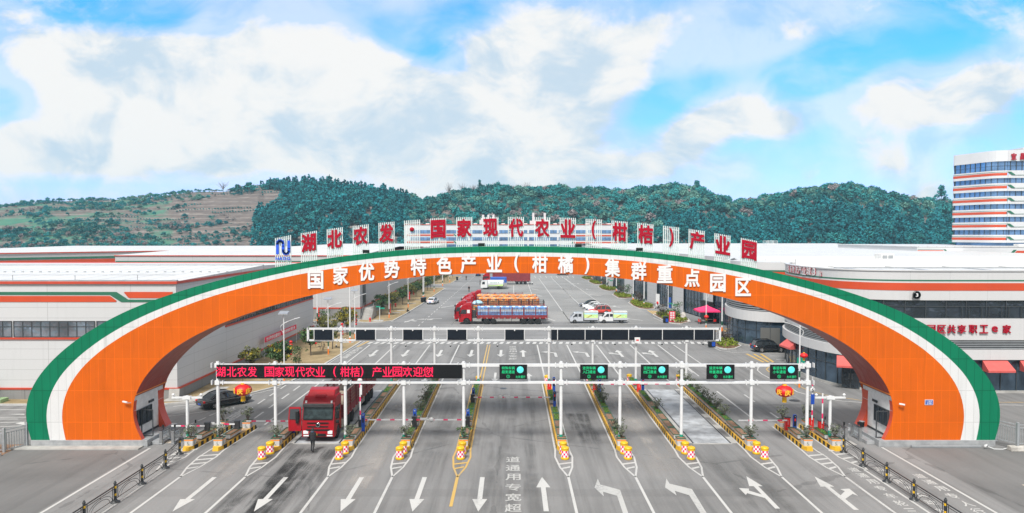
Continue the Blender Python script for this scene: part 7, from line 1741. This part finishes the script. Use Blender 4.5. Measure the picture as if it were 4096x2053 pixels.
def big_wheel(r, cx, side, hy, rad=.52, dual=False): wheel_objs(r, cx, side * hy, rad, .32 if not dual else .56, side)
def lorry(label, loc, rz, load=None, L_=16.0, stake='stake red', cab='truck red', bed_mat='stake red', group='red lorries in the car park', open_door=False, stake_h=1.35, closed=False, cargo_lab=None):
    r = thing('stake_lorry', label, 'lorry', loc, rz, group)
    hw = 1.23
    # cab shell with wheel arch
    arch_ = [(-1.38 + .64 * math.cos(a), .52 + .64 * math.sin(a)) for a in np.linspace(0, math.pi, 9)]
    prof = [(.0, .42), (.03, .78), (.02, 1.2), (-.02, 1.75), (-.30, 2.95), (-.42, 3.12), (-.95, 3.42), (-2.15, 3.42), (-2.25, 3.2), (-2.25, .62)] + [(x, z) for x, z in arch_[::-1] if x > -2.2] + [(-.55, .42)]
    q = MB(); q.prism([(x, -hw, z) for x, z in prof], (0, 2 * hw, 0)); q.build('cab', cab, r, bevel=.07)
    q = MB(); q.add([(-.95, -1.05, 3.42), (-2.2, -1.15, 3.42), (-2.2, 1.15, 3.42), (-.95, 1.05, 3.42), (-1.35, -1.0, 3.80), (-2.25, -1.12, 3.86), (-2.25, 1.12, 3.86), (-1.35, 1.0, 3.80)], [(0, 1, 5, 4), (1, 2, 6, 5), (2, 3, 7, 6), (3, 0, 4, 7), (4, 5, 6, 7)]); q.build('wind_deflector', cab, r, bevel=.05)
    q = MB(); q.box(-1.25, -.72, -.42, .42, 3.3, 3.52); q.build('roof_vent', cab, r, bevel=.06)
    q = MB(); q.prism([(-.02, -1.08, 1.86), (-.02, 1.08, 1.86), (-.245, 1.06, 2.76), (-.245, -1.06, 2.76)], (.035, 0, .012)); q.build('windscreen', 'screen glass', r)
    q = MB(); q.box(-.24, .02, -1.14, 1.14, 2.74, 2.98); q.build('sun_visor', 'truck dark', r, bevel=.03)
    q = MB(); q.box(-.05, .02, -1.12, 1.12, 1.76, 1.87)
    for s in (-1, 1): q.beam((-.0, s * 1.11, 1.86), (-.23, s * 1.09, 2.78), .08, .08)
    q.build('windscreen_frame', 'black', r)
    q = MB()
    for z0, z1, w in ((1.48, 1.58, .82), (1.20, 1.30, .80), (.92, 1.06, .92)): q.box(-.0, .045, -w, w, z0, z1)
    q.box(.0, .05, -.6, .6, .52, .72); q.build('grille', 'black', r)
    q = MB(); q.lathe((.03, 0, 1.40), [(.001, .04), (.17, .04), (.17, 0)], 20, 0, 'X'); q.lathe((.03, 0, 1.40), [(.001, .048), (.13, .048), (.13, .03)], 20, 1, 'X')
    for k in (-1, 0, 1): q.beam((.082, .05 * k - .045, 1.33), (.082, .05 * k + .045, 1.47), .028, .006, 0)
    q.build('badge', ['chrome', 'black'], r)
    for s in (-1, 1):
        q = MB(); q.obox((.0, s * .93, .82), (.14, .40, .26), s * -.22); q.build('headlight', 'lamp glass', r, bevel=.03)
        q = MB(); q.obox((.0, s * .90, .56), (.12, .44, .10), 0); q.build('fog_light', 'lamp glass', r, bevel=.02)
        q = MB(); q.obox((-.16, s * (hw + .24), 2.15), (.14, .26, .62), 0, 0); q.obox((-.14, s * (hw + .23), 1.62), (.13, .24, .25), 0, 0); q.beam((-.3, s * hw, 2.5), (-.18, s * (hw + .24), 2.45), .05, .05); q.build('mirror', 'black', r, bevel=.04)
        q = MB(); q.prism([(-.30, s * (hw + .012), 1.85), (-1.35, s * (hw + .012), 1.85), (-1.35, s * (hw + .012), 2.62), (-.46, s * (hw + .012), 2.62)], (0, -s * .03, 0)); q.build('side_window', 'car glass', r)
        q = MB(); q.prism([(-1.45, s * (hw + .012), 2.0), (-1.95, s * (hw + .012), 2.0), (-1.95, s * (hw + .012), 2.6), (-1.45, s * (hw + .012), 2.6)], (0, -s * .03, 0)); q.build('rear_window', 'car white' if load == 'blue' else 'car glass', r)
        q = MB(); q.box(-.40, -.28, s * .98 - .06, s * .98 + .06, 3.0, 3.18); q.build('marker_lamp', 'lamp glass', r)
        q = MB(); q.box(-1.42, -.42, s * (hw + .0) - .01, s * hw + .01, .72, .76); q.box(-.95, -.75, s * hw - .02, s * hw + .02, 1.62, 1.68); q.build('door_handle', 'black', r)
    if open_door:
        q = MB(); q.prism([(.05, -hw - .02, .95), (.05, -hw - 1.0, .95), (.02, -hw - 1.02, 1.85), (-.12, -hw - .98, 2.75), (-.12, -hw - .1, 2.75), (.02, -hw - .02, 1.85)], (.07, 0, 0)); dr = q.build('open_door', cab, r, label='red driver door standing open', bevel=.02)
        q = MB(); q.prism([(.125, -hw - .12, 1.85), (.125, -hw - .92, 1.85), (-.02, -hw - .9, 2.62), (-.02, -hw - .2, 2.62)], (.008, 0, 0)); q.build('window', 'car glass', dr); q = MB(); q.box(.14, .26, -hw - .42, -hw - .18, 1.55, 2.5); q.build('mirror', 'black', dr, bevel=.04)
    # chassis
    q = MB()
    for s in (-1, 1): q.box(-L_ + .2, -1.0, s * .42 - .07, s * .42 + .07, .78, 1.02)
    for x in (-1.4, -4.9, -6.3, -L_ + 1.4, -L_ + 2.75, -L_ + 4.1): q.box(x - .1, x + .1, -1., 1., .42, .6)
    q.box(-3.4, -2.3, -1.0, 1.0, .95, 1.12); q.box(-2.95, -2.4, -.9, .9, 1.1, 2.3); q.build('chassis', 'truck dark', r)
    q = MB(); q.prism([(-2.45, -1.2, .55), (-4.0, -1.2, .55), (-4.0, -1.2, 1.1), (-2.45, -1.2, 1.1)], (0, .55, 0)); q.prism([(-2.45, .65, .55), (-4.0, .65, .55), (-4.0, .65, 1.1), (-2.45, .65, 1.1)], (0, .55, 0)); q.build('fuel_tank', 'aluminium', r, bevel=.08)
    for s in (-1, 1):
        big_wheel(r, -1.38, s, 1.04)
        for x in (-4.9, -6.2): big_wheel(r, x, s, .95, .52, True)
        for x in (-L_ + 1.6, -L_ + 2.9, -L_ + 4.2): big_wheel(r, x, s, .95, .52, True)
        q = MB()
        for x in np.arange(-L_ + 4.9, -7.1, 1.5): q.box(x, x + 1.42, s * 1.16 - .02, s * 1.16 + .02, .55, 1.02)
        q.build('side_guard', 'aluminium', r)
    xf, xb = -3.25, -L_
    q = MB(); q.box(xb, xf, -1.24, 1.24, 1.12, 1.30); q.build('trailer_bed', 'truck dark', r)
    n = 6; bw = (xf - xb) / n; z0, z1, z2 = 1.05, 1.66, 1.66 + stake_h
    for s in (-1, 1):
        q = MB(); q.box(xb, xf, s * 1.24 - .03, s * 1.24 + .03, z0, z1 if not closed else z2); 
        for k in range(n + 1): x = xb + bw * k; q.box(x - .07, x + .07, s * 1.24 - .06, s * 1.24 + .06, z0, z2 + .05)
        q.build('side_panel', stake, r)
        if not closed:
            q = MB()
            for z in np.linspace(z1 + .22, z2 - .02, 5): q.box(xb, xf, s * 1.24 - .02, s * 1.24 + .02, z - .02, z + .025)
            m_ = int((xf - xb) / .3)
            for k in range(m_): x = xb + (xf - xb) * k / m_; q.box(x - .014, x + .014, s * 1.24 - .018, s * 1.24 + .018, z1, z2)
            q.build('stake_side', stake, r)
        q = MB()
        for k in range(24): x = xb + .2 + (xf - xb - .4) * k / 23; q.box(x - .1, x + .1, s * 1.275 - .006, s * 1.275 + .006, z0 + .03, z0 + .09, k % 2)
        q.build('reflector_strip', ['white paint', 'tail red'], r)
    q = MB()
    for x in (xb, xf): q.box(x - .04, x + .04, -1.24, 1.24, z0, z1 + (.5 if x == xf else 0)); q.box(x - .04, x + .04, -1.24, 1.24, z2 - .08, z2)
    for yy in np.linspace(-1.2, 1.2, 7): q.box(xb - .03, xb + .03, yy - .03, yy + .03, z1, z2); q.box(xf - .03, xf + .03, yy - .03, yy + .03, z1, z2)
    q.build('end_gate', stake, r)
    q = MB()
    for s in (-1, 1): q.box(xb - .03, xb + .05, s * .9 - .2, s * .9 + .2, .85, 1.0)
    q.build('tail_light', 'tail red', r)
    if load == 'tarp':
        q = MB(); q.box(xf - .8, xf - .75, -1.15, 1.15, 1.3, z2 + .1)
        q.box(xb + .3, xf - .1, 1.16, 1.2, 1.3, z2 + .05); q.box(xb + .3, xf - .1, -1.2, -1.17, 1.3, z1 + .2); q.build('tarpaulin', 'tarp beige', r)
    M = Matrix.Translation(loc) @ Matrix.Rotation(rz, 4, 'Z')
    if load in ('blue', 'orange', 'green'):
        q = MB(); nx, ny = 44, 7
        if load == 'blue':
            for i in range(nx):
                for j in range(5):
                    x = xb + .12 + (xf - xb - .24) * (i + .5) / nx
                    for yy, in ((-1.04,), (1.04,)): q.obox((x, yy, 1.40 + j * .35), (.25, .32, .32), 0, 0 if j != 3 else 1)
            q.box(xb + .1, xf - .1, -.9, .9, 1.3, z2 - .05, 0)
            for i in range(22):
                for yy in (-.6, -.2, .2, .6): q.obox((xb + .3 + (xf - xb - .6) * i / 21, yy, z2 - .06), (.5, .36, .16), 0, (i * 7 + int(yy * 5)) % 2)
            mts = ['bottle blue', 'bottle band']
        else:
            ht = z2 + (.22 if load == 'orange' else -.3)
            for i in range(30):
                for j in range(6): q.obox((xb + .35 + (xf - xb - .7) * i / 29, -.98 + j * .39, ht - .2 + .16 * math.sin(i * 1.7 + j * 2.1) - .08 * abs(j - 2.5)), (.45, .4, .4), 0, 1 if (i * 3 + j * 5) % (4 if load == 'orange' else 2) == 0 else 0)
            q.box(xb + .1, xf - .1, -1.1, 1.1, 1.3, ht - .3, 0); mts = ['fruit orange', 'tarp beige'] if load == 'orange' else ['net green', 'fruit orange']
        p0 = M @ Vector((-L_ / 2, 0, 1.3)); q.v = [(x + L_ / 2, y, z - 1.3) for x, y, z in q.v]
        o = q.build('cargo_load', mts); o.location = p0; o.rotation_euler = (0, 0, rz); tag(o, cargo_lab, 'cargo', None); o['kind'] = 'stuff'
    return r
PI = math.pi
lorry('large red lorry with an open door waiting under the front gantry', (-14.88, 52.9, .012), -PI / 2, 'tarp', 16.2, open_door=True, group=None)
lorry('nearest red lorry of the parked row, loaded with blue bottles', (-9.45, 124.6, 0), PI, 'blue', 15.7, stake_h=1.4, cargo_lab='rows of blue bottle packs on the nearest parked lorry')
lorry('second red lorry of the parked row, with a green netted load', (-10.6, 128.7, 0), PI, 'green', 16.6, stake_h=1.35, cargo_lab='green netted crates on the second parked lorry')
lorry('third red lorry of the parked row, with a dark empty trailer', (-10.1, 133.0, 0), PI, None, 16.2, stake='truck dark', stake_h=1.7)
lorry('fourth red lorry of the parked row, heaped with bright orange fruit', (-9.9, 137.4, 0), PI, 'orange', 15.2, stake_h=1.65, cargo_lab='heap of bright orange crates on the fourth parked lorry')
lorry('fifth red lorry of the parked row, loaded with pale and orange crates', (-10.4, 141.9, 0), PI, 'orange', 15.4, stake_h=1.8, cargo_lab='pale and orange crates on the fifth parked lorry')
lorry('sixth red lorry of the parked row, with an empty brown staked trailer', (-9.9, 147.0, 0), PI, None, 12.2, stake_h=1.9)
lorry('seventh and shortest red lorry of the parked row, below the white tanker', (-9.0, 152.5, 0), PI, None, 9.6, stake_h=1.2)
lorry('farthest red lorry with a tall closed red trailer', (-9.4, 223.4, 0), PI, None, 15.2, stake_h=1.9, closed=True)
def beige_tarp(): pass
r = thing('folded_tarpaulin', 'beige tarpaulin bundled behind the cab of the sixth lorry', 'tarpaulin', (-6.6, 147, 2.9)); q = MB(); q.lathe((0, 0, 0), [(.2, -.3), (.9, -.2), (1.1, .1), (.7, .45), (.1, .6)], 9); q.build('cloth', 'tarp beige', r)
r = thing('folded_tarpaulin', 'bright blue tarpaulin bundled behind the cab of the third lorry', 'tarpaulin', (-6.6, 133, 2.7)); q = MB(); q.lathe((0, 0, 0), [(.2, -.3), (.9, -.2), (1.2, .1), (.8, .5), (.1, .7)], 9); q.build('cloth', 'ad blue', r)
# white tanker and blue covered lorry
def tanker(loc):
    r = thing('tanker_lorry', 'white street cleaning tanker with a green flash parked behind the red lorries', 'tanker', loc, PI)
    prof = [(0, .45), (.0, 1.3), (-.2, 2.4), (-.5, 2.55), (-1.9, 2.55), (-1.9, .5)]; q = MB(); q.prism([(x, -1.15, z) for x, z in prof], (0, 2.3, 0)); q.build('cab', 'car white', r, bevel=.06)
    q = MB()
    for s in (-1, 1): q.prism([(-.35, s * 1.16, 1.45), (-1.2, s * 1.16, 1.45), (-1.2, s * 1.16, 2.25), (-.5, s * 1.16, 2.25)], (0, -s * .03, 0))
    q.prism([(.0, -1., 1.4), (.0, 1., 1.4), (-.17, 1., 2.25), (-.17, -1., 2.25)], (.03, 0, 0)); q.build('window', 'car glass', r)
    q = MB(); n = 24; vs = [(x, 1.18 * math.copysign(abs(math.cos(a)) ** .7, math.cos(a)), 1.75 + .95 * math.copysign(abs(math.sin(a)) ** .7, math.sin(a))) for x in (-2.1, -6.6) for a in [2 * PI * k / n for k in range(n)]]
    q.add(vs, [(k, (k + 1) % n, n + (k + 1) % n, n + k) for k in range(n)], 0, True); q.add(vs[:n], [list(range(n))], 0); q.add(vs[n:], [list(range(n))[::-1]], 0); q.build('tank', 'car white', r)
    q = MB()
    for s in (-1, 1): q.prism([(-2.2, s * 1.19, 1.0), (-6.5, s * 1.19, 1.0), (-6.5, s * 1.19, 1.5), (-4.2, s * 1.19, 1.2), (-2.2, s * 1.19, 1.15)], (0, s * .012, 0))
    q.build('green_flash', 'ad green', r); q = MB()
    for k, ch in enumerate('绿化洒水车'): q.text(ch, (-3.0 - k * .55, 1.195, 1.95), (-1, 0, 0), (0, 0, 1), (0, 1, 0), .36, .36, .004)
    q.build('lettering', 'sign green', r); q = MB(); q.box(-7.6, -1.5, -.9, .9, .6, .85); q.box(-7.6, -6.7, -1.0, 1.0, .8, 1.8); q.cyl((-6.8, .6, 1.8), (-6.8, .6, 3.0), .08, None, 8); q.build('chassis', 'aluminium', r)
    for s in (-1, 1):
        for x in (-1.1, -5.2): big_wheel(r, x, s, .95, .45)
tanker((-9.1, 203.3, 0))
r = thing('covered_lorry', 'lorry with a blue tarpaulin cover behind the white tanker', 'lorry', (-8.4, 207, 0), PI)
q = MB(); q.prism([(x, -1.1, z) for x, z in [(0, .5), (0, 1.4), (-.2, 2.4), (-1.8, 2.4), (-1.8, .5)]], (0, 2.2, 0)); q.build('cab', 'car silver', r, bevel=.05); q = MB(); q.box(-6.8, -2.0, -1.15, 1.15, 1.0, 3.3); q.build('tarpaulin', 'tarp blue', r, bevel=.1); q = MB(); q.box(-6.8, -1.5, -.9, .9, .6, 1.0); q.build('chassis', 'truck dark', r)
q = MB()
for s in (-1, 1): q.box(-1.2, -.4, s * 1.1 - .02, s * 1.1 + .02, 1.5, 2.2)
q.build('side_window', 'car glass', r)
for s in (-1, 1):
    for x in (-1.1, -5.2): big_wheel(r, x, s, .92, .42)
# two mini trucks
def mini(label, loc, paint, van=True):
    r = thing('mini_truck', label, 'mini truck', loc, PI, 'mini trucks with painted covers'); hw = .82
    if van: prof = [(.0, .42), (.02, .85), (-.1, 1.05), (-.75, 1.85), (-1.0, 1.93), (-2.35, 1.93), (-2.35, .42)]
    else: prof = [(.0, .42), (.0, .95), (-.55, 1.12), (-1.05, 1.78), (-1.3, 1.88), (-2.5, 1.88), (-2.5, .42)]
    ca_ = -.85; w0 = [(ca_ + .38 * math.cos(a), .33 + .38 * math.sin(a)) for a in np.linspace(.25, PI - .25, 8)]
    q = MB(); q.prism([(x, -hw, z) for x, z in prof + [(ca_ - .42, .42)] + [p for p in w0[::-1]] + [(ca_ + .42, .42)]], (0, 2 * hw, 0)); q.build('cab', paint, r, bevel=.06)
    q = MB(); a, b_ = ((-.16, 1.10), (-.72, 1.80)) if van else ((-.6, 1.16), (-1.04, 1.74)); q.prism([(a[0], -.7, a[1]), (a[0], .7, a[1]), (b_[0], .66, b_[1]), (b_[0], -.66, b_[1])], (.03, 0, .03)); q.build('windscreen', 'car glass', r)
    for s in (-1, 1):
        q = MB(); x0 = -.55 if van else -.95
        q.prism([(x0, s * (hw + .01), 1.18), (x0 - .8, s * (hw + .01), 1.18), (x0 - .8, s * (hw + .01), 1.72), (x0 - .45, s * (hw + .01), 1.72)], (0, -s * .03, 0)); q.build('front_window', 'car glass', r); q = MB(); q.prism([(x0 - .95, s * (hw + .01), 1.2), (x0 - 1.5, s * (hw + .01), 1.2), (x0 - 1.5, s * (hw + .01), 1.72), (x0 - .95, s * (hw + .01), 1.72)], (0, -s * .03, 0)); q.build('rear_window', 'car glass', r)
        q = MB(); q.box(x0 - .85, x0 - .7, s * hw - .02, s * hw + .02, 1.0, 1.04); q.box(x0 - 1.5, x0 - 1.35, s * hw - .02, s * hw + .02, 1.0, 1.04); q.build('door_handle', 'black', r)
        q = MB(); q.obox((-.05, s * .6, .78), (.16, .28, .2), s * -.2); q.build('headlight', 'lamp glass', r, bevel=.03); q = MB(); q.obox((-.62 if van else -.95, s * (hw + .1), 1.22), (.1, .16, .2)); q.build('mirror', 'black', r)
        wheel_objs(r, ca_, s * (hw - .1), .33, .2, s); wheel_objs(r, -4.05, s * (hw - .1), .33, .22, s)
    q = MB(); q.box(-5.0, -2.4, -.5, .5, .42, .58); q.build('chassis', 'truck dark', r)
    q = MB(); q.box(-5.05, -2.55, -.86, .86, .62, .70)
    for s in (-1, 1): q.box(-5.05, -2.55, s * .86 - .02, s * .86 + .02, .62, 1.0)
    q.box(-5.07, -5.03, -.86, .86, .62, 1.0); q.build('dropside_bed', 'car silver', r)
    q = MB(); top = [(-.86, 2.05), (-.6, 2.18), (.6, 2.18), (.86, 2.05)]; q.prism([(-2.55, y, z) for y, z in [(-.86, 1.85)] + top + [(.86, 1.85)]], (-2.5, 0, 0)); q.build('cover_roof', 'tarp grey', r)
    q = MB()
    for s in (-1, 1): q.box(-5.0, -2.6, s * .84 - .01, s * .84 + .01, 1.0, 1.86, 0); q.box(-5.0, -2.6, s * .853 - .004, s * .853 + .004, 1.62, 1.86, 1); q.prism([(-2.9, s * .86, 1.05), (-3.3, s * .86, 1.05), (-4.0, s * .86, 1.5), (-3.8, s * .86, 1.55)], (0, s * .002, 0), 2); q.box(-4.5, -4.4, s * .862 - .002, s * .862 + .002, 1.2, 1.35, 3); q.box(-3.9, -3.8, s * .862 - .002, s * .862 + .002, 1.35, 1.45, 4)
    q.box(-2.6, -2.55, -.84, .84, 1.0, 1.86, 0); q.build('printed_cover', ['ad green', 'ad blue', 'paint yellow', 'checker white', 'black'], r)
    q = MB(); q.box(-.02, .03, -.55, .55, .5, .7); q.build('grille', 'black', r)
mini('pale blue silver mini truck, left one of the two with painted covers', (10.45, 125.5, 0), 'car silver', True); mini('white mini truck, right one of the two with painted covers', (15.7, 125.5, 0), 'car white', False)

# ================================================================== people
def person(label, loc, rz, pose='stand', top='cloth black', bottom='cloth black', h=1.72):
    r = thing('person', label, 'person', loc, rz)
    # local: facing +y, joints (m)
    if pose == 'walk':
        J = dict(pel=(0, 0, .93), ch=(0, .02, 1.28), nk=(0, .03, 1.46), hd=(0, .05, 1.58), ht=(0, .05, 1.72), hl=(-.09, 0, .88), kl=(-.10, .16, .48), al=(-.10, -.02, .10), tl=(-.11, .14, .04), hr=(.09, 0, .88), kr=(.10, -.02, .48), ar=(.11, -.34, .14), tr=(.11, -.22, .03),
                 sl=(-.19, .02, 1.40), el=(-.26, .02, 1.12), wl=(-.16, .24, 1.10), sr=(.19, .02, 1.40), er=(.25, .04, 1.12), wr=(.14, .27, 1.12))
    elif pose == 'sit':
        J = dict(pel=(0, 0, .18), ch=(0, .12, .50), nk=(0, .20, .68), hd=(0, .26, .78), ht=(0, .30, .92), hl=(-.09, .03, .17), kl=(-.13, .42, .45), al=(-.12, .48, .06), tl=(-.12, .64, .03), hr=(.09, .03, .17), kr=(.13, .42, .45), ar=(.12, .48, .06), tr=(.12, .64, .03),
                 sl=(-.18, .17, .62), el=(-.22, .30, .40), wl=(-.08, .46, .50), sr=(.18, .17, .62), er=(.22, .30, .40), wr=(.08, .46, .50))
    else:
        J = dict(pel=(0, 0, .93), ch=(0, .0, 1.28), nk=(0, .0, 1.46), hd=(0, .03, 1.58), ht=(0, .02, 1.72), hl=(-.09, 0, .88), kl=(-.11, .05, .48), al=(-.12, .0, .09), tl=(-.13, .15, .04), hr=(.09, 0, .88), kr=(.11, .02, .48), ar=(.12, -.06, .09), tr=(.14, .09, .04),
                 sl=(-.19, 0, 1.40), el=(-.24, -.03, 1.12), wl=(-.22, .06, .88), sr=(.19, 0, 1.40), er=(.24, -.03, 1.12), wr=(.22, .06, .88))
    RAD = dict(pel=.155, ch=.175, nk=.065, hd=.098, ht=.07, hl=.10, kl=.066, al=.048, tl=.045, hr=.10, kr=.066, ar=.048, tr=.045, sl=.085, el=.06, wl=.038, sr=.085, er=.06, wr=.038)
    E_ = [('pel', 'ch'), ('ch', 'nk'), ('nk', 'hd'), ('hd', 'ht'), ('pel', 'hl'), ('hl', 'kl'), ('kl', 'al'), ('al', 'tl'), ('pel', 'hr'), ('hr', 'kr'), ('kr', 'ar'), ('ar', 'tr'), ('ch', 'sl'), ('sl', 'el'), ('el', 'wl'), ('ch', 'sr'), ('sr', 'er'), ('er', 'wr')]
    for s in 'lr':
        e, w = Vector(J['e' + s]), Vector(J['w' + s]); d = (w - e).normalized(); sd = d.cross(Vector((0, 0, 1)) if abs(d.z) < .9 else Vector((0, 1, 0))).normalized(); dn_ = sd.cross(d)
        J['p' + s] = tuple(w + d * .07); RAD['p' + s] = .036; E_.append(('w' + s, 'p' + s))
        for k in range(4):
            off = sd * (-.03 + .02 * k); n1_, n2_ = 'f%s%d' % (s, k), 'g%s%d' % (s, k); ln = (.075, .085, .08, .065)[k]
            J[n1_] = tuple(w + d * (.085 + ln * .5) + off); J[n2_] = tuple(w + d * (.08 + ln * .85) + off + dn_ * -.035); RAD[n1_] = .010; RAD[n2_] = .008; E_ += [('p' + s, n1_), (n1_, n2_)]
        t1 = 't1' + s; J[t1] = tuple(w + d * .05 + sd * (.055 if s == 'l' else -.055) ); RAD[t1] = .011; E_.append(('w' + s, t1)); t2 = 't2' + s; J[t2] = tuple(w + d * .10 + sd * (.06 if s == 'l' else -.06) - dn_ * .02); RAD[t2] = .008; E_.append((t1, t2))
    names = list(J); me = bpy.data.meshes.new('body'); me.from_pydata([J[k] for k in names], [(names.index(a), names.index(b_)) for a, b_ in E_], []); o = bpy.data.objects.new('body', me); COL.objects.link(o)
    sk = o.modifiers.new('skin', 'SKIN')
    for i, k in enumerate(names): me.skin_vertices[0].data[i].radius = (RAD[k] * (1.1 if k in ('ch', 'pel') else 1), RAD[k] * (.72 if k in ('ch', 'pel') else 1))
    me.skin_vertices[0].data[0].use_root = True
    ss = o.modifiers.new('sub', 'SUBSURF'); ss.levels = ss.render_levels = 1
    dg = bpy.context.evaluated_depsgraph_get(); nm = bpy.data.meshes.new_from_object(o.evaluated_get(dg)); o.modifiers.clear(); o.data = nm; bpy.data.meshes.remove(me)
    nm.materials.clear()
    for k in ('skin', top, bottom, 'black'): nm.materials.append(MAT[k])
    seg = [(Vector(J[a]), Vector(J[b_]), (0 if (a in ('nk', 'hd') or a[0] in 'pfgt' and a not in ('pel',) or b_[0] in 'fgp' and b_ != 'pel' or b_.startswith('t1') or b_.startswith('t2')) else 3 if a in ('al', 'ar') else 2 if a[0] in 'hk' or b_ in ('hl', 'hr') else 1)) for a, b_ in E_]
    idx = []
    for p in nm.polygons:
        c = p.center; best = None
        for a, b_, m_ in seg:
            t_ = max(0, min(1, (c - a).dot(b_ - a) / max(1e-9, (b_ - a).length_squared))); d = (c - a.lerp(b_, t_)).length
            if best is None or d < best[0]: best = (d, m_)
        idx.append(best[1])
    nm.polygons.foreach_set('material_index', idx); nm.polygons.foreach_set('use_smooth', [True] * len(idx)); o.parent = r
    hd = Vector(J['hd']); q = MB(); q.lathe((hd.x, hd.y - .02, hd.z + .02), [(.108, -.06), (.115, .0), (.105, .08), (.07, .13), (.01, .155)], 14); q.v = [(x, y if y < hd.y + .045 else hd.y + .045, z) for x, y, z in q.v]; q.build('hair', 'hair', r)
    q = MB()
    for s in (-1, 1): q.obox((hd.x + s * .035, hd.y + .095, hd.z + .015), (.025, .012, .012), 0, 0)
    q.obox((hd.x, hd.y + .10, hd.z - .055), (.045, .01, .01), 0, 1); q.build('eyes_and_mouth', ['black', 'tail red'], r); q = MB(); q.obox((hd.x, hd.y + .105, hd.z - .015), (.024, .035, .04)); q.obox((hd.x - .1, hd.y, hd.z), (.02, .04, .06)); q.obox((hd.x + .1, hd.y, hd.z), (.02, .04, .06)); q.build('nose_and_ears', 'skin', r, bevel=.006)
    return r, J
pr, J = person('person in a black padded waistcoat walking towards the front of the red lorry', (-14.68, 50.75, .012), R(0), 'walk')
q = MB(); vs = []
ringz = [(.86, .19, .13), (.98, .20, .145), (1.02, .185, .135), (1.12, .205, .15), (1.16, .19, .14), (1.26, .21, .155), (1.30, .195, .145), (1.42, .19, .13), (1.49, .10, .09)]
for z, a, b_ in ringz:
    for k in range(16): t_ = k * PI / 8; vs.append((a * math.cos(t_), .015 + b_ * math.sin(t_), z))
q.add(vs, [(i * 16 + k, i * 16 + (k + 1) % 16, (i + 1) * 16 + (k + 1) % 16, (i + 1) * 16 + k) for i in range(len(ringz) - 1) for k in range(16)], 0, True); q.build('padded_waistcoat', 'cloth black', pr)
q = MB(); q.lathe((0, -.03, 1.49), [(.10, -.05), (.13, 0), (.10, .06)], 12); q.build('hood', 'collar blue', pr)
r = thing('paper_slip', 'yellow slip held by the person in front of the red lorry', 'paper', (-14.50, 51.11, 1.16), .3); q = MB(); q.box(-.06, .06, -.006, .006, -.08, .08); q.build('slip', 'barrel yellow', r)
person('person in dark clothes sitting on the kerb beside the left road', (-21.45, 141.3, .12), R(-75), 'sit')
p = G(1865, 1122); person('person in dark clothes standing far off in the left road, left of the lorries', p, R(150), 'stand')
p = G(1920, 1141); person('person in dark clothes standing beside the nose of the farthest red lorry', p, R(90), 'stand')
p = G(1876, 1168.5); person('person in black standing in front of the seventh parked lorry', p, R(200), 'stand')
r = thing('scooter', 'small white scooter parked behind the farthest red lorry', 'scooter', (6.2, 222.5, 0), R(120))
q = MB(); q.box(-.6, .1, -.15, .15, .35, .75); q.box(.1, .5, -.2, .2, .25, .35); q.beam((.5, 0, .3), (.75, 0, 1.05), .2, .12); q.build('body', 'car white', r, bevel=.04)
for x in (-.55, .75): q = MB(); q.lathe((x, 0, .25), [(.25, -.05), (.25, .05)], 14, 0, 'Y'); q.build('wheel', 'rubber', r)
q = MB(); q.beam((.7, -.3, 1.05), (.7, .3, 1.05), .04, .04); q.build('handlebar', 'black', r)
# hedge and trees closing the far end of the yard
Vv = leaves(rng, [(rng.uniform(-18, 34), 302 + rng.uniform(-1, 1), rng.uniform(.3, 2.6)) for _ in range(500)], [(.6, .5, .5)] * 500, 9, .45); r = thing('hedge', 'dark hedge behind the low wall at the far end of the car park', 'hedge', (8, 302, 0)); o = bpy.data.objects.new('foliage', npmesh('foliage', Vv - np.array([8, 302, 0]), quads(Vv), ['leaf green'])); COL.objects.link(o); o.parent = r
